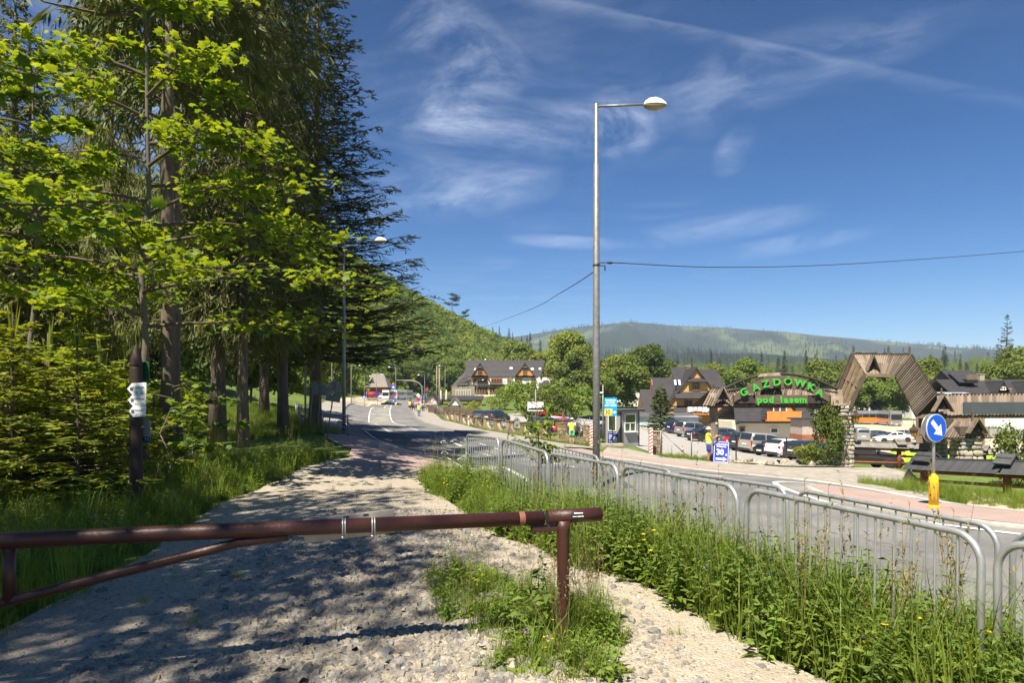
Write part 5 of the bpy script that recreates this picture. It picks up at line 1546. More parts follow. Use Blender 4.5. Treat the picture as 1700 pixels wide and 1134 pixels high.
def stone_wall():
 bp = [(742,698),(750,700),(759,702.5),(769,705.5),(781,708),(794,711),(808.5,713.8),(826,717),(847,720.5),(870,724),(900,728.5),(936,733.5),(979,739)]
 base = [gpx(*p) for p in bp]
 t = thing('stone_wall','low tan stone wall of pillars with dark iron wheels along the pavement','wall',base[-1])
 o0 = base[-1]
 for i,p in enumerate(base):
  q = p - o0
  big = i >= 11
  h = 1.05 if not big else 1.3
  w = .5 if not big else .62
  b = MB(); b.box((q.x,q.y,q.z + h / 2 - .1),(w,w,h + .2),.5); pl = b.build('pillar',M_stone_v[i % 2],t)
  if big:
   rr = random.Random(i)
   for k in range(5):
    for j in range(2):
     for f in (0,1):
      c = Matrix.Rotation(.5 + f * -math.pi / 2,3,'Z') @ Vector(((-.25 + .5 * j) * w,-w * .5,0))
      o = link('stone',unit_box(M_stone_v[(k + j + i) % 3],'stone'),pl,(q.x + c.x,q.y + c.y,q.z + (k + .5) * h / 5),(0,0,.5 + f * -math.pi / 2)); o.scale = (w * .44 * rr.uniform(.85,1.05),.06,h / 5 * .86)
  c = MB(); c.box((q.x,q.y,q.z + h + .03),(w + .1,w + .1,.08),.5); c.build('cap_stone',M_stone_v[1],t)
  if i < len(base) - 1:
   e = base[i + 1] - o0
   n = 9; d = Vector((e.x - q.x,e.y - q.y,0)); L_ = d.length; d.normalize(); nn = Vector((-d.y,d.x,0)) * .14
   wb = MB()
   H_ = 1.02
   for k in range(n):
    f0,f1 = k / n,(k + 1) / n
    p0,p1 = q.lerp(e,f0),q.lerp(e,f1)
    h0 = .22 + (H_ - .3) * abs(2 * f0 - 1) ** 2; h1 = .22 + (H_ - .3) * abs(2 * f1 - 1) ** 2
    wb.add([p0 - nn - Vector((0,0,.2)),p1 - nn - Vector((0,0,.2)),p1 - nn + Vector((0,0,h1)),p0 - nn + Vector((0,0,h0)),p0 + nn - Vector((0,0,.2)),p1 + nn - Vector((0,0,.2)),p1 + nn + Vector((0,0,h1)),p0 + nn + Vector((0,0,h0))],
                       [(0,1,2,3),(5,4,7,6),(3,2,6,7)])
   wb.build('curved_panel',M_stone_v[(i + 2) % 3],t)
   m = q.lerp(e,.5)
   o = link('iron_wheel',IW,t,(m.x,m.y,m.z + .72),(0,0,math.atan2(d.y,d.x))); k = min(1.45,max(.8,L_ / 1.75)); o.scale = (k,1,min(k,1.1))
 # tall tangle of wrought iron at the end of the wall
 g = MB(); g.sm = True; r = random.Random(8)
 a,b = base[-2] - o0,base[-1] - o0
 for k in range(26):
  f = r.uniform(.02,.98); c = a.lerp(b,f) + Vector((0,0,r.uniform(.6,2.0) * (1 - .3 * abs(f - .6)))); rr = r.uniform(.12,.36)
  d = (b - a).normalized()
  g.tube([c + d * math.cos(q_) * rr * (1 - q_ / 13) + Vector((0,0,math.sin(q_) * rr * (1 - q_ / 13))) for q_ in np.linspace(r.uniform(0,3),10,16)],.016,4)
 for k in range(9):
  f = k / 8; c = a.lerp(b,f); g.tube([c + Vector((0,0,.3)),c + Vector((r.uniform(-.1,.1),0,1.2)),c + Vector((r.uniform(-.3,.3),0,2.0 + .25 * math.sin(f * 6)))],.017,4)
 g.build('iron_scrollwork',M_iron,t)
stone_wall()
def marker_post(loc,lab,h=.9):
 t = thing('marker_post',lab,'marker post',loc,0,'white and red marker posts')
 b = MB(); b.box((0,0,h / 2 - .1),(.12,.1,h + .2)); b.build('post',M_white,t)
 b = MB(); b.box((0,-.002,h * .72),(.13,.106,h * .2),Matrix.Rotation(.0,3,'Y')); b.build('red_band',M_red,t)
marker_post(gpx(778,709),'white marker post with a red band before the stone wall',1.1)
marker_post(gpx(503,707),'white marker post with a red band left of the bent railing',.8)
# ------------------------------------------------------------------ railings, posts and sign backs at the left bend
def railing(lab,P,h,step,m,post_every=2):
 g = [on(*p) for p in P]
 o0 = g[0]
 t = thing('railing',lab,'railing',o0)
 tot = 0; seq = []
 for a,b in zip(g[:-1],g[1:]):
  n = max(1,int((b - a).length / step))
  seq += [a.lerp(b,k / n) for k in range(n)]
 seq.append(g[-1]); seq = [p - o0 for p in seq]
 for z,nm in ((h,'top_rail'),(h - .12,'second_rail'),(.22,'lower_rail')):
  b = MB(); b.tube([p + Vector((0,0,z)) for p in seq],.026 if z == h else .018,6); b.build(nm,m,t)
 post = MB(); post.tube([(0,0,-.15),(0,0,h)],.026,6); pm = post.mesh('post',m)
 bar = MB(); bar.tube([(0,0,.22),(0,0,h - .12)],.012,5); bmx = bar.mesh('bar',m)
 for k,p in enumerate(seq): link('post' if k % post_every == 0 else 'bar',pm if k % post_every == 0 else bmx,t,p)
M_greyrail = mat('railing_paint',(.16,.17,.165),.5,var=.15,vscale=5)
railing('dark grey railing around the pavement bend left of the lamp',[tuple(road_pt(s,-.40)) for s in np.linspace(7.55,8.3,7)],1.1,.55,M_greyrail,3)
railing('pale railing along the far pavement behind the sign backs',[tuple(road_pt(s,-.42)) for s in np.linspace(8.35,9.6,8)],1.1,.9,M_galv_dull,2)
railing('grey fence on the far pavement edge before the shingled hut',[tuple(road_pt(s,-.40)) for s in np.linspace(10.4,11.6,6)],1.2,1.6,M_galv_dull,1)
railing('wire mesh railing between the far pavement and the garden hut',[tuple(road_pt(s,1.42)) for s in np.linspace(9.15,10.6,6)],1.5,1.4,M_galv_dull,2)
def hoop(px0,px1,d0,d1,h,lab):
 a,b = on_px(px0,d0),on_px(px1,d1); L_ = (b - a).length
 t = thing('tube_barrier',lab,'barrier',a,math.atan2(b.y - a.y,b.x - a.x))
 q = MB(); q.sm = True; r = .15; pts = [(0,0,-.2),(0,0,h - r)]
 for k in range(1,7): f = math.pi / 2 * k / 6; pts.append((r - r * math.cos(f),0,h - r + r * math.sin(f)))
 for k in range(0,7): f = math.pi / 2 * k / 6; pts.append((L_ - r + r * math.sin(f),0,h - r + r * math.cos(f)))
 pts.append((L_,0,-.2)); q.tube(pts,.03,10); q.build('hoop',M_galv_dull,t)
 q = MB(); q.tube([(.02,0,.33),(L_ - .02,0,.33)],.022,8); q.build('cross_rail',M_galv_dull,t)
hoop(536,577,31,31.2,.86,'bent tube barrier around the foot of the left lamp')
hoop(561,580,36,33.5,.95,'second tube barrier behind the left lamp foot')
def sign_back(px,d,lab,shape,w,h,zc,lean,ph,m=None):
 g = on_px(px,d)
 t = thing('road_sign',lab,'road sign',g,rot=(0,lean,0))
 p = MB(); p.tube([(0,-.03,-.2),(0,-.03,ph)],.03,8); p.build('pole',M_greyrail,t)
 b = MB()
 if shape == 'round': b.lathe([(w / 2,-.012),(w / 2,.012)],(0,.02,zc),28,'Y')
 else: b.box((0,.02,zc),(w,.024,h))
 b.build('sign_back',m or M_signback,t)
 return t
t_ = sign_back(543,29.5,'grey back of a round sign on a leaning pole by the left lamp','round',.60,.6,2.2,R(8.5),2.5)
b_ = MB(); b_.box((0,.02,1.72),(.62,.024,.27)); b_.build('lower_plate',M_signback,t_)
sign_back(527,33,'grey back of a square sign on a thin pole beside the railing','box',.86,.52,2.25,R(4),2.5)
sign_back(513,31,'thin dark leaning pole with a small plate at the railing start','box',.25,.3,2.3,R(5),2.3)
def road_sign(px,d,z,lab,shape,w,m,m2=None,pole=True,sym=None,rz=0,extra=None):
 g = on_px(px,d)
 t = thing('road_sign',lab,'road sign',g,rz)
 top = z + w * .55
 if pole: p = MB(); p.tube([(0,.05,-.1),(0,.05,top)],.045,6); p.build('pole',M_galv_dull,t)
 b = MB()
 if shape == 'round': b.lathe([(w / 2,-.02),(w / 2,.02)],(0,0,z),20,'Y')
 elif shape == 'diamond': b.box((0,0,z),(w * .72,.04,w * .72),Matrix.Rotation(R(45),3,'Y'))
 else: b.box((0,0,z),(w,.04,w))
 f = b.build('sign_face',m,t)
 if m2:
  c = MB()
  if sym == 'round': c.lathe([(w * .36,-.004),(w * .36,.004)],(0,-.027,z),18,'Y')
  elif sym == 'diamond': c.box((0,-.026,z),(w * .45,.008,w * .45),Matrix.Rotation(R(45),3,'Y'))
  elif sym == 'triangle': c.prism([(-w * .38,z - w * .34),(w * .38,z - w * .34),(0,z + w * .36)],.008,Matrix.Translation((0,-.03,0)))
  elif sym == 'arrow':
   A = [(-.3,.08),(-.3,-.08),(.04,-.08),(.04,-.2),(.34,0),(.04,.2),(.04,.08)]; a_ = R(-45)
   c.prism([(w * (x * math.cos(a_) - y * math.sin(a_)),z + w * (x * math.sin(a_) + y * math.cos(a_))) for x,y in A],.008,Matrix.Translation((0,-.03,0)))
  s_ = c.build('symbol',m2,f)
  if sym == 'triangle':
   k = MB(); k.sm = True; k.tube([(-w * .1,-.034,z - w * .3),(0,-.034,z - w * .02),(w * .1,-.034,z - w * .3)],w * .03,5); k.lathe([(0,-.01),(w * .05,0),(0,.01)],(0,-.034,z + w * .06),8,'Y'); k.build('walking_figure',M_ink,s_)
  if sym == 'round' and extra == 'cross':
   k = MB()
   for a_ in (45,-45): k.box((0,-.034,z),(w * .8,.006,w * .09),Matrix.Rotation(R(a_),3,'Y'))
   k.build('red_cross',M_red,s_)
 return t
SG = 'small road signs by the far crossing'
road_sign(653,155,4.55,'blue crossing sign with an orange lamp on the far lamp post','box',.95,M_blue,M_white,False,'triangle')
q_ = MB(); v_ = on_px(653,155); q_.box((v_.x,v_.y,v_.z + 5.25),(.5,.2,.3)); tag(q_.build('warning_lamp',mat('amber_lamp',(.9,.35,.03),.4)),'small orange warning lamp above the far blue crossing sign','lamp')
road_sign(653,158,1.6,'far round blue sign with a white arrow on the yellow islands','round',.9,M_blue,M_white,True,'arrow')
road_sign(654,162,2.9,'no stopping sign left of the coach','round',.75,M_red,M_blue2,True,'round',extra='cross')
road_sign(694.5,118,2.15,'red and blue no stopping sign under the yellow diamond','round',.68,M_red,M_blue2,True,'round',extra='cross')
road_sign(694.5,118.2,2.85,'white and yellow priority diamond above the no stopping sign','diamond',.75,M_white,M_yellow,False,'diamond')
road_sign(709,175,3.3,'no stopping sign on the gantry side near the wooden poles','round',.8,M_red,M_blue2,True,'round',extra='cross')
road_sign(700,165,1.95,'small blue crossing sign behind the priority diamond','box',.8,M_blue,M_white,True,'triangle')
road_sign(604.5,130,1.9,'small blue crossing sign beside the bent lamp post','box',.62,M_blue,M_white,True,'triangle')
road_sign(627,150,2.4,'dark blue plate on a pole before the hut wall','box',.8,M_blue2)
def far_bollard(px,d,lab):
 t = thing('traffic_bollard',lab,'bollard',on_px(px,d),0,'yellow bollards on the far island')
 b = MB(); b.sm = True; b.lathe([(.2,0),(.2,.1),(.16,.15),(.16,.9),(.1,1.05),(0,1.08)],n=12); b.build('body',M_yellow,t)
far_bollard(652.5,158,'thin yellow bollard just above the black car')
far_bollard(657,157,'thicker yellow bollard right of the thin one by the black car')
def gantry():
 a = on_px(658,158); b = on_px(701,158)
 t = thing('gantry','grey overhead gantry arm reaching across the far road','gantry',b)
 z = 1.8 - (632 - 660) / F_PX * 158 - b.z
 p = MB(); p.sm = True; p.tube([(0,0,-.1),(0,0,z - 2.2),(-.15,0,z - 1.3),(-.7,0,z - .6),(-1.6,0,z - .15),(-2.8,0,z),(a.x - b.x,0,z + .1)],[.2,.19,.18,.16,.15,.14,.1],8); p.build('arm',M_galv_dull,t)
gantry()
# wooden service poles
for px,d,h,lab in ((725,150,8.2,'taller wooden service pole by the far wooden fence'),(729.5,118,7.6,'nearer wooden service pole in front of the white garden huts'),(939,140,8,'thin wooden pole right of the hotel corner')):
 q = MB(); q.sm = True; q.lathe([(.15,-.3),(.13,h * .5),(.1,h)],n=8); tag(q.build('service_pole',mat('grey_pole_wood',(.26,.22,.17),.9,var=.25,vscale=5,stretch=(1,1,.2)),None,on_px(px,d)),lab,'pole')
# ------------------------------------------------------------------ timber of the gate
M_shing = mat('weathered_shingle',(.27,.215,.165),.9,vscale=2.6,col2=(.115,.085,.06),stretch=(.7,3,3),bump=.7,bscale=9,objvar=.42,detail=8)
M_shing_edge = mat('dark_ridge_board',(.045,.036,.03),.95,var=.3,vscale=5)
M_timber = mat('gate_timber',(.20,.145,.09),.85,var=.3,vscale=3,stretch=(.2,1,1),bump=.4,bscale=12)
M_timber_d = mat('gate_timber_dark',(.085,.062,.045),.85,var=.3,vscale=3,stretch=(.2,1,1),bump=.4,bscale=12)
M_board = mat('letter_board_wood',(.115,.085,.06),.85,var=.3,vscale=3,stretch=(.3,1,3),bump=.4,bscale=12)
M_green = mat('green_letters',(.06,.40,.045),.5,var=.08,vscale=3)
M_redwood = mat('red_stained_timber',(.20,.055,.024),.7,var=.25,vscale=4,bump=.2,bscale=14)
M_greyroof = mat('grey_cap_board',(.20,.185,.17),.85,var=.2,vscale=4,objvar=.15)
M_blackroof = mat('charcoal_cap_board',(.055,.057,.062),.7,var=.2,vscale=4,objvar=.2)
GD = 35.5
def gp(px,py,d=GD): return at_d(px,py,d)
def shingles(t,A0,A1,B0,B1,w,rows=1,lap=.06,thick=.028,m=None,seed=0,ragged=.05,name='shingle'):
 """boards laid side by side on the face A0-A1 (ridge) / B0-B1 (eave), in rows from the eave up; t is the thing, corners in its frame"""
 r = random.Random(seed); m = m or M_shing
 A0,A1,B0,B1 = map(Vector,(A0,A1,B0,B1))
 n = max(1,int(max((A1 - A0).length,(B1 - B0).length) / w))
 nrm = (A1 - A0).cross(B0 - A0).normalized()
 for k in range(rows):
  for i in range(n):
   f = (i + .5) / n
   a,b = A0.lerp(A1,f),B0.lerp(B1,f)
   s0 = max(0,(rows - 1 - k) / rows - (lap if k < rows - 1 else 0)); s1 = (rows - k) / rows + r.uniform(-ragged * .3,ragged) * .5
   p,q = a.lerp(b,s0),a.lerp(b,s1)
   lift = nrm * (thick * .6 * (rows - 1 - k) * -1 + r.uniform(-.006,.006))
   width = ((A1 - A0).length + (B1 - B0).length) / 2 / n
   piece(name,m,t,p + lift,q + lift - nrm * 0,width * .95,thick,up=nrm,mesh=unit_box(m,name))
def finial(t,p,h=.5):
 b = MB(); b.sm = True
 b.lathe([(.07,-.2),(.07,.12 * h),(.035,.2 * h),(.075,.35 * h),(.04,.48 * h),(.085,.62 * h),(.035,.74 * h),(.05,.85 * h),(0,h)],p,10); b.build('finial',M_timber_d,t)
def gablet(t,c,w,h,dpt=.35,lean=.25):
 """little triangular dormer on a shingle roof"""
 c = Vector(c)
 d = MB(); d.add([c + Vector((-w / 2,0,0)),c + Vector((w / 2,0,0)),c + Vector((0,-.02,h))],[(0,1,2)]); g = d.build('gablet',M_ink,t)
 for s in (-1,1):
  q = MB(); q.beam(c + Vector((s * w * .62,-.1,-h * .16)),c + Vector((0,-.1,h * 1.06)),.34,.04,up=Vector((s * h,0,w / 2))); q.build('gablet_board',M_shing,g)
STONES = []
def stone_meshes():
 r = random.Random(12)
 for k in range(6):
  bm = bmesh.new(); bmesh.ops.create_icosphere(bm,subdivisions=1,radius=.5)
  for v in bm.verts:
   q = v.co; v.co = Vector((math.copysign(abs(q.x * 2) ** .5,q.x),math.copysign(abs(q.y * 2) ** .5,q.y),math.copysign(abs(q.z * 2) ** .5,q.z))) * .5 * r.uniform(.80,1.08)
  me = bpy.data.meshes.new('stone'); bm.to_mesh(me); bm.free()
  me.materials.append((mat('field_stone_pale',(.50,.43,.32),.9,vscale=4,col2=(.33,.28,.205),bump=.6,bscale=9,objvar=.2),mat('field_stone_grey',(.36,.335,.29),.9,vscale=4,col2=(.23,.215,.185),bump=.6,bscale=9,objvar=.2))[k % 2])
  me.polygons.foreach_set('use_smooth',[True] * len(me.polygons))
  STONES.append(me)
stone_meshes()
def stone_column(t,c,w,dp,h,seed,rz=0,sz=.24,name='pillar'):
 r = random.Random(seed); c = Vector(c)
 b = MB(); b.box(c + Vector((0,0,h / 2 - .1)),(w * .86,dp * .86,h + .2),rz); pl = b.build(name,mat('mortar_dark',(.16,.14,.11),.95,var=.2,vscale=6),t)
 z = 0
 while z < h - .02:
  hh = min(sz * r.uniform(.55,1.15),h - z + .03)
  for f,(ln,of) in enumerate(((w,dp),(dp,w),(w,dp),(dp,w))):
   u = -ln / 2
   while u < ln / 2 - .03:
    ww = min(sz * r.uniform(.6,2.0),ln / 2 - u + .03)
    p = Matrix.Rotation(rz + f * math.pi / 2,3,'Z') @ Vector((u + ww / 2,-of * .45,z + hh / 2))
    o = link('stone',STONES[r.randrange(6)],pl,c + p,(r.uniform(-.1,.1),r.uniform(-.28,.28),rz + f * math.pi / 2)); o.scale = (ww * 1.06,of * r.uniform(.16,.26),hh * 1.1)
    u += ww
  z += hh
 return pl
def entrance_gate():
 P1 = on_px(1402,GD)
 t = thing('entrance_gate','timber entrance gate with shingled arch and green lettering','gate',P1)
 o = lambda px,py,d=GD: gp(px,py,d) - P1
 # left stone pillar, darker capital under the arch
 stone_column(t,(0,0,0),.62,.75,2.62,3)
 q = o(1401,689); stone_column(t,(q.x,q.y,2.62),.72,.85,.62,5,name='pillar_head')
 # right stone pillar
 P2 = on_px(1552,36.2) - P1
 stone_column(t,P2,.85,.8,2.2,7)
 q = MB(); q.box(P2 + Vector((.05,0,2.45)),(1.25,1.0,.5)); q.build('pillar_plate',M_timber_d,t)
 # ---- arch: ridge line at the back, eave line in front
 RD,ED = 36.4,35.0
 A = [o(1380,676,RD),o(1416,588,RD),o(1511,590,RD),o(1554,658,RD)]
 B = [o(1412,676,ED),o(1437,621,ED),o(1484,623,ED),o(1521,692,ED)]
 Bk = [p + Vector((1.15,1.55,0)) for p in B]
 body = MB()
 for i in (1,2):
  body.add([A[i],A[i + 1],Bk[i + 1],Bk[i]],[(0,1,2,3)])
  n = Vector((0,.05,-.05)); body.add([A[i] + n,A[i + 1] + n,B[i + 1] + n,B[i] + n],[(0,1,2,3)])
 body.build('arch_sheathing',M_timber_d,t)
 und = MB()
 for i in (1,2): und.add([B[i],B[i + 1],Bk[i + 1],Bk[i]],[(0,1,2,3)])
 und.build('arch_soffit',M_timber,t)
 mid = lambda p,q_: (p + q_) / 2
 shingles(t,A[1],A[2],B[1],B[2],.125,2,seed=1)
 shingles(t,A[2],A[3],B[2],B[3],.115,2,seed=2)
 # left leg is open from this side: rafters over dark boarding
 bk = MB(); off = Vector((0,.35,0)); bk.add([A[0] + off,A[1] + off,B[1] + off + Vector((0,1,0)),B[0] + off + Vector((0,1,0))],[(0,1,2,3)]); bk.build('leg_boarding',mat('gate_boarding',(.085,.06,.04),.85,var=.3,vscale=4,stretch=(4,1,1)),t)
 for k in range(5):
  f = k / 4.0
  a,b = A[0].lerp(B[0],f * .96 + .02),A[1].lerp(B[1],f * .96 + .02)
  q = MB(); q.beam(a,b,.13,.16,up=(0,-1,0)); q.build('rafter',M_timber if k not in (0,4) else M_timber_d,t)
 for f in (.55,):
  q = MB(); q.beam(A[0].lerp(A[1],f),B[0].lerp(B[1],f),.08,.12,up=(0,-1,0)); q.build('tie',M_timber_d,t)
 for i in range(3):
  L_ = (A[i + 1] - A[i]).length; n = int(L_ / .16); r = random.Random(i)
  d = (A[i + 1] - A[i]).normalized(); up = Vector((-d.z,0,d.x))
  for k in range(n):
   p = A[i].lerp(A[i + 1],(k + .5) / n); piece('ridge_board',M_shing_edge,t,p - up * .06,p + up * r.uniform(.06,.12),.15,.1,up=(0,1,0))
 q = MB(); q.beam(B[1] + Vector((0,-.03,-.06)),B[2] + Vector((0,-.03,-.06)),.12,.14); q.build('eave_beam',M_timber,t)
 for px,py in ((1417,588),(1475,589),(1510,589)): finial(t,o(px,py,RD),.5)
 gablet(t,o(1447,613,ED + .25),.55,.66)
 # ---- log post on the left and the long roofed beam
 L0 = on_px(1185,35.7) - P1
 lg = MB(); lg.sm = True; r = random.Random(3)
 lg.tube([L0 + Vector((r.uniform(-.03,.03),0,z)) for z in (-.2,.5,1.0,1.6,2.2,2.9,3.6)],[.26,.25,.23,.25,.22,.22,.21],14); lg.build('log_post',mat('bleached_log',(.26,.225,.18),.9,col2=(.10,.083,.065),vscale=3,stretch=(1,1,.3),bump=.6,bscale=10),t)
 for z in (1.35,2.0):
  kn = MB(); kn.sm = True; kn.lathe([(.09,0),(.07,.06),(0,.08)],L0 + Vector((.08,-.2,z)),8,M=Matrix.Rotation(R(90),3,'X')); kn.build('knot',mat('knot',(.36,.31,.25),.9),t)
 rA,rB = 36.1,35.05
 a0,a1,b0,b1 = o(1180,646,rA),o(1398,646,rA),o(1166,674,rB),o(1400,674,rB)
 shingles(t,a0,a1,b0,b1,.135,2,seed=4)
 bk = MB(); e = Vector((0,2.0,0)); bk.add([a0,a1,b1 + e,b0 + e],[(0,1,2,3)]); bk.add([a0 + Vector((0,.05,-.05)),a1 + Vector((0,.05,-.05)),b1 + Vector((0,.05,-.04)),b0 + Vector((0,.05,-.04))],[(0,1,2,3)]); bk.build('roof_sheathing',M_timber_d,t)
 q = MB(); q.beam(o(1175,675,35.3),o(1400,675,35.3),.25,.16); q.build('long_beam',M_timber_d,t)
 q = MB(); q.beam(o(1175,675,36.3),o(1400,675,36.3),.25,.16); q.build('long_beam',M_timber_d,t)
 n = 30; r = random.Random(9)
 for k in range(n):
  p = a0.lerp(a1,(k + .5) / n); piece('ridge_board',M_shing_edge,t,p - Vector((0,0,.05)),p + Vector((0,0,r.uniform(.05,.1))),.2,.1,up=(0,1,0))
 gablet(t,o(1199,664,rB - .1),.62,.62)
 finial(t,o(1184,647,rA),.42); finial(t,o(1384,648,rA),.42)
 # ---- letter board: two pieces of an oval with the green letters
 def arc(px0,px1,y_end,y_mid,n=28): return [(px0 + (px1 - px0) * k / n,y_mid + (y_end - y_mid) * abs(2 * k / n - 1) ** 2.1) for k in range(n + 1)]
 up = arc(1219,1377,658,623.5); lo = arc(1219,1377,668,644)
 SD = 34.85
 poly = [(o(px,py,SD).x,o(px,py,SD).z) for px,py in up] + [(o(px,py,SD).x,o(px,py,SD).z) for px,py in reversed(lo)]
 mb = MB(); nk = len(up)
 yo = SD - P1.y
 for k in range(nk - 1):
  u0,u1,l0,l1 = poly[k],poly[k + 1],poly[2 * nk - 1 - k],poly[2 * nk - 2 - k]
  mb.add([(l0[0],yo,l0[1]),(l1[0],yo,l1[1]),(u1[0],yo,u1[1]),(u0[0],yo,u0[1]),(l0[0],yo + .06,l0[1]),(l1[0],yo + .06,l1[1]),(u1[0],yo + .06,u1[1]),(u0[0],yo + .06,u0[1])],[(0,1,2,3),(5,4,7,6),(3,2,6,7),(1,0,4,5)] + ([(0,3,7,4)] if k == 0 else []) + ([(2,1,5,6)] if k == nk - 2 else []))
 ub = mb.build('letter_board',M_board,t)
 q = MB(); q.beam(o(1217,663,SD + .12),o(1379,663,SD + .12),.1,.42); q.build('board_backing',M_shing_edge,t)
 c0,c1 = o(1254,663.5,SD - .05),o(1341,663.5,SD - .05)
 q = MB(); q.beam(c0,c1,.06,.46,up=(0,0,1)); lb2 = q.build('lower_letter_board',M_board,t)
 for ch,px,py,an in (('G',1235,651.5,24),('A',1254.6,643.8,18),('Z',1271,638,12),('D',1289.5,635,3),('Ó',1308,634.2,-2),('W',1328,637,-9),('K',1346,643,-18),('A',1360.5,652.5,-25)):
  me = text_mesh(ch,.50,.035,.006 if ch == 'Ó' else .014,mat=M_green)
  ob = link('letter',me,t,o(px,py,SD - .09),(R(90),R(-an),0)); ob.scale = (1.12,1.0,1)
 x = 1257.5
 for ch,px in zip('podlasem',(1261,1270.5,1280.5,1297,1304.5,1313.5,1322,1333)):
  me = text_mesh(ch,.46,.03,.022,mat=M_green)
  link('letter',me,t,o(px,664.2,SD - .14),UPRIGHT)
 for px in (1258,1287,1305,1332):
  q = MB(); q.tube([o(px,648,SD - .02),o(px - 2,656,SD - .06)],.02,5); q.build('iron_bracket',M_dark,t)
 # curved lattice roof ridge behind the letters
 q = MB(); pts = [o(px,py - 3,SD + .9) for px,py in arc(1200,1390,650,624)]
 q.tube(pts,.07,6); q.build('curved_ridge',M_shing_edge,t)
 for (px,py) in arc(1212,1290,640,624)[2:-2:5]:
  q = MB(); q.tube([o(px,py,SD + .9),o(px + 6,py + 12,SD + .5)],.03,5); q.build('lattice_bar',M_dark,t)
 a,b = o(1262,621,SD + .9),o(1293,619,SD + .9)
 shingles(t,a,b,o(1258,626,SD + .3),o(1297,624,SD + .3),.15,1,seed=8)
entrance_gate()
def roofed_wall():
 P = on_px(1604,33.6)
 t = thing('roofed_gate_wing','shingle-roofed wing of the gate with a blank dark panel','gate wing',P)
 o = lambda px,py,d: gp(px,py,d) - P
 stone_column(t,(0,0,0),1.05,.9,1.75,11,sz=.3)
 # long roof running on behind to the right
 a0,a1,b0,b1 = o(1556,656,37.2),o(1900,652,39),o(1560,690,36.0),o(1900,688,37.6)
 shingles(t,a0,a1,b0,b1,.22,2,seed=21)
 bk = MB(); e = Vector((0,2.2,0)); bk.add([a0,a1,b1 + e,b0 + e],[(0,1,2,3)]); bk.add([a0 + Vector((0,.05,-.06)),a1 + Vector((0,.05,-.06)),b1 + Vector((0,.05,-.05)),b0 + Vector((0,.05,-.05))],[(0,1,2,3)]); bk.build('roof_sheathing',M_timber_d,t)
 n = 60; r = random.Random(2)
 for k in range(n):
  p = a0.lerp(a1,(k + .5) / n); piece('ridge_board',M_shing_edge,t,p - Vector((0,0,.05)),p + Vector((0,0,r.uniform(.05,.1))),.16,.1,up=(0,1,0))
 q = MB(); q.beam(o(1558,693,36.2),o(1900,691,37.7),.2,.14); q.build('eave_beam',M_timber,t)
 pn = MB(); pa,pb = o(1599,678,35.7),o(1860,677,37.1); pn.beam(pa,pb,.05,.64); pn.build('blank_panel',mat('dark_panel',(.075,.085,.095),.4,var=.1,vscale=1.5),t)
 gablet(t,o(1563,680,35.7),.85,.72); finial(t,o(1563,659,37.0),.5)
 # small hipped roof over the stone column
 def hip(cx,top,eave,hw,d):
  a = [o(cx - hw * .45,top,d + .35),o(cx + hw * .3,top,d + .35)]
  b = [o(cx - hw,eave,d - .55),o(cx + hw,eave,d - .55)]
  c = [o(cx - hw,eave,d + 1.3),o(cx + hw,eave,d + 1.3)]
  shingles(t,a[0],a[1],b[0],b[1],.14,2,seed=int(cx))
  shingles(t,a[1],a[1] + Vector((0,.02,0)),b[1],c[1],.16,1,seed=int(cx) + 1)
  shingles(t,a[0] + Vector((0,.02,0)),a[0],c[0],b[0],.16,1,seed=int(cx) + 2)
  sh = MB(); dn = Vector((0,0,-.05)); sh.add([p + dn for p in (a[0],a[1],b[0],b[1],c[0],c[1])],[(0,1,3,2),(1,5,3),(0,2,4),(1,0,4,5),(2,3,5,4)]); sh.build('roof_sheathing',M_timber_d,t)
 hip(1605,700,727,43,33.6)
 gablet(t,o(1620,716,32.9),.75,.6); finial(t,o(1615,697,33.9),.55)
 hip(1553,697,722,26,35.4)
 q = MB(); q.box((0,0,1.95),(1.3,1.1,.42)); q.build('pillar_plate',M_timber_d,t)
roofed_wall()
def lantern(px,py,d,lab,s=1.0):
 c = gp(px,py,d)
 t = thing('lantern',lab,'lantern',c,0,'lanterns hanging on the gate')
 am = mat('amber_lantern_glass',(.42,.21,.05),.2,spec=.7)
 g = MB(); g.lathe([(.13 * s,-.22 * s),(.2 * s,.1 * s)],n=6,smooth=False); g.build('glass',am,t)
 k = MB()
 for j in range(6):
  a = 2 * math.pi * j / 6; k.tube([(.13 * s * math.cos(a),.13 * s * math.sin(a),-.22 * s),(.205 * s * math.cos(a),.205 * s * math.sin(a),.1 * s)],.014,4)
 k.build('cage',M_dark,t)
 k = MB(); k.lathe([(.27 * s,.09 * s),(.25 * s,.13 * s),(.1 * s,.24 * s),(.07 * s,.3 * s),(.05 * s,.38 * s),(0,.4 * s)],n=6,smooth=False); k.build('cap',M_shing_edge,t)
 k = MB(); k.tube([(0,0,.38 * s),(0,0,.62 * s)],.012,5); k.lathe([(.05 * s,-.26 * s),(.13 * s,-.22 * s)],n=6,smooth=False); k.build('hanger',M_dark,t)
lantern(1421,693,34.9,'amber lantern hanging beside the left stone pillar',.95)
lantern(1517,717,34.9,'amber lantern hanging beside the keep right sign',1.0)
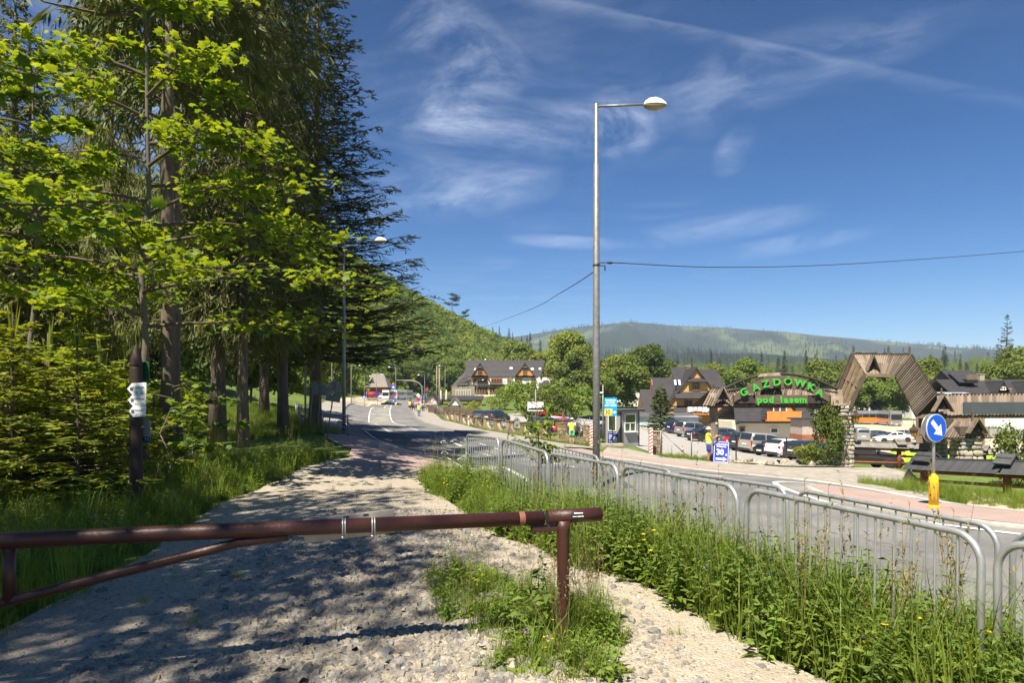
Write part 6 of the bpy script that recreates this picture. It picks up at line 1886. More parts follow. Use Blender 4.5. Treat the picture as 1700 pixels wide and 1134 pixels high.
def capped_fence(lab,P,h,m_roof,posts,rails,roof_w=.42,m_wood=None,name='timber_fence',bw=.13,cap=True):
 """rail fence under a little pitched cap of boards"""
 m_wood = m_wood or M_redwood
 g = [on(p.x,p.y) for p in P]
 o0 = g[0]; t = thing(name,lab,'fence',o0)
 q = [p - o0 for p in g]
 def along(f):
  k = f * (len(q) - 1); i = min(int(k),len(q) - 2); return q[i].lerp(q[i + 1],k - i)
 for z in rails:
  b = MB(); b.sm = True; b.tube([p + Vector((0,0,z)) for p in q],.055,8); b.build('rail',m_wood,t)
 for f in posts:
  p = along(f); b = MB(); b.sm = True; b.lathe([(.12,-.2),(.115,h - .08)],p,12); b.build('post',m_wood,t)
  if cap:
   i = min(int(f * (len(q) - 1)),len(q) - 2); d = (q[i + 1] - q[i]); a = math.atan2(d.y,d.x)
   c = MB(); Mz = Matrix.Rotation(a,3,'Z')
   for s in (-1,1): c.box(p + Mz @ Vector((0,s * .17,h + .08)),(.52,.44,.05),Mz @ Matrix.Rotation(s * R(-42),3,'X'))
   c.box(p + Vector((0,0,h + .02)),(.44,.4,.26),Mz)
   c.build('post_cap',m_roof,t)
 for i in range(len(q) - 1):
  a,b = q[i],q[i + 1]; d = (b - a).normalized(); s = Vector((0,0,1)).cross(d).normalized()
  top = Vector((0,0,h)); ev = Vector((0,0,h - roof_w * .62))
  for sg in (-1,1):
   n = max(1,int((b - a).length / bw))
   for k in range(n):
    f = (k + .5) / n; p = a.lerp(b,f)
    piece('cap_board',m_roof,t,p + top,p + ev + s * sg * roof_w * .7,(b - a).length / n * .97,.03,up=s * sg + Vector((0,0,.8)))
  rb = MB(); rb.beam(a + top + Vector((0,0,.02)),b + top + Vector((0,0,.02)),.09,.05); rb.build('ridge_strip',m_roof,t)
capped_fence('red-brown rail fence with grey cap between the gate pillars',[on_px(1412,35.6),on_px(1470,35.9),on_px(1540,36.0)],1.33,M_greyroof,[.66],[.28,.64,.98])
capped_fence('red-brown rail fence with grey cap behind the small stone pillar',[on_px(1575,38),on_px(1640,36.5),on_px(1760,35)],1.2,M_greyroof,[.45,.8],[.3,.62,.92])
capped_fence('low fence with a charcoal roof-like cap beside the road',[on_px(1516,25.3),on_px(1546,24.4),on_px(1672,21.4),on_px(1800,19.6)],1.02,M_blackroof,[.20,.333,.667],[.25,.55],.62,bw=.11)
# rounded stone at the start of that fence
def boulder(loc,s,seed,lab,group=None,name='rock',m=None,cat='rock'):
 r = random.Random(seed)
 bm = bmesh.new(); bmesh.ops.create_icosphere(bm,subdivisions=2,radius=.5)
 ph = [r.uniform(0,6) for _ in range(6)]
 for v in bm.verts:
  q = v.co.normalized()
  k = 1 + .16 * math.sin(q.x * 4 + ph[0]) + .13 * math.sin(q.y * 5 + ph[1]) + .12 * math.sin(q.z * 5 + ph[2]) + .07 * math.sin(q.x * 11 + q.y * 9 + ph[3]) + r.uniform(-.05,.05)
  v.co = Vector((q.x * s[0],q.y * s[1],q.z * s[2])) * .5 * k
 me = bpy.data.meshes.new(name); bm.to_mesh(me); bm.free(); me.materials.append(m or M_rock)
 o = link(name,me,None,Vector(loc) + Vector((0,0,s[2] * .2)),(r.uniform(-.2,.2),r.uniform(-.2,.2),r.uniform(0,6)))
 tag(o,lab,cat,group); return o
boulder(gpx(1511,806),(.5,.45,.95),77,'upright grey stone at the end of the charcoal capped fence',m=mat('grey_boulder',(.26,.245,.215),.9,vscale=4,col2=(.17,.16,.14),bump=.7,bscale=9))
_kinds = ['flat pale','rounded tan','jagged grey','low broad','small white','humped brown','angular pale']
rr_ = random.Random(31)
_rx = [1205,1213,1222,1229,1237,1245,1253,1262,1270,1279,1287,1294,1303,1311,1320,1329,1338,1347,1356,1366,1375,1384]
for i,px in enumerate(_rx):
 ref = ('beside the blue board foot' if px < 1222 else 'left of the second fence post' if px < 1300 else 'in front of the white hatchback' if px < 1335 else 'under the climbing bush')
 boulder(gpx(px,770 + (px - 1205) * .03 + rr_.uniform(-2,1)),(rr_.uniform(.25,.6),rr_.uniform(.25,.5),rr_.uniform(.2,.5)),i,'%s kerb rock %s, number %s from the board' % (_kinds[i % 7],ref,('one two three four five six seven eight nine ten eleven twelve thirteen fourteen fifteen sixteen seventeen eighteen nineteen twenty twenty-one twenty-two'.split())[i]),'rocks edging the car park')
# bushes and climbers at the gate
tree_thing('climbing_bush','dense green climber smothering the left stone pillar',BUSH[0],on_px(1374,34.9,-.1),1.0,(.85,.62,1.12),None,'bush')
tree_thing('climbing_bush','leafy climber reaching up to the letter board end',BUSH[0],on_px(1381,35.2,.9),2.4,(.55,.5,1.05),None,'bush')
tree_thing('bush','low spreading bush in front of the parked dark car',BUSH[1],on_px(1342,35.2,-.1),.3,(.85,.6,.62),None,'bush')
tree_thing('shrub','leafy shrub at the right edge behind the charcoal fence',BUSH[0],on_px(1692,24.5,-.2),.9,(.62,.62,.95),None,'bush')
tree_thing('young_spruce','small spruce before the timber house gable',[('trunk',FIR[0][0][1]),('crown',make_parts(*conifer(23,3.2,1.0,.15,.2,6,.1,.12,.2,.09,10,3,.9),M_twig,L_broad_d)[1][1])],on_px(1097,88,-.2),1,2.0,None,'spruce')
# ------------------------------------------------------------------ houses
def roof_mat(name,c1,c2,sy=.35):
 m = mat(name,c1,.55,vscale=1.2,col2=c2,spec=.3)
 nt = m.node_tree; N,L = nt.nodes,nt.links
 tc = N.new('ShaderNodeTexCoord'); w = N.new('ShaderNodeTexWave'); w.wave_type = 'BANDS'; w.bands_direction = 'Z'; w.inputs['Scale'].default_value = 1 / sy * .31; w.inputs['Distortion'].default_value = 0
 L.new(tc.outputs['Object'],w.inputs[0])
 bp = N.new('ShaderNodeBump'); bp.inputs['Strength'].default_value = .7; bp.inputs['Distance'].default_value = .08
 L.new(w.outputs['Fac'],bp.inputs['Height']); L.new(bp.outputs[0],N['Principled BSDF'].inputs['Normal'])
 return m
M_roof = roof_mat('charcoal_tiles',(.05,.047,.05),(.036,.034,.036))
M_roof_red = roof_mat('red_tiles',(.34,.10,.06),(.26,.08,.05))
M_roof_grey = roof_mat('grey_sheet_roof',(.19,.20,.22),(.15,.16,.175))
M_plaster = mat('white_plaster',(.74,.72,.68),.9,var=.06,vscale=.8)
M_cream = mat('cream_plaster',(.66,.58,.44),.9,var=.07,vscale=.6)
M_larchwood = mat('honey_timber',(.58,.32,.11),.7,var=.2,vscale=2.5,stretch=(.25,.25,5),bump=.5,bscale=3)
M_orangewood = mat('orange_timber',(.60,.24,.055),.6,var=.2,vscale=2.5,stretch=(4,4,.3),bump=.3,bscale=4)
M_brownframe = mat('brown_window_frame',(.34,.14,.05),.6,var=.15,vscale=3)
M_brick = paver_mat('chimney_brick',(.36,.15,.09),(.38,.16,.10),(.30,.12,.075),.24,.08)
M_brickwall = mat('red_brown_wall',(.27,.105,.05),.85,var=.25,vscale=3,stretch=(1,1,4))
M_shinglehut = mat('old_shingle_roof',(.20,.175,.155),.9,var=.35,vscale=2.2,stretch=(3,3,.6),bump=.6,bscale=6)
M_fencewood = mat('weathered_boards',(.24,.17,.11),.9,var=.3,vscale=2,stretch=(4,4,.4),bump=.4,bscale=6)
M_paleboards = mat('pale_halved_logs',(.40,.35,.28),.9,var=.3,vscale=2,stretch=(3,3,.4),bump=.4,bscale=6)
M_pane = mat('window_pane',(.05,.06,.07),.06,spec=.9,var=.3,vscale=.5)
class House:
 """local frame: x along the facade, y away from the viewer, z up; parts are placed from photograph measurements turned into metres"""
 def __init__(self,name,label,cat,px,d,group=None,rz=0.0):
  self.o = on_px(px,d); self.d = d; self.px = px; self.k = F_PX / d
  self.t = thing(name,label,cat,self.o,rz,group)
 def X(self,px): return (px - self.px) / self.k
 def Z(self,py): return CAMZ + (660 - py) / self.k - self.o.z
 def box(self,nm,m,x0,x1,y0,y1,z0,z1,parent=None):
  b = MB(); b.box(((x0 + x1) / 2,(y0 + y1) / 2,(z0 + z1) / 2),(abs(x1 - x0),abs(y1 - y0),abs(z1 - z0))); return b.build(nm,m,parent or self.t)
 def poly(self,nm,m,pts,y0,dp,parent=None):
  b = MB(); b.prism(pts,dp,Matrix.Translation((0,y0,0))); return b.build(nm,m,parent or self.t)
 def slab(self,nm,m,a,b,c,d,th=.15,parent=None):
  a,b,c,d = map(Vector,(a,b,c,d)); n = (b - a).cross(d - a).normalized() * th
  q = MB(); q.add([a,b,c,d,a - n,b - n,c - n,d - n],[(0,1,2,3),(7,6,5,4),(1,0,4,5),(2,1,5,6),(3,2,6,7),(0,3,7,4)])
  return q.build(nm,m,parent or self.t)
 def window(self,x0,x1,z0,z1,y,fm=None,cols=2,parent=None,th=.11,nm='window'):
  f = MB(); fm = fm or M_brownframe
  for a in np.linspace(x0,x1,cols + 1): f.box((a,y - .05,(z0 + z1) / 2),(th,.14,z1 - z0 + th))
  for z in (z0,z1): f.box(((x0 + x1) / 2,y - .052,z),(x1 - x0 + th * 1.6,.15,th))
  w = f.build(nm,fm,parent or self.t)
  for c in range(cols):
   a,b = x0 + (x1 - x0) * c / cols,x0 + (x1 - x0) * (c + 1) / cols
   self.box('pane',M_pane,a + .03,b - .03,y - .03,y + .01,z0,z1,w)
  return w
 def gable_roof(self,nm,m,x0,x1,zr,ze,y0,y1,ov=.5,th=.16,hip=(0,0)):
  """ridge along x"""
  ym = (y0 + y1) / 2; s = (zr - ze) / (ym - y0)
  self.slab(nm,m,(x0 - ov,y0 - ov,ze - ov * s),(x1 + ov,y0 - ov,ze - ov * s),(x1 + ov - hip[1],ym,zr),(x0 - ov + hip[0],ym,zr),th)
  self.slab(nm,m,(x1 + ov,y1 + ov,ze - ov * s),(x0 - ov,y1 + ov,ze - ov * s),(x0 - ov + hip[0],ym,zr),(x1 + ov - hip[1],ym,zr),th)
 def front_gable(self,xc,hw,zt,zb,y0,dp,face,m=None,ov=.35,th=.14,fy=.0):
  """ridge along y: gable facing the viewer"""
  m = m or M_roof
  g = self.poly('gable',face,[(xc - hw,zb),(xc + hw,zb),(xc,zt)],y0,.3)
  s = (zt - zb) / hw
  e = ov
  for sg in (-1,1):
   a,b = (xc + sg * (hw + e),zb - e * s),(xc,zt + .12)
   P = [(a[0],y0 - ov,a[1] + .12),(b[0],y0 - ov,b[1]),(b[0],y0 + dp,b[1]),(a[0],y0 + dp,a[1] + .12)]
   if sg < 0: P = P[::-1]
   self.slab('roof',m,*P[::-1],th)
  return g
 def chimney(self,x,y,z0,z1,w,m):
  c = self.box('chimney',m,x - w / 2,x + w / 2,y,y + w,z0,z1); self.box('chimney_cap',M_kerb,x - w / 2 - .08,x + w / 2 + .08,y - .08,y + w + .08,z1,z1 + .12,c)
 def balcony(self,x0,x1,y,z,h,m,dp=1.1,gap=.16,solid=False):
  b = self.box('balcony',m,x0,x1,y - dp,y,z - .15,z)
  if solid:
   n = int((x1 - x0) / .22)
   for i in range(n): self.box('board',m,x0 + (x1 - x0) * i / n,x0 + (x1 - x0) * (i + .9) / n,y - dp - .03,y - dp + .02,z,z + h,b)
  else:
   n = int((x1 - x0) / gap)
   q = MB()
   for i in range(n + 1): q.box((x0 + (x1 - x0) * i / n,y - dp + .03,z + h / 2),(.06,.05,h))
   tag(q.build('baluster',m,b),kind='stuff')
  self.box('hand_rail',m,x0 - .03,x1 + .03,y - dp - .04,y - dp + .08,z + h,z + h + .08,b)
  return b
# ---- white hotel with the long dark roof
H = House('hotel','white three storey hotel with long dark roof and orange dormers','hotel',845,180)
X,Z = H.X,H.Z
x0,x1 = X(777),X(908)
H.box('wall',M_plaster,x0,x1,0,11,-1.5,Z(626))
H.gable_roof('roof',M_roof,X(773),X(905),Z(600) + .6,Z(625),0,11,.2)
# flared roof reaching down at the left end
H.slab('roof',M_roof,(X(748),-.6,Z(643)),(X(775),-.6,Z(640)),(X(784),5.2,Z(602)),(X(781),5.2,Z(603)),.15)
H.slab('roof',M_roof,(X(756),-1.0,Z(640)),(X(777),-1.0,Z(640)),(X(777),-.5,Z(625)),(X(771),-.5,Z(625)),.12)
for px,w in ((797,13),(871.5,16)):
 g = H.front_gable(X(px),w / H.k * 1.0,Z(603),Z(624),-.75,5.5,M_orangewood)
 H.slab('roof',M_roof,(X(px - 5.5),-1.25,Z(611)),(X(px + 5.5),-1.25,Z(611)),(X(px + 3.5),-.72,Z(608)),(X(px - 3.5),-.72,Z(608)),.08)
 H.window(X(px - 3.2),X(px + 3.2),Z(622.5),Z(613.5),-.8,cols=2,parent=g)
 if px < 800: H.balcony(X(788),X(806),-.75,Z(623.5),.65,M_ink,.7)
# right cross wing
H.box('wall',M_plaster,X(893),X(917),-3.2,8,-1.5,Z(627))
g = H.front_gable(X(914.5),13 / H.k,Z(601),Z(628),-2.0,9,M_orangewood)
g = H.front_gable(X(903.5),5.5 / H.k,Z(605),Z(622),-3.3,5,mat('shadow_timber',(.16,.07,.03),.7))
H.slab('roof',M_roof,(X(893),-3.6,Z(640)),(X(914),-3.6,Z(640)),(X(919),0,Z(602)),(X(900),0,Z(602)),.15)
H.slab('roof',M_roof,(X(894),-3.9,Z(641)),(X(912),-3.9,Z(641)),(X(910),-3.4,Z(632)),(X(902),-3.4,Z(632)),.15)
for a,b,z0,z1 in ((785.5,810.5,637,627.5),(814.5,834.5,637,627.5),(785,811,655.5,642),(812,832,655.5,642),(840,853,655.5,642)): H.box('timber_band',M_orangewood,X(a),X(b),-.03,.05,Z(z0),Z(z1))
for a,b,n in ((778.5,782.5,1),(787,809,5),(816,833,4),(842.5,848,2),(856,866,3),(883,889,2)):
 H.window(X(a),X(b),Z(635),Z(629),-.04,cols=n,th=.16)
for a,b,n in ((786.5,809.5,5),(813,830,4),(842,852,3),(858,868,3),(880,889,2)):
 H.window(X(a),X(b),Z(653),Z(643.5),-.04,cols=n,th=.16)
H.slab('roof',M_roof,(X(783),-.7,Z(640.5)),(X(890),-.7,Z(640.5)),(X(890),-.05,Z(638)),(X(784),-.05,Z(638)),.12)
H.balcony(X(772),X(783),0,Z(638),.7,M_ink,.9,.3); H.balcony(X(814),X(836),0,Z(638),.7,M_ink,.9,.3)
H.chimney(X(806),6.2,Z(601),Z(597.5),1.1,mat('dark_chimney',(.06,.06,.065),.7)); H.chimney(X(830),6.2,Z(601),Z(597),1.5,MATS['dark_chimney'])
q = MB(); q.lathe([(.05,0),(.3,.12),(.34,.16)],(X(804.5),6.0,Z(595.5)),12,'Y'); q.tube([(X(804.5),6.2,Z(597.5)),(X(804.5),6.1,Z(594.5))],.05,5); q.build('satellite_dish',M_galv,H.t)
for px,py in ((789,613.5),(848.5,611.5),(884,613),(897.5,612.5)):
 f = (Z(py) - Z(626)) / (Z(600) + .6 - Z(626)); y = 5.5 * f - .05; s_ = (Z(600) + .6 - Z(626)) / 5.5
 q = MB(); q.box((X(px),y,Z(py) + .12),(.8,.9,.09),Matrix.Rotation(math.atan(s_),3,'X')); q.build('roof_window',mat('skylight_glass',(.55,.62,.68),.1,spec=.8),H.t)
# ---- timber house
H = House('timber_house','honey coloured timber house with steep charcoal roofs','house',1145,108)
X,Z = H.X,H.Z
H.box('wall',M_larchwood,X(1104),X(1206),.0,11,-1.5,Z(674))
H.front_gable(X(1155),50 / H.k,Z(611),Z(676),.0,11,M_larchwood,ov=.45)
H.box('attic_wall',M_larchwood,X(1124),X(1186),-.04,2,Z(674),Z(650))
# left stepped wings
H.box('wall',M_larchwood,X(1076),X(1112),1.6,9,-1.5,Z(686))
for a,b,zt,ze,y0 in ((1090,1130,626,687,1.4),(1105,1124,638.5,680,.6),(1073,1090,646,686,2.2)):
 H.slab('roof',M_roof,(X(a - 4),y0 - .8,Z(ze)),(X(b),y0 - .8,Z(ze)),(X(b),y0 + 3.0,Z(zt)),(X(a),y0 + 3.0,Z(zt)),.16)
 H.poly('gable',M_brickwall,[(y0 - .3,Z(ze) + .3),(y0 + 5.5,Z(ze) + .3),(y0 + 2.8,Z(zt) - .2)],0,.2).matrix_local = Matrix.Translation((X(a) + .15,0,0)) @ Matrix.Rotation(R(90),4,'Z')
# main ridge running back and right wing
H.slab('roof',M_roof,(X(1127),2.6,Z(634)),(X(1160),2.6,Z(634)),(X(1155),6.5,Z(606.5)),(X(1128),6.5,Z(607)),.16)
H.slab('roof',M_roof,(X(1163),.9,Z(645)),(X(1209),.9,Z(645)),(X(1205),5,Z(611)),(X(1160),5,Z(611)),.16)
H.slab('roof',M_roof,(X(1209),9.2,Z(645)),(X(1163),9.2,Z(645)),(X(1160),5,Z(611)),(X(1205),5,Z(611)),.16)
H.box('wall',M_larchwood,X(1165),X(1207),1.6,8.5,Z(690),Z(640))
# skirt roofs across the gable
for (a,b,z0,z1,dp) in ((1139,1172,634,627.5,.9),(1118,1179,661.5,650.5,1.2),(1115,1178,688,673.5,1.5)):
 H.slab('skirt_roof',M_roof,(X(a),-dp,Z(z0)),(X(b),-dp,Z(z0)),(X(b - 3),.0,Z(z1)),(X(a + 4),.0,Z(z1)),.12)
g = H.window(X(1150),X(1161),Z(648),Z(637),-.06,cols=2)
for a,b in ((1136,1149),(1161,1173)): H.window(X(a),X(b),Z(675),Z(665),-.02,cols=2)
b = H.balcony(X(1136),X(1178),-.3,Z(687),.9,M_orangewood,1.4)
for i,(a,c,zz) in enumerate(((1137,1145,683.5),(1146,1152,682),(1153,1160,682.5),(1161,1170,684),(1170.5,1176,682))):
 cl = MB(); n = 7
 for k in range(n):
  u0,u1 = a + (c - a) * k / n,a + (c - a) * (k + 1) / n
  y = -1.78 - .05 * math.sin(k * 2.1 + i)
  cl.add([(X(u0),y,Z(675.5)),(X(u1),-1.78 - .05 * math.sin((k + 1) * 2.1 + i),Z(675.5)),(X(u1),-1.8 - .07 * math.sin((k + 1) * 2.1 + i),Z(zz + .5 * math.sin(k + i))),(X(u0),y - .02,Z(zz + .5 * math.sin(k - 1 + i)))],[(0,1,2,3)])
 o = cl.build('laundry',mat('white_linen',(.75,.75,.76),.9)); o.matrix_world = Matrix.Translation(H.o); tag(o,('long white sheet drying at the left end of the balcony','small white cloth drying beside the long sheet','middle white cloth drying on the timber balcony','wide crumpled bed linen drying on the balcony','narrow white cloth at the right end of the balcony')[i],'laundry','laundry drying on the timber house balcony')
 o.modifiers.new('cloth','SOLIDIFY').thickness = .03
# side balcony on posts
b = H.balcony(X(1176),X(1218),-1.2,Z(691),1.05,M_orangewood,1.3,solid=True)
for a in (1178,1197,1216): H.box('balcony_post',M_orangewood,X(a) - .12,X(a) + .12,-2.4,-2.15,-1,Z(692))
q = MB(); q.beam((X(1166),-1.9,Z(715)),(X(1180),-1.9,Z(692)),.12,.25); q.build('stair_rail',M_brownframe,H.t)
H.chimney(X(1158),5.5,Z(616),Z(606),.7,M_brick); H.chimney(X(1211),6.5,Z(660),Z(621),.65,M_brick)
for px,py,w in ((1124,635,.35),(1131,635,.35)):
 q = MB(); q.box((X(px),1.2,Z(py)),(w,.12,1.0),Matrix.Rotation(R(-32),3,'X')); q.build('roof_window',MATS['skylight_glass'],H.t)
# ---- cream house with the orange balcony, seen under the letter board
H = House('cream_house','cream house with charcoal roof and an orange balcony','house',1285,84)
X,Z = H.X,H.Z
H.box('wall',M_cream,X(1216),X(1352),0,9,-1.5,Z(700))
H.slab('roof',M_roof,(X(1218),-1.0,Z(700)),(X(1352),-1.0,Z(700)),(X(1340),3.5,Z(660)),(X(1232),3.5,Z(660)),.18)
H.slab('roof',M_roof,(X(1352),10,Z(700)),(X(1218),10,Z(700)),(X(1232),3.5,Z(660)),(X(1340),3.5,Z(660)),.18)
H.slab('roof',M_roof,(X(1216),-1.2,Z(702)),(X(1222),-1.2,Z(702)),(X(1236),3.4,Z(661)),(X(1232),3.6,Z(660)),.2)
H.box('eave_board',M_ink,X(1218),X(1352),-1.15,-1.0,Z(702.5),Z(699))
g = H.front_gable(X(1293),33 / H.k,Z(650),Z(697),-.9,5,M_orangewood,ov=.3)
H.window(X(1279),X(1300),Z(685),Z(668),-.95,M_white,2,g)
H.balcony(X(1265),X(1321),-.9,Z(697),1.0,M_orangewood,.8,solid=True)
H.window(X(1279),X(1291),Z(719),Z(711),0,M_white,1)
H.window(X(1228),X(1236),Z(719),Z(709),0,M_brownframe,1)
# pale annexe of round stones and brick behind the climber
H = House('stone_annexe','small stone and brick annexe behind the climbing bush','annexe',1345,70)
X,Z = H.X,H.Z
H.box('wall',mat('pale_stone_wall',(.50,.42,.36),.9,vscale=5,col2=(.33,.27,.23),bump=.8,bscale=7),X(1332),X(1368),0,3,Z(722),Z(697))
H.box('brick_base',M_brickwall,X(1331),X(1369),-.1,3.1,-1.5,Z(722))
H.box('flat_roof',M_roof,X(1328),X(1372),-.4,3.4,Z(697),Z(695))
# ---- pale blue shed
H = House('shed','long pale blue metal shed behind the parked cars','shed',1110,97)
X,Z = H.X,H.Z
m_ = mat('pale_blue_sheet',(.50,.58,.62),.5,var=.05,vscale=1)
H.box('wall',m_,X(1020),X(1160),.05,6,-1,Z(691.5))
n = 60
rib = MB()
for i in range(n): rib.box((X(1020) + (X(1160) - X(1020)) * (i + .5) / n,.03,(Z(691.5) - 1) / 2),(.11,.06,Z(691.5) + 1))
tag(rib.build('rib',m_,H.t),kind='stuff')
H.slab('roof',mat('shed_roof',(.10,.10,.11),.6),(X(1016),-.4,Z(690.5)),(X(1165),-.4,Z(693)),(X(1165),6.4,Z(688)),(X(1016),6.4,Z(686)),.12)
# ---- dark roofs on the far right
H = House('guest_house','large house of dark stepped roofs behind the gate wing','house',1650,112)
X,Z = H.X,H.Z
H.box('wall',M_plaster,X(1592),X(1790),1,12,-2,Z(650))
H.gable_roof('roof',M_roof,X(1588),X(1790),Z(629),Z(656),0,9,.6)
H.gable_roof('roof',M_roof,X(1614),X(1660),Z(612),Z(634),4,11,.4)
H.box('roof_terrace',M_ink,X(1617),X(1636),1.8,4.5,Z(636),Z(629))
q = MB()
for px in np.linspace(1617,1636,12): q.box((X(px),1.75,Z(626)),(.06,.06,.9))
q.box((X(1626.5),1.75,Z(622)),(1.95,.08,.08)); tag(q.build('terrace_railing',M_fencewood,H.t),kind='stuff')
for px in (1660,1705):
 g = H.front_gable(X(px),8.5 / H.k,Z(634),Z(648),-.6,4,M_brownframe,ov=.3)
 H.window(X(px - 4),X(px + 4),Z(647.5),Z(643),-.66,M_white,2,g)
H.chimney(X(1660),4.2,Z(634),Z(620.5),.8,M_stone_v[2]); H.chimney(X(1678),.6,Z(655),Z(646),1.1,M_brick)
H.slab('roof',M_roof,(X(1606),2,Z(634)),(X(1616),2,Z(634)),(X(1616),6,Z(613)),(X(1612),6,Z(615)),.12)
H = House('long_shed','low building with a pale sheet metal roof behind the gate wing','building',1620,80)
X,Z = H.X,H.Z
H.box('wall',M_fencewood,X(1562),X(1640),.5,5,-1,Z(657))
H.slab('roof',mat('pale_sheet',(.42,.45,.50),.4,var=.08,vscale=1),(X(1556),0,Z(658)),(X(1648),0,Z(658)),(X(1648),5,Z(651)),(X(1556),5,Z(651)),.12)
q = MB(); q.box((0,0,.9),(16,.3,2.0)); tag(q.build('concrete_wall',M_kerb,None,on_px(1735,98)),'low grey concrete wall behind the hedge under the gate wing','wall')
H = House('white_building','white low building glimpsed under the gate wing roof','building',1690,120)
X,Z = H.X,H.Z
H.box('wall',M_plaster,X(1670),X(1790),0,6,-1,Z(690)); H.slab('roof',M_roof,(X(1664),-.5,Z(692)),(X(1796),-.5,Z(692)),(X(1796),6,Z(684)),(X(1664),6,Z(684)),.15)
for i,px in enumerate((1628,1634.5,1641,1647.5,1654,1660.5)):
 tree_thing('thuja',ORD[i] + ' slim thuja from the small stone pillar in the hedge under the gate wing',BUSH[2],on_px(px,100),i,(.22,.22,.85),'thuja hedge under the gate wing','hedge plant')
# ---- scattered far houses
for px,d,py,w,m,lab in ((1015,300,600,8,M_roof_red,'red roofed house above the trees right of the lamp pole'),(1039,290,605,12,M_roof_red,'red roofed house lower among the trees right of the lamp pole'),(1388,280,606,14,M_roof_grey,'grey roofed house behind the left leg of the arch'),(1425,205,640,8,M_roof_grey,'grey roof framed by the gate arch'),(1535,240,628,9,M_roof_red,'brown roofed house beside the arch right leg')):
 H = House('far_house',lab,'house',px,d,'far houses among the trees')
 z = H.Z(py)
 H.box('wall',M_plaster,-w / 2,w / 2,0,8,-1,z - 3.2); H.gable_roof('roof',m,-w / 2,w / 2,z,z - 3.4,0,8,.5)
 H.window(-1,1,z - 5,z - 4,0)
# ---- shingled hut by the bus yard
H = House('shingled_hut','brown hut with a steep old shingle roof by the bus yard','hut',627,205)
X,Z = H.X,H.Z
H.box('wall',M_brickwall,X(611),X(641),0,6,-1,Z(640))
H.slab('roof',M_shinglehut,(X(603),-1,Z(643)),(X(645),-1,Z(643)),(X(638),.8,Z(634)),(X(611),.8,Z(634)),.2)
H.slab('roof',M_shinglehut,(X(611),.8,Z(634)),(X(638),.8,Z(634)),(X(634),3,Z(620)),(X(614),3,Z(620)),.2)
H.slab('roof',M_shinglehut,(X(645),-1,Z(643)),(X(647),7,Z(643)),(X(634),3.1,Z(620)),(X(638),.8,Z(634)),.2)
H.front_gable(X(617),4 / H.k,Z(628),Z(635),.3,2.5,M_ink,M_shinglehut,ov=.2)
H.box('porch_roof',M_shinglehut,X(596),X(618),-4,-1,Z(649),Z(646)); H.box('porch_post',M_brownframe,X(598),X(598) + .2,-4,-3.8,-1,Z(649)); H.box('porch_post',M_brownframe,X(616),X(616) + .2,-4,-3.8,-1,Z(649))
# ---- garden huts, fences and terrace in front of the hotel
for px,d,hw,zt,ze,zb,lab in ((717,128,10.5,656,667,676,'white gabled food hut with a small red emblem'),(754.5,122,10.5,660,672,680,'plain white gabled garden hut beside the fence')):
 H = House('garden_hut',lab,'hut',px,d,'white gabled garden huts'); X,Z = H.X,H.Z
 H.box('wall',M_plaster,X(px - hw * .72),X(px + hw * .72),.2,4,-.6,Z(ze))
 H.front_gable(X(px),hw / H.k,Z(zt),Z(ze + 1),0,4.5,M_plaster,M_roof if px < 740 else M_shinglehut,ov=.3)
 if px < 740:
  H.box('counter',M_white,X(708),X(726),-.35,.2,Z(671.5),Z(670)); H.box('opening',M_ink,X(709),X(725),.12,.19,Z(675),Z(672.5))
  q = MB(); q.sm = True; q.tube([(X(714),-.02,Z(665)),(X(716),-.02,Z(662.5)),(X(719),-.02,Z(663.5)),(X(721),-.02,Z(666)),(X(713),-.02,Z(667))],.06,5); q.build('red_emblem',M_red,H.t)
H = House('terrace_roof','low dark roofs of the beer garden below the hotel','pavilion',775,140); X,Z = H.X,H.Z
for a,b,z0,z1 in ((731,802,664,657),(705,735,664,658)):
 H.slab('roof',M_roof,(X(a),0,Z(z0)),(X(b),0,Z(z0)),(X(b),4,Z(z1)),(X(a),4,Z(z1)),.15)
 H.box('timber_front',M_orangewood,X(a) + .5,X(b) - .5,1,1.3,Z(z0 + 3.5),Z(z0) - .1)
 for f in (0.05,.35,.65,.95): H.box('post',M_brownframe,X(a + (b - a) * f) - .12,X(a + (b - a) * f) + .12,.4,.65,-1,Z(z0))
def board_fence(lab,P,h,m,w,name='board_fence',cat='fence',thick=.05,seed=0,rng=.08,cap=0):
 g = [on(p[0],p[1]) for p in P]; o0 = g[0]; t = thing(name,lab,cat,o0); r = random.Random(seed)
 for a,b in zip(g[:-1],g[1:]):
  a,b = a - o0,b - o0; n = max(1,int((b - a).length / w)); s = (b - a).normalized()
  for k in range(n):
   p = a.lerp(b,(k + .5) / n); hh = h * (1 + r.uniform(-rng,rng))
   piece('plank',m,t,p - Vector((0,0,.15)),p + Vector((0,0,hh)),w * .93,thick,up=Vector((s.y,-s.x,0)))
  for z in (.3 * h,.85 * h):
   q = MB(); q.beam(a + Vector((s.y,-s.x,0)) * -.06 + Vector((0,0,z)),b + Vector((s.y,-s.x,0)) * -.06 + Vector((0,0,z)),.06,.1); q.build('fence_rail',m,t)
def pxd(*l): return [tuple(on_px(p,d)[:2]) for p,d in l]
board_fence('brown board fence between the pavement and the garden huts',pxd((711,102),(745,98),(802,94)),1.25,M_fencewood,.28,seed=4)
board_fence('pale fence of split logs at the left end of the hotel',pxd((750,172),(788,168)),3.4,M_paleboards,.3,'log_screen',seed=5,rng=.04)
q = MB(); [q.box((x,0,1.2),(.07,.05,1.9)) for x in np.linspace(-1.8,1.8,7)]; [q.box((0,0,z),(3.6,.055,.07)) for z in (.28,2.12)]; o = q.build('window_frame_panel',M_white,None,on_px(769,167,.6))
tag(o,'white lattice panel standing against the split log fence','lattice panel')
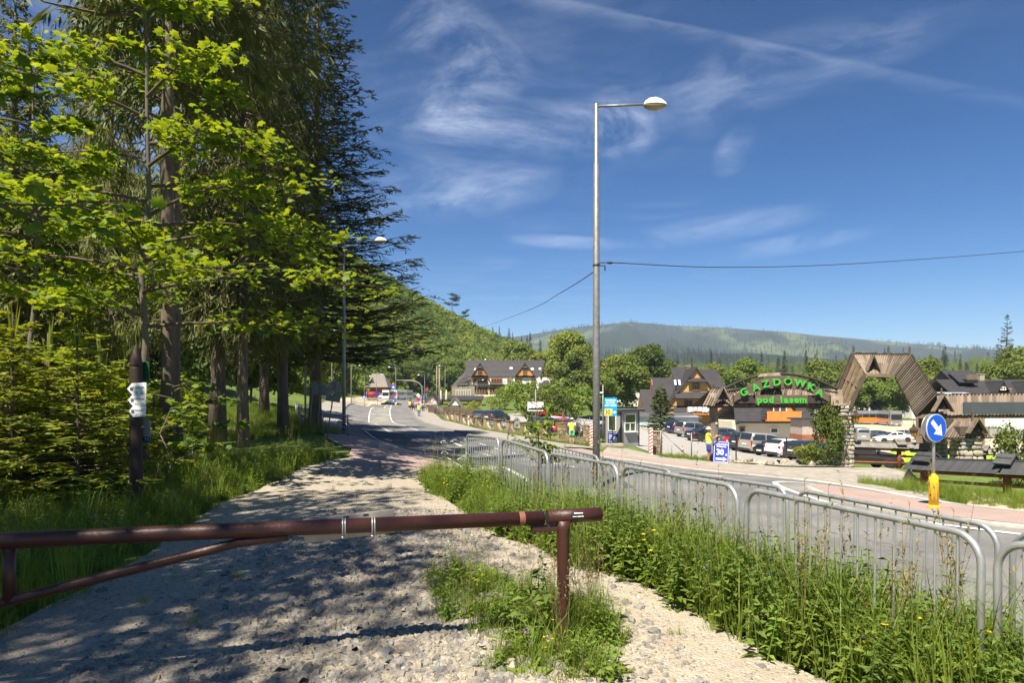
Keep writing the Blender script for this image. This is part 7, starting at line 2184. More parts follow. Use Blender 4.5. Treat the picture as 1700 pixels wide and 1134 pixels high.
board_fence('dark board fence below the wooded hill by the far pole',pxd((708,160),(724,158)),2.0,M_fencewood,.35,seed=6)
for px,d,lab in ((732,140,'folded cream parasol beside the wooden service pole'),(741,140,'folded cream parasol above the white garden hut')):
 t = thing('parasol',lab,'parasol',on_px(px,d),0,'folded cream parasols')
 q = MB(); q.sm = True; q.lathe([(.04,0),(.04,.9)],n=8); q.build('pole',M_brownframe,t)
 q = MB(); q.sm = True; q.lathe([(.16,.9),(.28,1.3),(.2,2.4),(.05,3.2)],n=10); q.build('canopy',mat('cream_canvas',(.62,.55,.43),.9),t)
# ------------------------------------------------------------------ cars
M_tyre = mat('tyre_rubber',(.02,.02,.021),.85)
M_rim = mat('alloy_rim',(.45,.46,.47),.3,metal=.8)
M_plate = mat('number_plate',(.72,.72,.7),.5)
M_headlamp = mat('headlamp_glass',(.62,.64,.66),.1,spec=.9)
M_taillamp = mat('taillamp_glass',(.50,.015,.012),.15,spec=.8)
M_trim = mat('black_plastic',(.022,.022,.024),.6)
M_carglass = mat('car_glass',(.022,.027,.030),.04,spec=1.0)
def paint(name,c,metal=.35): return mat('car_' + name,c,.28,metal=metal,coat=.8,spec=.5)
KIND = {   # outline above the ground as (x fraction from tail to nose, height), length, width, glasshouse: rear base, rear top, front top, front base
 'sedan': ([(-.5,.62),(-.49,.95),(-.44,1.02),(-.33,1.05),(-.20,1.36),(-.08,1.44),(.04,1.43),(.20,1.02),(.40,.88),(.47,.76),(.5,.52)],4.7,1.82,(-.33,-.19,.05,.215),1.0),
 'hatch': ([(-.5,.60),(-.49,.90),(-.47,1.05),(-.40,1.36),(-.30,1.46),(-.05,1.52),(.06,1.47),(.25,1.03),(.42,.90),(.48,.76),(.5,.52)],4.2,1.80,(-.475,-.38,.075,.25),1.02),
 'suv': ([(-.5,.70),(-.495,1.05),(-.47,1.20),(-.42,1.60),(-.33,1.70),(-.05,1.74),(.06,1.68),(.22,1.18),(.43,1.06),(.48,.92),(.5,.6)],4.6,1.90,(-.475,-.405,.075,.22),1.16),
 'wagon': ([(-.5,.60),(-.49,.92),(-.475,1.02),(-.40,1.38),(-.33,1.45),(-.05,1.49),(.05,1.45),(.21,1.02),(.41,.88),(.475,.76),(.5,.52)],4.75,1.84,(-.48,-.385,.06,.215),1.0),
 'mpv': ([(-.5,.60),(-.495,1.0),(-.485,1.15),(-.455,1.70),(-.40,1.79),(-.05,1.82),(.10,1.74),(.29,1.18),(.43,1.02),(.48,.86),(.5,.55)],4.45,1.84,(-.49,-.45,.115,.295),1.12),
 'van': ([(-.5,.60),(-.498,1.2),(-.492,1.5),(-.485,1.86),(-.46,1.94),(-.05,1.97),(.17,1.92),(.33,1.30),(.45,1.12),(.49,.92),(.5,.55)],5.1,1.95,(-.495,-.487,.19,.34),1.28),
}
def car_section(kind,x):
 pr,L_,W_,gh,belt = KIND[kind]
 xs = [p[0] for p in pr]; zs = [p[1] for p in pr]
 zt = float(np.interp(x,xs,zs))
 e = 1 - .20 * max(0,(abs(x) - .36) / .14) ** 2
 hw = W_ / 2 * e
 b = min(belt,zt - .03)
 roof = max(0.0,min(1.0,(zt - belt) / .35))
 return zt,hw,b,roof
def side_pt(kind,x,f,sgn,off=0.0):
 """point on the glasshouse flank: f 0 at the belt, 1 at the roof edge"""
 zt,hw,b,roof = car_section(kind,x)
 y0,z0 = hw * .965,b; y1,z1 = hw * (.80 if kind != 'van' and kind != 'mpv' else .87),max(zt - .05,b)
 return Vector((x * KIND[kind][1],sgn * (y0 + (y1 - y0) * f + off),z0 + (z1 - z0) * f))
_car_parts = {}
def car_parts(kind,pm):
 key = (kind,pm.name)
 if key in _car_parts: return _car_parts[key]
 pr,L_,W_,gh,belt = KIND[kind]
 xs = sorted(set([p[0] for p in pr] + list(np.linspace(-.5,.5,27))))
 mb = MB(); n = 0; rings = []
 for x in xs:
  zt,hw,b,roof = car_section(kind,x)
  yr = hw * (.80 if kind not in ('van','mpv') else .87)
  low = .22 + .14 * max(0,(abs(x) - .44) / .06)
  if roof > .02: half = [(hw * .90,low),(hw * .985,.42),(hw,.62),(hw * .985,b * .9),(hw * .965,b),(yr,max(zt - .05,b + .005)),(yr * .82,zt),(0,zt + .015)]
  else: half = [(hw * .90,low),(hw * .985,.42),(hw,min(.62,zt - .08)),(hw * .985,min(b * .9,zt - .05)),(hw * .95,zt - .03),(hw * .85,zt),(hw * .6,zt + .006),(0,zt + .012)]
  rings.append([(x * L_,y,z) for y,z in half] + [(x * L_,-y,z) for y,z in reversed(half[:-1])])
 k = len(rings[0]); vs = [p for r_ in rings for p in r_]
 fs = [(i * k + j,(i + 1) * k + j,(i + 1) * k + j + 1,i * k + j + 1) for i in range(len(rings) - 1) for j in range(k - 1)]
 fs += [tuple(range(k)),tuple(reversed([(len(rings) - 1) * k + j for j in range(k)]))]
 fs += [((i + 1) * k,i * k,i * k + k - 1,(i + 1) * k + k - 1) for i in range(len(rings) - 1)]
 mb.add(vs,fs,True)
 body = mb.mesh('body',pm)
 P = []
 def part(nm,m,fn,parent=None):
  q = MB(); fn(q); P.append((nm,q.mesh(nm,m)))
 rb,rt,ft,fb = gh
 # flank windows, two per side, with pillars left in body colour
 mid = (rt + ft) / 2 + .02
 for s in (-1,1):
  for (a,b) in ((rb + (rt - rb) * .75,mid - .012),(mid + .012,fb - (fb - ft) * .62)):
   def fn(q,a=a,b=b,s=s):
    X = np.linspace(a,b,6); v = []
    for x in X: v += [side_pt(kind,x,.08,s,.008),side_pt(kind,x,.90,s,.008)]
    f = [(2 * i,2 * i + 2,2 * i + 3,2 * i + 1) for i in range(5)]
    if s > 0: f = [tuple(reversed(t_)) for t_ in f]
    q.add(v,f,False)
   part('side_window',M_carglass,fn)
 def screen(a,b,d):
  def fn(q):
   v = []; X = np.linspace(a,b,5)
   for x in X:
    zt,hw,bb,roof = car_section(kind,x)
    w = hw * (.80 - .02 * roof)
    v += [Vector((x * L_ + d * .012,-w,zt + .014)),Vector((x * L_ + d * .016,0,zt + .030)),Vector((x * L_ + d * .012,w,zt + .014))]
   f = []
   for i in range(4):
    for j in range(2):
     t_ = (3 * i + j,3 * i + j + 1,3 * i + 4 + j,3 * i + 3 + j)
     f.append(t_ if d < 0 else tuple(reversed(t_)))
   q.add(v,f,True)
  return fn
 part('windscreen',M_carglass,screen(fb - (fb - ft) * .06,ft + (fb - ft) * .08,1))
 part('rear_window',M_carglass,screen(rb + (rt - rb) * .10,rt - (rt - rb) * .06,-1))
 zl = belt * .80
 hwr = W_ / 2 * .80
 for s in (-1,1):
  part('tail_light',M_taillamp,lambda q,s=s: q.box((-L_ * .478,s * hwr * .98,zl),(.14,.16 if kind != 'van' else .1,.19 if kind not in ('van','mpv') else .42)))
  part('headlight',M_headlamp,lambda q,s=s: q.box((L_ * .462,s * hwr * .90,zl * .90),(.20,.34,.15),Matrix.Rotation(s * R(-18),3,'Z')))
  part('mirror',pm,lambda q,s=s: q.box((L_ * (fb - .07),s * (W_ / 2 + .07),belt + .06),(.13,.2,.14)))
 part('rear_plate',M_plate,lambda q: q.box((-L_ * .5 - .012,0,belt * .70),(.02,.52,.115)))
 part('front_plate',M_plate,lambda q: q.box((L_ * .5 + .012,0,.42),(.02,.52,.115)))
 part('grille',M_trim,lambda q: q.box((L_ * .5 - .02,0,.56),(.05,W_ * .5,.14)))
 part('rear_bumper',M_trim,lambda q: q.box((-L_ * .5 + .03,0,.34),(.10,W_ * .74,.18)))
 part('front_bumper',M_trim,lambda q: q.box((L_ * .5 - .03,0,.30),(.10,W_ * .74,.13)))
 for s in (-1,1): part('sill',M_trim,lambda q,s=s: q.box((0,s * W_ * .47,.27),(L_ * .46,.06,.13)))
 r_ = .33 if kind not in ('suv','van') else .36
 arch = MB(); arch.lathe([(r_ * 1.16,-.02),(r_ * 1.16,.02)],n=20,axis='Y'); am = arch.mesh('wheel_arch',M_trim)
 tyre = MB(); tyre.sm = True; tyre.lathe([(r_ * .62,-.11),(r_ * .93,-.11),(r_,-.07),(r_,.07),(r_ * .93,.11),(r_ * .62,.11)],n=22,axis='Y'); tm = tyre.mesh('tyre',M_tyre)
 rim = MB(); rim.lathe([(r_ * .64,-.085),(r_ * .60,-.10),(r_ * .16,-.075),(0,-.07)],n=20,axis='Y')
 rim.lathe([(0,.07),(r_ * .16,.075),(r_ * .60,.10),(r_ * .64,.085)],n=20,axis='Y'); rim.cur = 1
 for j in range(5):
  a = 2 * math.pi * (j + .5) / 5
  for s in (-1,1): rim.box((math.cos(a) * r_ * .4,s * .098,math.sin(a) * r_ * .4),(r_ * .3,.012,r_ * .16),Matrix.Rotation(-a,3,'Y'))
 rm = rim.mesh('rim',[M_rim,M_trim])
 _car_parts[key] = (body,P,am,tm,rm,r_,L_,W_)
 return _car_parts[key]
def car(kind,pm,loc,heading,label,group='cars in the paid car park',name='parked_car',cat='car',scale=1.0,detail=True):
 """heading in degrees: 0 = nose to the right, 90 = nose away from the viewer"""
 body,P,am,tm,rm,r_,L_,W_ = car_parts(kind,pm)
 # stand on the slope
 h = math.radians(heading); c = Vector((math.cos(h),math.sin(h)))
 za,zb = gz(loc.x - c.x * L_ * .3,loc.y - c.y * L_ * .3),gz(loc.x + c.x * L_ * .3,loc.y + c.y * L_ * .3)
 zl,zr = gz(loc.x - c.y * .8,loc.y + c.x * .8),gz(loc.x + c.y * .8,loc.y - c.x * .8)
 t = thing(name,label,cat,(loc.x,loc.y,(za + zb) / 2 + .06),0,group)
 t.rotation_euler = (Matrix.Rotation(h,3,'Z') @ Matrix.Rotation(-math.atan2(zb - za,L_ * .6),3,'Y') @ Matrix.Rotation(math.atan2(zl - zr,1.6),3,'X')).to_euler()
 t.scale = (scale,) * 3
 b = link('body',body,t)
 for nm,me in P: link(nm,me,t)
 for sx in (-.305,.305):
  for sy in (-1,1):
   link('wheel_arch',am,t,(sx * L_,sy * (W_ * .5 - .018),r_ + .02))
   w = link('wheel',tm,t,(sx * L_,sy * (W_ * .5 - .10),r_)); link('rim',rm,w)
 return t
navy,silver,black = paint('navy',(.012,.02,.06)),paint('silver',(.42,.42,.42),.6),paint('black',(.012,.012,.014))
white,red,dgrey = paint('white',(.74,.74,.74),0),paint('red',(.50,.02,.02),.1),paint('dark_grey',(.06,.062,.066),.5)
grey,beige,blue = paint('grey',(.17,.18,.19),.6),paint('beige',(.46,.43,.37),.4),paint('blue',(.03,.07,.20),.4)
lime,bluegrey = paint('lime',(.45,.70,.03),0),paint('blue_grey',(.13,.16,.20),.6)
HR = 24
for kind,pm,px,d,hd,lab in (
  ('suv',navy,1134,85,HR,'dark navy off-roader, furthest of the row by the pale blue shed'),('mpv',silver,1151,79,HR,'silver people carrier second from the pale blue shed'),
  ('sedan',blue,1174,81,HR,'blue saloon half hidden behind the black one'),('sedan',black,1172,72.5,HR,'black saloon just left of the man in the straw hat'),
  ('wagon',bluegrey,1206,76,HR,'dark blue estate behind the log post'),('sedan',grey,1222,67,HR,'grey saloon just right of the log post'),('hatch',red,1237,64.5,HR,'red hatchback squeezed between grey and dark cars'),
  ('suv',dgrey,1250,62,HR,'dark grey off-roader beside the beige van'),('mpv',beige,1267,59.5,HR,'beige van-like people carrier with black windows'),
  ('hatch',black,1292,55.8,HR + 180,'black hatchback parked nose outwards'),('hatch',white,1313,53,HR,'white hatchback nearest the wire fence'),('hatch',dgrey,1347,49.5,HR,'dark car with a red tail light behind the spreading bush'),
  ('wagon',dgrey,1426,42.5,-4,'dark grey estate behind the red-brown gate fence'),('hatch',lime,1535,45,8,'lime green car behind the right stone pillar'),('hatch',lime,1622,43,10,'lime green car behind the small stone pillar')):
 car(kind,pm,on_px(px,d),hd,lab)
G2 = 'cars on the sandy lot behind the gate'
for kind,pm,px,d,hd,lab in (('van',silver,1424,92,78,'silver panel van seen from behind past the left pillar'),('sedan',bluegrey,1461,104,6,'grey saloon between the silver van and the white coupe'),('sedan',white,1483,90,172,'white coupe on the sandy lot'),('sedan',bluegrey,1503,98,-20,'blue-grey saloon furthest right on the sandy lot')):
 car(kind,pm,on_px(px,d),hd,lab,G2)
G3 = 'cars behind the stone wall'
for kind,pm,px,d,hd,lab in (('wagon',bluegrey,808,82,60,'blue-grey car with a pale roof behind the stone wall, beside the tall bush'),('hatch',dgrey,823,78,60,'dark car behind the fourth iron wheel'),
                              ('sedan',white,920,68,150,'white car below the town sign'),('hatch',red,934,61,60,'red car behind the end of the stone wall'),('wagon',dgrey,905,60,60,'dark estate behind the wall near the sapling'),('hatch',dgrey,1010,53,160,'dark car half hidden by the parking sign pole'),
                              ('sedan',red,913,112,10,'red car far behind the town sign'),('hatch',dgrey,1021,118,90,'dark car above the kiosk roof, left one'),('suv',dgrey,1040,116,84,'dark off-roader above the kiosk roof with red lights'),('sedan',white,1058,118,30,'white coupe above the right end of the kiosk roof'),('van',white,1075,135,200,'white van beside the timber house roof')):
 car(kind,pm,on_px(px,d),hd,lab,G3)
car('sedan',black,on_px(650,158),-8,'black saloon turning across the far road','cars driving on the far road','car',scale=1.0)
car('suv',silver,on_px(705,188),250,'pale car driving up behind the priority sign','cars driving on the far road','car')
car('hatch',white,on_px(633,192),260,'small white car left of the minibus','vehicles in the bus yard','parked_car')
cols = [white,silver,blue,white,dgrey,silver,red,white,black,silver,white,blue,white,silver,dgrey,white]
names = ['white','silver','blue','white','dark','silver','red','white','black','silver','white','blue','white','silver','dark','white']
order = ORD  # ['first', 'second', 'third', 'fourth', 'fifth', 'sixth', 'seventh', 'eighth', 'ninth', 'tenth', 'eleventh', 'twelfth', 'thirteenth', 'fourteenth', 'fifteenth', 'sixteenth']
for i in range(16):
 car(('hatch','wagon','suv','sedan')[i % 4],cols[i],on_px(707 + i * 3.7,262 + (i % 3) * 7),80 + (i * 37) % 40,'%s car of the far hill car park, %s from the gantry' % (names[i],order[i]),'cars in the far hill car park','parked_car')
for i in range(5):
 car(('hatch','suv','sedan')[i % 3],(blue,dgrey,silver,white,black)[i],on_px(685 + i * 4.4,235),185,'%s car parked behind the barrier tape, %s from the coach' % (('blue','dark grey','silver','white','black')[i],order[i]),'cars by the barrier tape','parked_car')
q = MB(); q.tube([on_px(682,228,1.0),on_px(690,228,.9),on_px(698,228,.95),on_px(706,228,1.0)],.06,4); tag(q.build('barrier_tape',M_yellow),'yellow barrier tape strung behind the coach','tape')
def bus(px,d,heading,L_,Wd,Hh,pm,lab,group,band=None,name='coach',front=True):
 p = on_px(px,d)
 t = thing(name,lab,'coach',p + Vector((0,0,.02)),R(heading),group)
 b = MB(); b.box((0,0,Hh / 2 + .18),(L_,Wd,Hh - .35),None,(.97,.93)); bevelled(b.build('body',pm,t),.16,3)
 if band:
  q = MB()
  for s in (-1,1): q.box((-.2,s * (Wd / 2 - .02),1.15),(L_ * .9,.08,.95)); 
  q.build('coloured_band',band,t)
 n = max(3,int(L_ / 1.5))
 for s in (-1,1):
  for k in range(n):
   x = -L_ * .46 + L_ * .84 * (k + .5) / n
   q = MB(); q.box((x,s * (Wd / 2 * .955),Hh * .64),(L_ * .84 / n * .94,.06,Hh * .28),Matrix.Rotation(s * R(2.5),3,'X')); q.build('side_window',M_carglass,t)
 for x,nm in ((L_ / 2 * .985,'windscreen'),(-L_ / 2 * .985,'rear_window')):
  q = MB(); q.box((x,0,Hh * .60),(.06,Wd * .84,Hh * .36)); q.build(nm,M_carglass,t)
 for s in (-1,1):
  q = MB(); q.box((L_ / 2,s * Wd * .38,.75),(.08,.34,.18)); q.build('headlight',M_headlamp,t)
  q = MB(); q.box((-L_ / 2,s * Wd * .42,.95),(.08,.16,.4)); q.build('tail_light',M_taillamp,t)
  q = MB(); q.tube([(L_ / 2 - .1,s * Wd * .5,Hh * .85),(L_ / 2 + .25,s * Wd * .6,Hh * .82),(L_ / 2 + .25,s * Wd * .6,Hh * .62)],.06,5); q.build('mirror',M_trim,t)
  for x in (-.3,.33):
   w = MB(); w.lathe([(.3,-.14),(.46,-.14),(.48,0),(.46,.14),(.3,.14)],(x * L_,s * (Wd / 2 - .13),.48),16,'Y'); wo = w.build('wheel',M_tyre,t)
   w = MB(); w.lathe([(.28,-.145),(.28,.145)],(x * L_,s * (Wd / 2 - .13),.48),14,'Y'); w.build('rim',M_rim,wo)
 q = MB(); q.box((L_ / 2,0,.55),(.05,.52,.12)); q.build('number_plate',M_plate,t)
 return t
BG = 'vehicles in the bus yard'
bus(645,192,264,5.9,2.1,2.75,white,'white minibus facing the road at the bus yard',BG,name='minibus')
bus(662,205,255,7.5,2.2,2.9,white,'white midi coach just behind the minibus',BG)
bus(670,214,252,9,2.4,3.2,silver,'silver grey coach with dark windows behind the white one',BG)
bus(679,226,250,10,2.4,3.3,silver,'grey coach at the rear of the bus row',BG)
BG2 = 'coaches behind the sandy lot'
orangep = paint('orange',(.72,.19,.02),0)
bus(1436,150,-4,8.5,2.5,3.1,silver,'silver coach with a wide orange side band behind the gate arch',BG2,orangep)
bus(1474,146,262,9,2.5,3.3,silver,'silver coach end-on beside the orange banded one',BG2)
# ------------------------------------------------------------------ people
M_skin = mat('tanned_skin',(.36,.17,.10),.6,var=.08,vscale=6)
M_skin_l = mat('fair_skin',(.50,.30,.21),.6,var=.06,vscale=6)
M_hiviz = mat('hi_vis_yellow',(.62,.80,.04),.7,var=.08,vscale=6)
M_reflect = mat('reflective_tape',(.55,.57,.58),.35,metal=.3)
M_hair = mat('dark_hair',(.035,.025,.018),.8)
M_shoe = mat('brown_shoe',(.10,.07,.045),.8)
M_straw = mat('straw_hat',(.62,.52,.34),.9,var=.15,vscale=30)
M_bluecloth = mat('blue_cloth',(.03,.04,.34),.8,var=.15,vscale=8)
M_greencloth = mat('mint_cloth',(.16,.52,.30),.8,var=.1,vscale=8)
M_whitecloth = mat('white_cloth',(.70,.70,.70),.85,var=.06,vscale=8)
M_jeans = mat('blue_jeans',(.10,.16,.28),.85,var=.15,vscale=8)
M_blackcloth = mat('black_cloth',(.02,.02,.024),.85)
def skin_mesh(name,chains,m,sub=1,root=0):
 """one continuous body grown round a skeleton: chains of (point, radius); equal points are welded"""
 pts,rad,ed = [],[],[]
 idx = {}
 def vid(p,r_):
  k = tuple(round(c,4) for c in p)
  if k not in idx: idx[k] = len(pts); pts.append(p); rad.append(r_)
  return idx[k]
 for ch in chains:
  ids = [vid(p,r_) for p,r_ in ch]
  ed += list(zip(ids[:-1],ids[1:]))
 me = bpy.data.meshes.new(name); me.from_pydata(pts,ed,[])
 o = bpy.data.objects.new(name,me); COL.objects.link(o)
 sk = o.modifiers.new('skin','SKIN'); sk.use_smooth_shade = True
 for i,v in enumerate(me.skin_vertices[0].data):
  r_ = rad[i]; v.radius = r_ if isinstance(r_,tuple) else (r_,r_)
  v.use_root = (i == root)
 o.modifiers.new('smooth','SUBSURF').levels = sub; o.modifiers['smooth'].render_levels = sub
 dg = bpy.context.evaluated_depsgraph_get(); dg.update()
 out = bpy.data.meshes.new_from_object(o.evaluated_get(dg))
 bpy.data.objects.remove(o); bpy.data.meshes.remove(me)
 out.materials.clear(); out.materials.append(m)
 out.polygons.foreach_set('use_smooth',[True] * len(out.polygons))
 return out
def loft(mb,rings,n=14,caps=True):
 """rings: (centre, rx, ry)"""
 vs,fs = [],[]
 for c,rx,ry in rings:
  for j in range(n):
   a = 2 * math.pi * j / n
   vs.append((c[0] + rx * math.cos(a),c[1] + ry * math.sin(a),c[2]))
 for i in range(len(rings) - 1):
  for j in range(n): fs.append((i * n + j,i * n + (j + 1) % n,(i + 1) * n + (j + 1) % n,(i + 1) * n + j))
 if caps: fs += [tuple(reversed(range(n))),tuple((len(rings) - 1) * n + j for j in range(n))]
 mb.add(vs,fs,True)
def hand(side,wr,d,up,curl=.5):
 """five fingers rooted in the palm: wr wrist, d pointing direction, up back of the hand"""
 wr,d,up = Vector(wr),Vector(d).normalized(),Vector(up).normalized()
 s = d.cross(up).normalized()
 ch = []
 palm = wr + d * .055
 ch.append([(tuple(wr),.026),(tuple(palm),.034),(tuple(wr + d * .09),.030)])
 end = wr + d * .09
 for k,(o_,l) in enumerate(((-.03,.06),(-.01,.072),(.01,.068),(.028,.054))):
  b = end + s * o_
  p1 = b + d * l * .5 - up * l * .2 * curl; p2 = p1 + d * l * .35 - up * l * .45 * curl; 
  ch.append([(tuple(end),.030),(tuple(b),.011),(tuple(p1),.010),(tuple(p2),.0085)])
 th = palm - s * .03 * side
 ch.append([(tuple(palm),.034),(tuple(th + d * .01),.013),(tuple(th - s * .018 * side + d * .035),.011),(tuple(th - s * .02 * side + d * .06),.009)])
 return ch
def person(label,loc,rz,arms,legs='stand',top=M_whitecloth,bottom=M_bluecloth,shorts=True,vest=False,hat=None,skin=M_skin,H=1.75,shoes=M_shoe,group=None,belly=1.0,bag=None,detail=True,sleeves=False):
 t = thing('person',label,'person',loc,rz,group)
 k = H / 1.75; t.scale = (k,) * 3
 # facing -Y; x to the figure's left is +x
 hip,chest,neck,head = (0,0,.95),(0,.01,1.32),(0,.015,1.49),(0,-.01,1.60)
 st = .10 if legs == 'stand' else .11
 ch = [[(hip,(.155,.12)),((0,0,1.10),(.145,.115)),(chest,(.165,.12)),(neck,.055),((0,-.005,1.58),.075),((0,-.01,1.66),.088),((0,.0,1.73),.06)]]
 for s in (-1,1):
  fy = 0.0 if legs == 'stand' else s * .13
  kn = (s * st,-.02 + fy * .6,.50); an = (s * st * 1.05,.02 + fy,.09)
  ch.append([(hip,(.155,.12)),((s * .095,fy * .15,.86),.088),((s * st,fy * .4 - .005,.68),.075),(kn,.056),((s * st,.015 + fy * .85,.34),.054),(an,.036)])
 for s,(el,wr) in zip((-1,1),arms):
  sh = (s * .185,.01,1.41)
  ch.append([(chest,(.165,.12)),(sh,.062),(tuple((Vector(sh) + Vector(el)) / 2),.050),(el,.042),(tuple((Vector(el) + Vector(wr)) / 2),.038),(wr,.027)])
 body = skin_mesh('body',ch,skin)
 b = link('body',body,t)
 for s,(el,wr) in zip((-1,1),arms):
  d = (Vector(wr) - Vector(el)).normalized(); up = Vector((s,0,0)) if abs(d.x) < .7 else Vector((0,0,1))
  if detail: link('hand',skin_mesh('hand',hand(s,wr,d,up),skin,1),t)
 # face
 f = MB(); f.sm = True
 f.lathe([(0,-.018),(.014,-.006),(.009,.012),(0,.02)],(0,-.098,1.635),8)
 for s in (-1,1): f.lathe([(0,-.03),(.012,0),(0,.03)],(s * .085,.0,1.64),8)
 f.build('nose_and_ears',skin,b)
 e = MB()
 for s in (-1,1): e.lathe([(0,-.008),(.01,0),(0,.008)],(s * .032,-.086,1.658),8)
 e.box((0,-.092,1.592),(.045,.01,.007)); e.build('eyes_and_mouth',M_ink,b)
 if hat is None or hat == 'cap':
  h = MB(); loft(h,[((0,.02,1.60),.078,.085),((0,.018,1.66),.098,.105),((0,.012,1.72),.09,.098),((0,.01,1.765),.05,.055)],14); h.build('hair',M_hair,t)
 if hat == 'straw':
  h = MB(); h.sm = True; h.lathe([(.175,1.675),(.18,1.68),(.105,1.71),(.10,1.76),(.085,1.80),(0,1.81)],(0,.005,0),20); h.build('hat',M_straw,t)
 if hat == 'cap':
  h = MB(); h.sm = True; h.lathe([(.102,1.69),(.10,1.73),(.07,1.78),(0,1.79)],(0,.01,0),16); h.box((0,-.13,1.695),(.13,.11,.012)); h.build('cap',M_whitecloth,t)
 # clothes follow the trunk
 g = belly
 c = MB(); loft(c,[((0,-.01,.90),.172,.135 * g),((0,-.02 * g,1.05),.170,.14 * g),((0,-.01,1.2),.176,.142 * g),((0,.005,1.33),.192,.138),((0,.01,1.42),.175,.115),((0,.012,1.475),.095,.08)],18)
 c.build('shirt',top,t)
 if sleeves:
  c = MB()
  for s,(el,wr) in zip((-1,1),arms): c.tube([(s * .16,.01,1.42),(s * .205,.01,1.38),tuple(Vector((s * .19,.01,1.40)).lerp(Vector(el),.75))],[.075,.07,.064],12)
  c.build('sleeves',top,t)
 if vest:
  c = MB(); loft(c,[((0,-.01,.86),.19,.152 * g),((0,-.022 * g,1.05),.186,.156 * g),((0,-.012,1.2),.19,.156 * g),((0,.005,1.33),.203,.150),((0,.01,1.425),.178,.124),((0,.012,1.478),.105,.092)],18); v = c.build('vest',M_hiviz,t)
  for z,rx,ry in ((.98,.190,.157 * g),(1.12,.190,.158 * g)):
   c = MB(); loft(c,[((0,-.017 * g,z - .022),rx,ry),((0,-.017 * g,z + .022),rx,ry)],18,False); c.build('reflective_band',M_reflect,v)
 c = MB()
 for s in (-1,1):
  fy = 0.0 if legs == 'stand' else s * .13
  if shorts: c.tube([(s * .06,0,.97),(s * .092,fy * .15,.85),(s * st,fy * .4,.66),(s * st,fy * .52 - .015,.56)],[.12,.112,.10,.098],14)
  else: c.tube([(s * .06,0,.97),(s * .092,fy * .15,.85),(s * st,fy * .4,.68),(s * st,-.02 + fy * .6,.5),(s * st,.015 + fy * .85,.3),(s * st * 1.05,.02 + fy,.06)],[.12,.108,.09,.075,.068,.06],14)
 loft(c,[((0,0,.84),.172,.128),((0,0,.93),.172,.132),((0,0,1.0),.165,.128)],16)
 c.build('shorts' if shorts else 'trousers',bottom,t)
 for s in (-1,1):
  fy = 0.0 if legs == 'stand' else s * .13
  c = MB(); c.sm = True
  loft(c,[((s * st * 1.05,fy - .04,.0),.045,.125),((s * st * 1.05,fy - .04,.035),.052,.135),((s * st * 1.05,fy - .015,.075),.046,.09),((s * st * 1.05,fy + .02,.115),.04,.046)],12); c.build('shoe',shoes,t)
 if bag:
  c = MB(); c.box((0,.19,1.2),(.28,.16,.42)); bevelled(c.build('backpack',bag,t),.05,3)
 return t
hang = lambda s,dy=0: ((s * .235,.02 + dy * .4,1.13),(s * .245,-.05 + dy,.88))
# attendant by the blue board: seen from his left side, holding the log post and the board
pA = on_px(1176.5,34.6)
person('man in straw hat and yellow vest leaning on the log post',pA,R(80),[((-.20,-.16,1.2),(-.10,-.44,1.34)),((.22,-.06,1.14),(.18,-.22,.92))],top=M_whitecloth,bottom=M_bluecloth,vest=True,hat='straw',belly=1.12)
person('man in yellow vest and mint shorts standing with his back to us',on_px(949.5,45.2),R(172),[((-.25,.05,1.15),(-.16,-.16,1.08)),((.25,.05,1.15),(.16,-.16,1.08))],top=M_whitecloth,bottom=M_greencloth,vest=True,hat='cap',skin=M_skin_l,sleeves=True)
person('person in yellow vest and jeans on the far pavement',on_px(695.5,88),R(175),[hang(-1),hang(1)],top=M_whitecloth,bottom=M_jeans,shorts=False,vest=True,skin=M_skin_l,detail=False)
PG = 'walkers on the far pavement'
rd = random.Random(9)
cl = [mat('cloth_%s' % n,c,.85) for n,c in (('teal',(.03,.25,.28)),('rose',(.5,.12,.2)),('sky',(.25,.4,.55)),('sand',(.5,.4,.28)),('plum',(.2,.05,.2)))]
for i,(px,d,lab,top,bot,v,rz,bg) in enumerate(((680.5,104,'walker in a yellow vest and black shorts at the kerb',M_whitecloth,M_blackcloth,True,175,None),(683,108,'walker in a dark shirt just behind the yellow vest',M_blackcloth,M_blackcloth,False,185,None),(686.5,110,'walker in teal with a backpack',cl[0],M_blackcloth,False,180,cl[4]),
  (690.5,106,'walker in white with a rose bag beside the sign post',M_whitecloth,M_jeans,False,170,cl[1]),(700,116,'walker in sky blue behind the priority sign',cl[2],M_jeans,False,15,None),(703,120,'walker in a sand shirt near the mesh railing',cl[3],M_blackcloth,False,190,None),(706.5,122,'walker in rose near the food hut',cl[1],M_jeans,False,100,None))):
 person(lab,on_px(px,d),R(rz),[hang(-1,-.15),hang(1,.12)],'walk',top,bot,i % 2 == 0,v,None,M_skin_l,1.7,group=PG,bag=bg,detail=False)
for i,(px,d,lab,top) in enumerate(((617,176,'person in dark clothes beside the horse cart',M_blackcloth),(609,182,'person in rose by the hut porch',cl[1]),(622.5,180,'person in white before the hut wall',M_whitecloth))):
 person(lab,on_px(px,d),R(160 + i * 30),[hang(-1),hang(1)],'walk',top,M_jeans,False,False,None,M_skin_l,1.72,group='people by the shingled hut',detail=False)
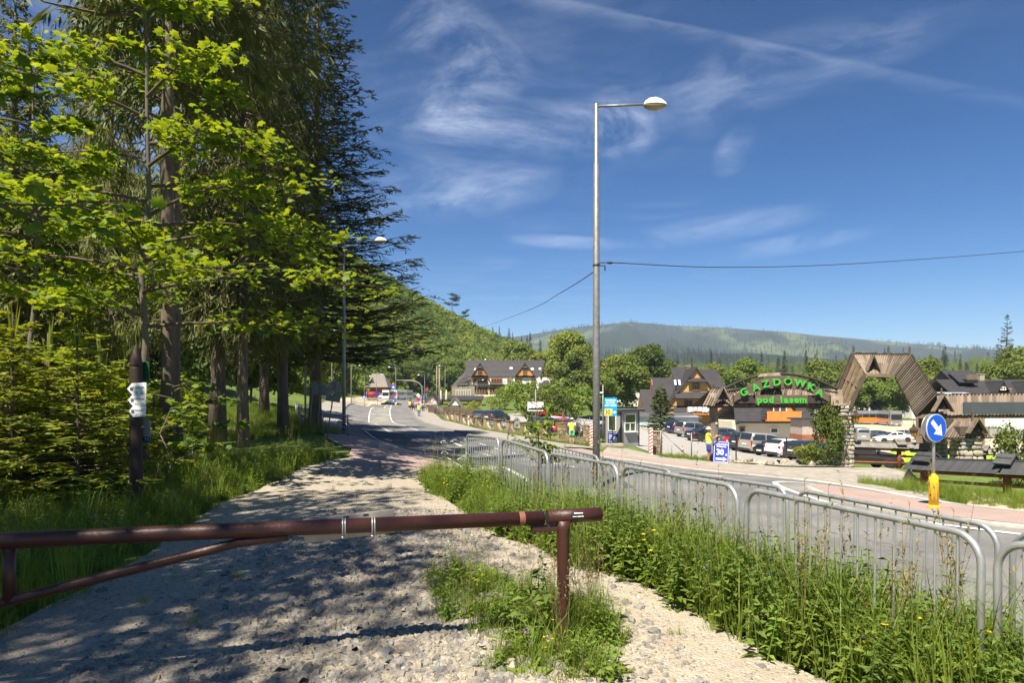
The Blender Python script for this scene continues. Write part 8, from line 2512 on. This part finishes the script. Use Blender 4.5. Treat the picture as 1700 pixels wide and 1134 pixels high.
# dark red horse cart standing in front of the hut
t = thing('horse_cart','dark red covered cart in front of the shingled hut','cart',on_px(617.5,172),R(20))
mr_ = mat('dark_red_paint',(.16,.02,.02),.5)
b = MB(); b.box((0,0,.95),(2.6,1.3,.5)); bevelled(b.build('body',mr_,t),.05)
b = MB(); vs = [(-1.2 + 2.4 * i,.7 * math.cos(a),1.3 + .95 * math.sin(a)) for i in range(2) for a in np.linspace(0,math.pi,9)]
b.add(vs,[(j,j + 1,9 + j + 1,9 + j) for j in range(8)],True); o = b.build('canopy',mat('red_canvas',(.30,.03,.03),.8),t); o.modifiers.new('cloth','SOLIDIFY').thickness = .04
for sx in (-.8,.8):
 for sy in (-.72,.72):
  w = MB(); w.tube([(sx + .48 * math.cos(a),sy,.5 + .48 * math.sin(a)) for a in np.linspace(0,2 * math.pi,19)[:-1]],.035,5,closed=True)
  for a in np.linspace(0,math.pi,5)[:-1]: w.tube([(sx + .48 * math.cos(a),sy,.5 + .48 * math.sin(a)),(sx - .48 * math.cos(a),sy,.5 - .48 * math.sin(a))],.02,4)
  w.build('wheel',M_brownframe,t)
# ------------------------------------------------------------------ the blue board the attendant holds
g = on_px(1196.5,34.4)
t = thing('price_board','blue 30 zloty price board leaning beside the attendant','sign',g,0)
t.rotation_euler = (R(-9),R(4),R(-6))
b = MB(); b.box((0,0,.565),(.80,.035,1.10)); bo = bevelled(b.build('board',M_blue2,t),.03,3)
q = MB()
for (x,z,w_,h_) in ((0,1.07,.70,.022),(0,.06,.70,.022),(-.345,.565,.022,1.0),(.345,.565,.022,1.0)): q.box((x,-.0195,z),(w_,.005,h_))
q.build('white_border',M_white,bo)
for s_,z,sz,xx,sc in (('SUPER POLSKA',.95,.105,0,.88),('STRZELNICA',.835,.095,0,.88),('30',.545,.40,-.06,.95),('zł',.44,.15,.24,1),):
 o = link('lettering',text_mesh(s_,sz,.002,.004 if sz < .2 else .012,mat=M_white),bo,(xx,-.021,z),UPRIGHT); o.scale = (sc,1,1)
q = MB(); q.prism([(-.26,.16),(.10,.16),(.10,.10),(.30,.21),(.10,.32),(.10,.26),(-.26,.26)],.005,Matrix.Translation((0,-.024,0))); ar = q.build('arrow',M_white,bo)
link('lettering',text_mesh('PARKING',.06,.001,mat=M_blue2),ar,(-.08,-.0255,.21),UPRIGHT)
# ------------------------------------------------------------------ gravel, grass and flowers close to the viewer
def pebble_cloud(name,n,region,lo,hi,seed,label,m,flat=.5,dens=None):
 r = np.random.default_rng(seed)
 x0,x1,y0,y1 = region
 P = np.column_stack([r.uniform(x0,x1,n * 3),y0 + (y1 - y0) * r.random(n * 3) ** 1.5])
 k = inside(P,PATH_NP)
 if dens is not None: k &= r.random(len(P)) < dens(P)
 P = P[k][:n]; n = len(P)
 base = np.array([(-1,-.5,-.5),(.1,-1,-.45),(1,-.35,-.5),(.65,.8,-.5),(-.6,.9,-.45),(-.6,-.3,.8),(.25,-.55,1),(.7,.2,.75),(-.1,.55,.9)])
 F0 = np.array([(5,6,8),(6,7,8),(0,1,6),(0,6,5),(1,2,7),(1,7,6),(2,3,7),(3,8,7),(3,4,8),(4,5,8),(4,0,5)])
 s = lo + (hi - lo) * r.random(n) ** 2.6
 S = s[:,None] * np.stack([r.uniform(.7,1.3,n),r.uniform(.5,1,n),flat * r.uniform(.5,1.2,n)],-1)
 V = base[None] * r.uniform(.75,1.2,(n,9,3)) * S[:,None,:]
 t = r.normal(0,.3,n); c,q = np.cos(t)[:,None],np.sin(t)[:,None]
 V = np.stack([V[...,0] * c - V[...,2] * q,V[...,1],V[...,0] * q + V[...,2] * c],-1)
 a = r.uniform(0,6.283,n); c,q = np.cos(a)[:,None],np.sin(a)[:,None]
 V = np.stack([V[...,0] * c - V[...,1] * q,V[...,0] * q + V[...,1] * c,V[...,2]],-1)
 V[...,0] += P[:,0:1]; V[...,1] += P[:,1:2]; V[...,2] += (G(P[:,0],P[:,1]) + .035)[:,None] + S[:,2:3] * .25
 F = (F0[None] + (np.arange(n) * 9)[:,None,None]).reshape(-1,3)
 o = link(name,mesh_np(name,V.reshape(-1,3),F,[m]))
 return tag(o,label,'gravel',kind='stuff')
def inside(P,poly):
 x,y = P[:,0],P[:,1]; k = np.zeros(len(P),bool); j = len(poly) - 1
 for i in range(len(poly)):
  a,b = poly[i],poly[j]
  c = ((a[1] > y) != (b[1] > y)) & (x < (b[0] - a[0]) * (y - a[1]) / (b[1] - a[1] + 1e-12) + a[0])
  k ^= c; j = i
 return k
PATH_NP = np.array(PATH)
def stone_mat():
 m = mat('track_stone',(.3,.3,.3),.9,spec=.2)
 N,L = m.node_tree.nodes,m.node_tree.links
 g = N.new('ShaderNodeNewGeometry'); r = N.new('ShaderNodeValToRGB'); e = r.color_ramp.elements
 for p,c in ((.2,(.21,.195,.175)),(.42,(.29,.255,.20)),(.6,(.32,.275,.20)),(.8,(.165,.158,.15))): e.new(p).color = (*c,1)
 e[0].color = (.14,.14,.14,1); e[-1].color = (.36,.34,.30,1)
 L.new(g.outputs['Random Per Island'],r.inputs[0])
 n = N.new('ShaderNodeTexNoise'); n.inputs['Scale'].default_value = 60; L.new(g.outputs['Position'],n.inputs[0])
 mx = N.new('ShaderNodeMixRGB'); mx.blend_type = 'OVERLAY'; mx.inputs[0].default_value = .5; L.new(r.outputs[0],mx.inputs[1]); L.new(n.outputs['Fac'],mx.inputs[2])
 L.new(mx.outputs[0],N['Principled BSDF'].inputs['Base Color'])
 return m
M_tstone = stone_mat()
heap = lambda P: np.clip(1.15 - np.abs(P[:,0] + .75 + .10 * (P[:,1] - 4)) / 1.1,.12,1)
pebble_cloud('gravel_stones',20000,(-2.9,1.2,3.2,10.5),.010,.052,1,'loose grey and tan crushed stones heaped on the track',M_tstone,dens=heap)
pebble_cloud('gravel_chips',16000,(-4,3.4,3.2,13),.005,.016,2,'fine pale chippings spread over the track',M_tstone,.6,dens=lambda P: np.clip(.5 + .25 * np.sin(P[:,0] * 3) * np.sin(P[:,1] * 2.3),.1,1))
for i,(px,py,s,lab,m) in enumerate(((735,980,.11,'blue-grey stone at the left tip of the grass island',M_rock_grey),(795,978,.12,'pale stone lying in the grass island',M_rock),(735,945,.06,'small dark stone behind the grass island',M_rock_grey),(590,1010,.09,'dark pointed stone in the middle of the gravel',M_rock_grey),(378,1052,.13,'flat grey stone at the left of the gravel',M_rock_grey),
                                      (1265,1115,.07,'small grey stone at the right rim of the track',M_rock_grey),(1170,1085,.06,'tan stone on the sunlit track',M_rock),(170,988,.10,'dark flat stone at the grass edge under the brace',M_rock_grey),(640,1095,.11,'grey stone near the bottom of the gravel heap',M_rock_grey),(870,1095,.10,'pale lump of limestone in the grass island front',M_rock))):
 boulder(gpx(px,py) + Vector((0,0,.02)),(s * 1.3,s,s * .6),40 + i,lab,'larger stones on the track','stone',m,'stone')
def blades(lv,r,n,rad,h0,h1,w,lean,mi=0):
 a = r.uniform(0,6.283,n); q = rad * np.sqrt(r.random(n)); B = np.stack([q * np.cos(a),q * np.sin(a),np.full(n,-.02)],-1)
 h = r.uniform(h0,h1,n); d = r.uniform(0,6.283,n); l = h * r.uniform(.1,1,n) * lean
 D = np.stack([np.cos(d),np.sin(d),np.zeros(n)],-1); S = np.stack([-np.sin(d),np.cos(d),np.zeros(n)],-1) * (w * r.uniform(.6,1.3,n))[:,None] * .5
 Z = np.array([0,0,1.0])
 M = B + D * (l * .3)[:,None] + Z * (h * .6)[:,None]; T = B + D * l[:,None] + Z * (h * (1 - .25 * lean * r.random(n)))[:,None]
 V = np.stack([B - S,B + S,M + S * .8,M - S * .8,T],1)
 k = np.arange(n)[:,None] * 5
 b = lv.n; lv.add(V.reshape(-1,3),k + np.array([[0,1,2,3]]),mi); lv.F.setdefault(3,[]).append(k + np.array([[3,2,4]]) + b); lv.k.setdefault(3,[]).append(np.full(n,mi))
def weed_leaves(lv,r,P,D,size,mi=0,k=.55,fold=.2):
 """simple pointed leaves growing from P along D"""
 n = len(P); D = D / np.linalg.norm(D,axis=1,keepdims=True)
 S = np.cross(D,np.tile([0,0,1.0],(n,1)) + r.normal(0,.25,(n,3))); S /= np.linalg.norm(S,axis=1,keepdims=True)
 U = np.cross(S,D); L_ = (size * r.uniform(.6,1.25,n))[:,None]
 V = np.stack([P,P + D * L_ * .4 - S * L_ * k * .5 + U * L_ * fold * .5,P + D * L_ - U * L_ * .18,P + D * L_ * .4 + S * L_ * k * .5 + U * L_ * fold * .5,P + D * L_ * .45],1)
 q = np.arange(n)[:,None] * 5
 lv.add(V.reshape(-1,3),np.concatenate([q + np.array([[0,1,4]]),q + np.array([[1,2,4]]),q + np.array([[0,4,3]]),q + np.array([[4,2,3]])]),mi)
def stem(lv,a,b,w,mi=0):
 a,b = np.array(a,float),np.array(b,float); s = np.cross(b - a,[0.3,1,0.2]); s = s / np.linalg.norm(s) * w
 lv.add([a - s,a + s,b + s * .5,b - s * .5],np.array([[0,1,2,3]]),mi)
GM = [L_grass,L_weed,L_weed_d,L_yellow,L_purple,L_white,L_grass_dry]
def weed_plant(seed,H,n,size,mi,k=.5,spread=.1,stems=3):
 r = np.random.default_rng(seed); lv = Leaves()
 for s in range(stems):
  o = r.normal(0,spread,2); tip = np.array([o[0] + r.normal(0,.12 * H),o[1] + r.normal(0,.12 * H),H * r.uniform(.7,1.1)]); o = np.array([o[0],o[1],0])
  stem(lv,o,tip,.004,mi)
  f = np.repeat(np.linspace(.12,1,n),2); a = np.repeat(np.arange(n) * 1.57 + r.uniform(0,3),2) + np.tile([0,math.pi],n) + r.normal(0,.3,2 * n)
  P = o + (tip - o) * f[:,None]; D = np.stack([np.cos(a),np.sin(a),r.uniform(-.25,.45,2 * n)],-1)
  sz = size * (1.1 - .6 * f)
  for q in range(0,2 * n,2): weed_leaves(lv,r,P[q:q + 2],D[q:q + 2],sz[q],mi,k)
 return lv
def lib_mesh(lv,nm): return lv.mesh(nm,GM)
lib = []
r0 = np.random.default_rng(2)
for h0,h1,n,rad,w,lean in ((.06,.17,90,.16,.006,.8),(.12,.34,80,.16,.006,.9),(.25,.60,60,.15,.007,.8),(.4,.85,34,.13,.007,.7)):
 lv = Leaves(); blades(lv,r0,n,rad,h0,h1,w,lean); lib.append(lib_mesh(lv,'grass_tuft'))
lv = Leaves(); blades(lv,r0,16,.12,.45,.75,.006,.6)            # 4 seeding grass
for k in range(9):
 a = r0.uniform(0,6.28); b = np.array([math.cos(a) * .08,math.sin(a) * .08,0]); t = b + np.array([r0.normal(0,.14),r0.normal(0,.14),r0.uniform(.75,1.15)])
 stem(lv,b,t,.0022,6)
 m = 12; f = r0.uniform(.72,1,m); P = b + (t - b) * f[:,None]; weed_leaves(lv,r0,P,np.stack([r0.normal(0,1,m),r0.normal(0,1,m),np.full(m,1.2)],-1),.035,6,.3)
lib.append(lib_mesh(lv,'seeding_grass'))
lib.append(lib_mesh(weed_plant(5,.62,10,.10,2,.45),'nettle')); lib.append(lib_mesh(weed_plant(6,.42,8,.085,1,.5),'leafy_weed')); lib.append(lib_mesh(weed_plant(7,.16,4,.075,1,.8,.08,6),'low_weed'))
for mi,hh in ((3,.42),(4,.4)):                                    # 8 buttercups, 9 vetch
 lv = Leaves(); blades(lv,r0,14,.1,.1,.35,.006,.7)
 for k in range(5):
  b = np.append(r0.normal(0,.07,2),0); t = b + np.array([r0.normal(0,.08),r0.normal(0,.08),r0.uniform(.6,1.1) * hh]); stem(lv,b,t,.002,0)
  m = 6; a = np.arange(m) * 6.283 / m; weed_leaves(lv,r0,np.tile(t,(m,1)) + (np.array([0,0,1]) * np.linspace(-.04,0,m)[:,None] if mi == 4 else 0),np.stack([np.cos(a),np.sin(a),np.full(m,.45)],-1),.019,mi,.9,.1)
 lib.append(lib_mesh(lv,'flowers'))
lv = Leaves(); rr = np.random.default_rng(8); a = rr.uniform(0,6.28,9); P = np.zeros((9,3)); weed_leaves(lv,rr,P,np.stack([np.cos(a),np.sin(a),rr.uniform(.2,.9,9)],-1),.22,1,.5); lib.append(lib_mesh(lv,'rosette'))
library('ground_plants',lib)
def sow(name,poly,dens,mix,label,seed,smin=.7,smax=1.3,keep=None,cat='grass'):
 """plants sown over a plan outline; mix: weights of the 11 kinds"""
 poly = np.array(poly); r = np.random.default_rng(seed)
 lo,hi = poly.min(0),poly.max(0); n = int((hi - lo).prod() * dens)
 P = lo + (hi - lo) * r.random((n,2)); P = P[inside(P,poly)]
 if keep is not None: P = P[keep(P,r)]
 n = len(P); w = np.array(mix,float); i_ = r.choice(11,n,p=w / w.sum())
 rot = np.stack([r.normal(0,.08,n),r.normal(0,.08,n),r.uniform(0,6.283,n)],-1)
 return scatter(name,LIB['ground_plants'],np.column_stack([P,G(P[:,0],P[:,1])]),i_,rot,r.uniform(smin,smax,n),label,cat)
offp = lambda P,r: ~inside(P,PATH_NP)
B_ = lambda s,o: tuple(BO + BU * s + Vector((.94,.342)) * o)
pr = [tuple(gpx(*p)[:2]) for p in ((700,795),(720,824),(770,853),(805,882),(888,909),(962,949),(1047,963),(1132,1001),(1240,1068),(1378,1134))] + [(2.75,3.0)]
strip_ = pr + [B_(12.8,.35),B_(0,.35),B_(-1.6,-.1)]
near_fence = pr[2:] + [B_(12.8,.5),B_(1.5,.5)]
sow('verge_grass',strip_,85,[1,1.8,1.7,.6,.07,1.1,2.8,1.8,.3,.12,.35],'tall grass and weeds between the track and the barriers',1,.75,1.1)
sow('verge_weeds',[(B_(s,-1.35)) for s in (4.5,6,8,10,12.8)] + [B_(12.8,.5),B_(4.2,.35)],190,[0,.4,.7,.3,.03,2.0,3.4,.8,.12,.25,.5],'nettles and leafy weeds crowding the near barriers',2,.8,1.3,cat='weeds',keep=offp)
sow('fence_nettles',[B_(4.6,-.35),B_(12.8,-.45),B_(12.8,.5),B_(4.6,.35)],95,[0,0,.5,.7,.06,2.6,1.8,.2,.1,.15,0],'tall nettles grown through the near barriers',12,1.0,1.5,cat='weeds')
sow('barrier_grass',[B_(-1.5,.3),B_(12.8,.3),B_(12.8,1.4),B_(-1,1.0)],26,[1,2,3,2.4,.3,.5,.6,.5,.1,.1,0],'grass growing between the two barrier rows',3,.7,1.1)
isl = [tuple(gpx(*p)[:2]) for p in ((720,962),(765,945),(870,985),(960,1000),(1015,1040),(1025,1075),(1000,1100),(1035,1134),(800,1134),(850,1085),(740,1040),(720,1000))]
sow('grass_island',isl,200,[4,1.2,.15,0,.06,.04,.5,2.8,.16,.03,.7],'patch of grass and clover round the gate post',4,.5,.9)
pc = np.array(gpx(925,1062)[:2])
ring = [tuple(pc + np.array([math.cos(a) * .34 + .12,math.sin(a) * .20])) for a in np.linspace(0,6.28,14)[:-1]]
sow('post_grass',ring,150,[0,1,3,1.2,1,.2,0,0,.2,0,0],'long grass standing round the foot of the gate post',5,.6,.85)
left = [(-3.3,2.2)] + [tuple(gpx(*p)[:2]) for p in ((0,1058),(92,1010),(192,953),(272,910),(337,853),(402,824),(467,799),(507,776),(548,765),(592,754))] + [(-7.6,31.5),(-10,31),(-22,28),(-14,8),(-7,3)]
sow('meadow_grass',left,34,[3,4,1.9,.35,.12,.4,2.4,1.6,.7,.3,.15],'flowery meadow grass at the left of the track',6,.8,1.25,keep=lambda P,r: (r.random(len(P)) < np.clip(1.25 - P[:,1] / 34,.25,1)) & ~inside(P,PATH_NP) & (P[:,1] < 19.5))
for nm,pl,dn,s1,lab in (('bank_grass',[(-8,32),(-10,31),(-24,30),(-30,60),(-22,66),(-14.5,50)],9,1.6,'sunny grass bank behind the bent railing'),('roadside_grass',[tuple(road_pt(s,1.06)) for s in (4.0,2.5,.8)] + [(17.5,8),(13.4,22.5),(11.5,23.2)],30,.8,'grass strip before the charcoal capped fence'),
       ('lot_edge_grass',[tuple(gpx(*p)[:2]) for p in ((1095,757),(1180,764),(1180,768),(1092,760))],40,.7,'thin grass line under the wire fence'),('wall_foot_grass',[tuple(gpx(*p)[:2]) for p in ((742,699),(800,713),(870,726),(985,741),(985,743),(860,727),(780,711),(735,700))],16,.8,'grass along the foot of the stone wall'),('field_grass',[tuple(gpx(*p)[:2]) for p in ((1418,706),(1600,697),(1700,700),(1700,690),(1560,690),(1420,698))],2.2,1.8,'grass stripe in front of the coaches'),
       ('path_tufts',PATH[3:-3],.7,.5,'single tufts sprouting from the gravel')):
 sow(nm,pl,dn,[2,3,2,.3,.1,.1,.5,.6,.2,.05,.2],lab,hash(lab) % 7 if 0 else len(lab),s1 * .6,s1)
def plant(name,label,cat,lv,loc,rz=0,s=1.0,group=None,nm='foliage'):
 t = thing(name,label,cat,loc,rz,group); t.scale = (s,) * 3; link(nm,lv.mesh(nm,GM),t); return t
for i,(px,py,H,lab) in enumerate(((888,1055,.68,'tall nettle with drooping leaves left of the gate post'),(912,1068,.6,'nettle in front of the gate post foot'),(868,1075,.45,'shorter nettle at the left of the nettle pair'))):
 plant('nettle',lab,'nettle',weed_plant(50 + i,H,7,.17,2,.48,.03,2),gpx(px,py),i,group='nettles by the gate post')
# white umbels by the first barrier
for i,(px,d,H,lab) in enumerate(((752,14.0,.95,'cow parsley with the tallest white umbel left of the first barrier'),(765,13.6,.75,'cow parsley close to the first barrier leg'),(757,13.0,.5,'low cow parsley in the bright weeds'))):
 r = np.random.default_rng(60 + i); lv = weed_plant(70 + i,H * .6,5,.16,1,.5,.06,4)
 for k in range(4):
  t = np.array([r.normal(0,.16),r.normal(0,.12),H * r.uniform(.75,1.05)]); stem(lv,(t[0] * .2,t[1] * .2,0),t,.004,1)
  m = 42; a = r.uniform(0,6.28,m); q = .085 * np.sqrt(r.random(m)); P = t + np.stack([q * np.cos(a),q * np.sin(a),-.8 * q ** 2 * 10 + .02],-1)
  leaf_quads(lv,P,np.tile([0,0,1.0],(m,1)) + r.normal(0,.2,(m,3)),.022,r,.9,5)
 plant('cow_parsley',lab,'wildflower',lv,on_px(px,d),i,1,'cow parsley by the first barrier')
for i,(px,d,s,lab) in enumerate(((780,12.6,1.25,'bright bushy weed at the first barrier'),(745,12.2,1.0,'bright bushy weed at the tip of the verge'),(815,11.6,1.05,'bright bushy weed below the second barrier'))):
 plant('leafy_weed',lab,'weed',weed_plant(80 + i,.62,8,.13,1,.62,.22,16),on_px(px,d),i,s,'bushy weeds by the barriers')
plant('coltsfoot','broad pale leaves of coltsfoot at the track edge below the barriers','weed',weed_plant(90,.22,3,.19,1,.95,.10,6),gpx(1290,1005),0,1.0)
for i,(px,py,lab) in enumerate(((1500,1128,'large dock leaves at the lower edge right of the vetch'),(1620,1120,'large dock leaves in the lower corner'))):
 r = np.random.default_rng(95 + i); lv = Leaves(); a = r.uniform(0,6.28,9); weed_leaves(lv,r,r.normal(0,.03,(9,3)) * [1,1,0],np.stack([np.cos(a),np.sin(a),r.uniform(.5,1.3,9)],-1),.34,1,.36); plant('dock_plant',lab,'weed',lv,gpx(px,py),0,1,'dock plants in the lower corner')
# sapling between the barrier rows
r = np.random.default_rng(17); lv = Leaves(); t = thing('sapling','slender leafy sapling rising behind the second barrier','sapling',on_px(893,12.4)); tw = MB(); tw.sm = True
tw.tube([(0,0,0),(.03,0,.7),(.0,0,1.4),(-.03,0,2.0)],[.014,.011,.007,.003],6)
for k in range(34):
 z = r.uniform(.8,1.98); a = r.uniform(0,6.28); l = r.uniform(.22,.66) * (1.25 - .4 * abs(z - 1.4)); e = np.array([math.cos(a) * l,math.sin(a) * l,z + r.uniform(-.15,.25)])
 tw.tube([(0,0,z - .1),tuple(e)],[.005,.002],4,caps=False); m = 14; f = r.uniform(.25,1.05,m)[:,None]; P = np.array([0,0,z - .1]) + (e - np.array([0,0,z - .1])) * f
 weed_leaves(lv,r,P,np.stack([r.normal(0,1,m),r.normal(0,1,m),r.normal(-.1,.4,m)],-1),.115,1,.62)
link('foliage',lv.mesh('foliage',GM),t); link('stem',tw.mesh('stem',M_twig),t)
r = np.random.default_rng(15); t = thing('bent_stem','bare bent weed stem with a nodding tip left of the sapling','weed',on_px(842,12.8)); q = MB(); q.sm = True; q.tube([(0,0,0),(0,0,.9),(.02,0,1.25),(.1,0,1.42),(.2,0,1.44)],[.013,.011,.009,.008,.018],6); q.build('stem',M_bark_pale,t)
for px,py,lab in ((545,921,'curled brown dead leaf on the shaded gravel'),(282,905,'brown dead leaf at the meadow edge')):
 q = MB(); q.add([(-.04,0,.01),(0,-.025,.03),(.045,0,.012),(.005,.025,.022)],[(0,1,2),(0,2,3)]); tag(q.build('dead_leaf',mat('dead_leaf_brown',(.25,.10,.035),.8),None,gpx(px,py) + Vector((0,0,.05)),(0,0,px)),lab,'leaf')
# ------------------------------------------------------------------ haze over the valley
hm = bpy.data.materials.new('thin_haze'); hm.use_nodes = True; N = hm.node_tree.nodes; N.remove(N['Principled BSDF'])
pv = N.new('ShaderNodeVolumePrincipled'); pv.inputs['Color'].default_value = (.66,.80,1.0,1); pv.inputs['Density'].default_value = HAZE; pv.inputs['Anisotropy'].default_value = 0
hm.node_tree.links.new(pv.outputs[0],N['Material Output'].inputs['Volume'])
q = MB(); q.box((0,0,208),(19000,19000,438)); o = q.build('haze',hm); tag(o,'thin blue summer haze over the whole valley','haze',kind='stuff')
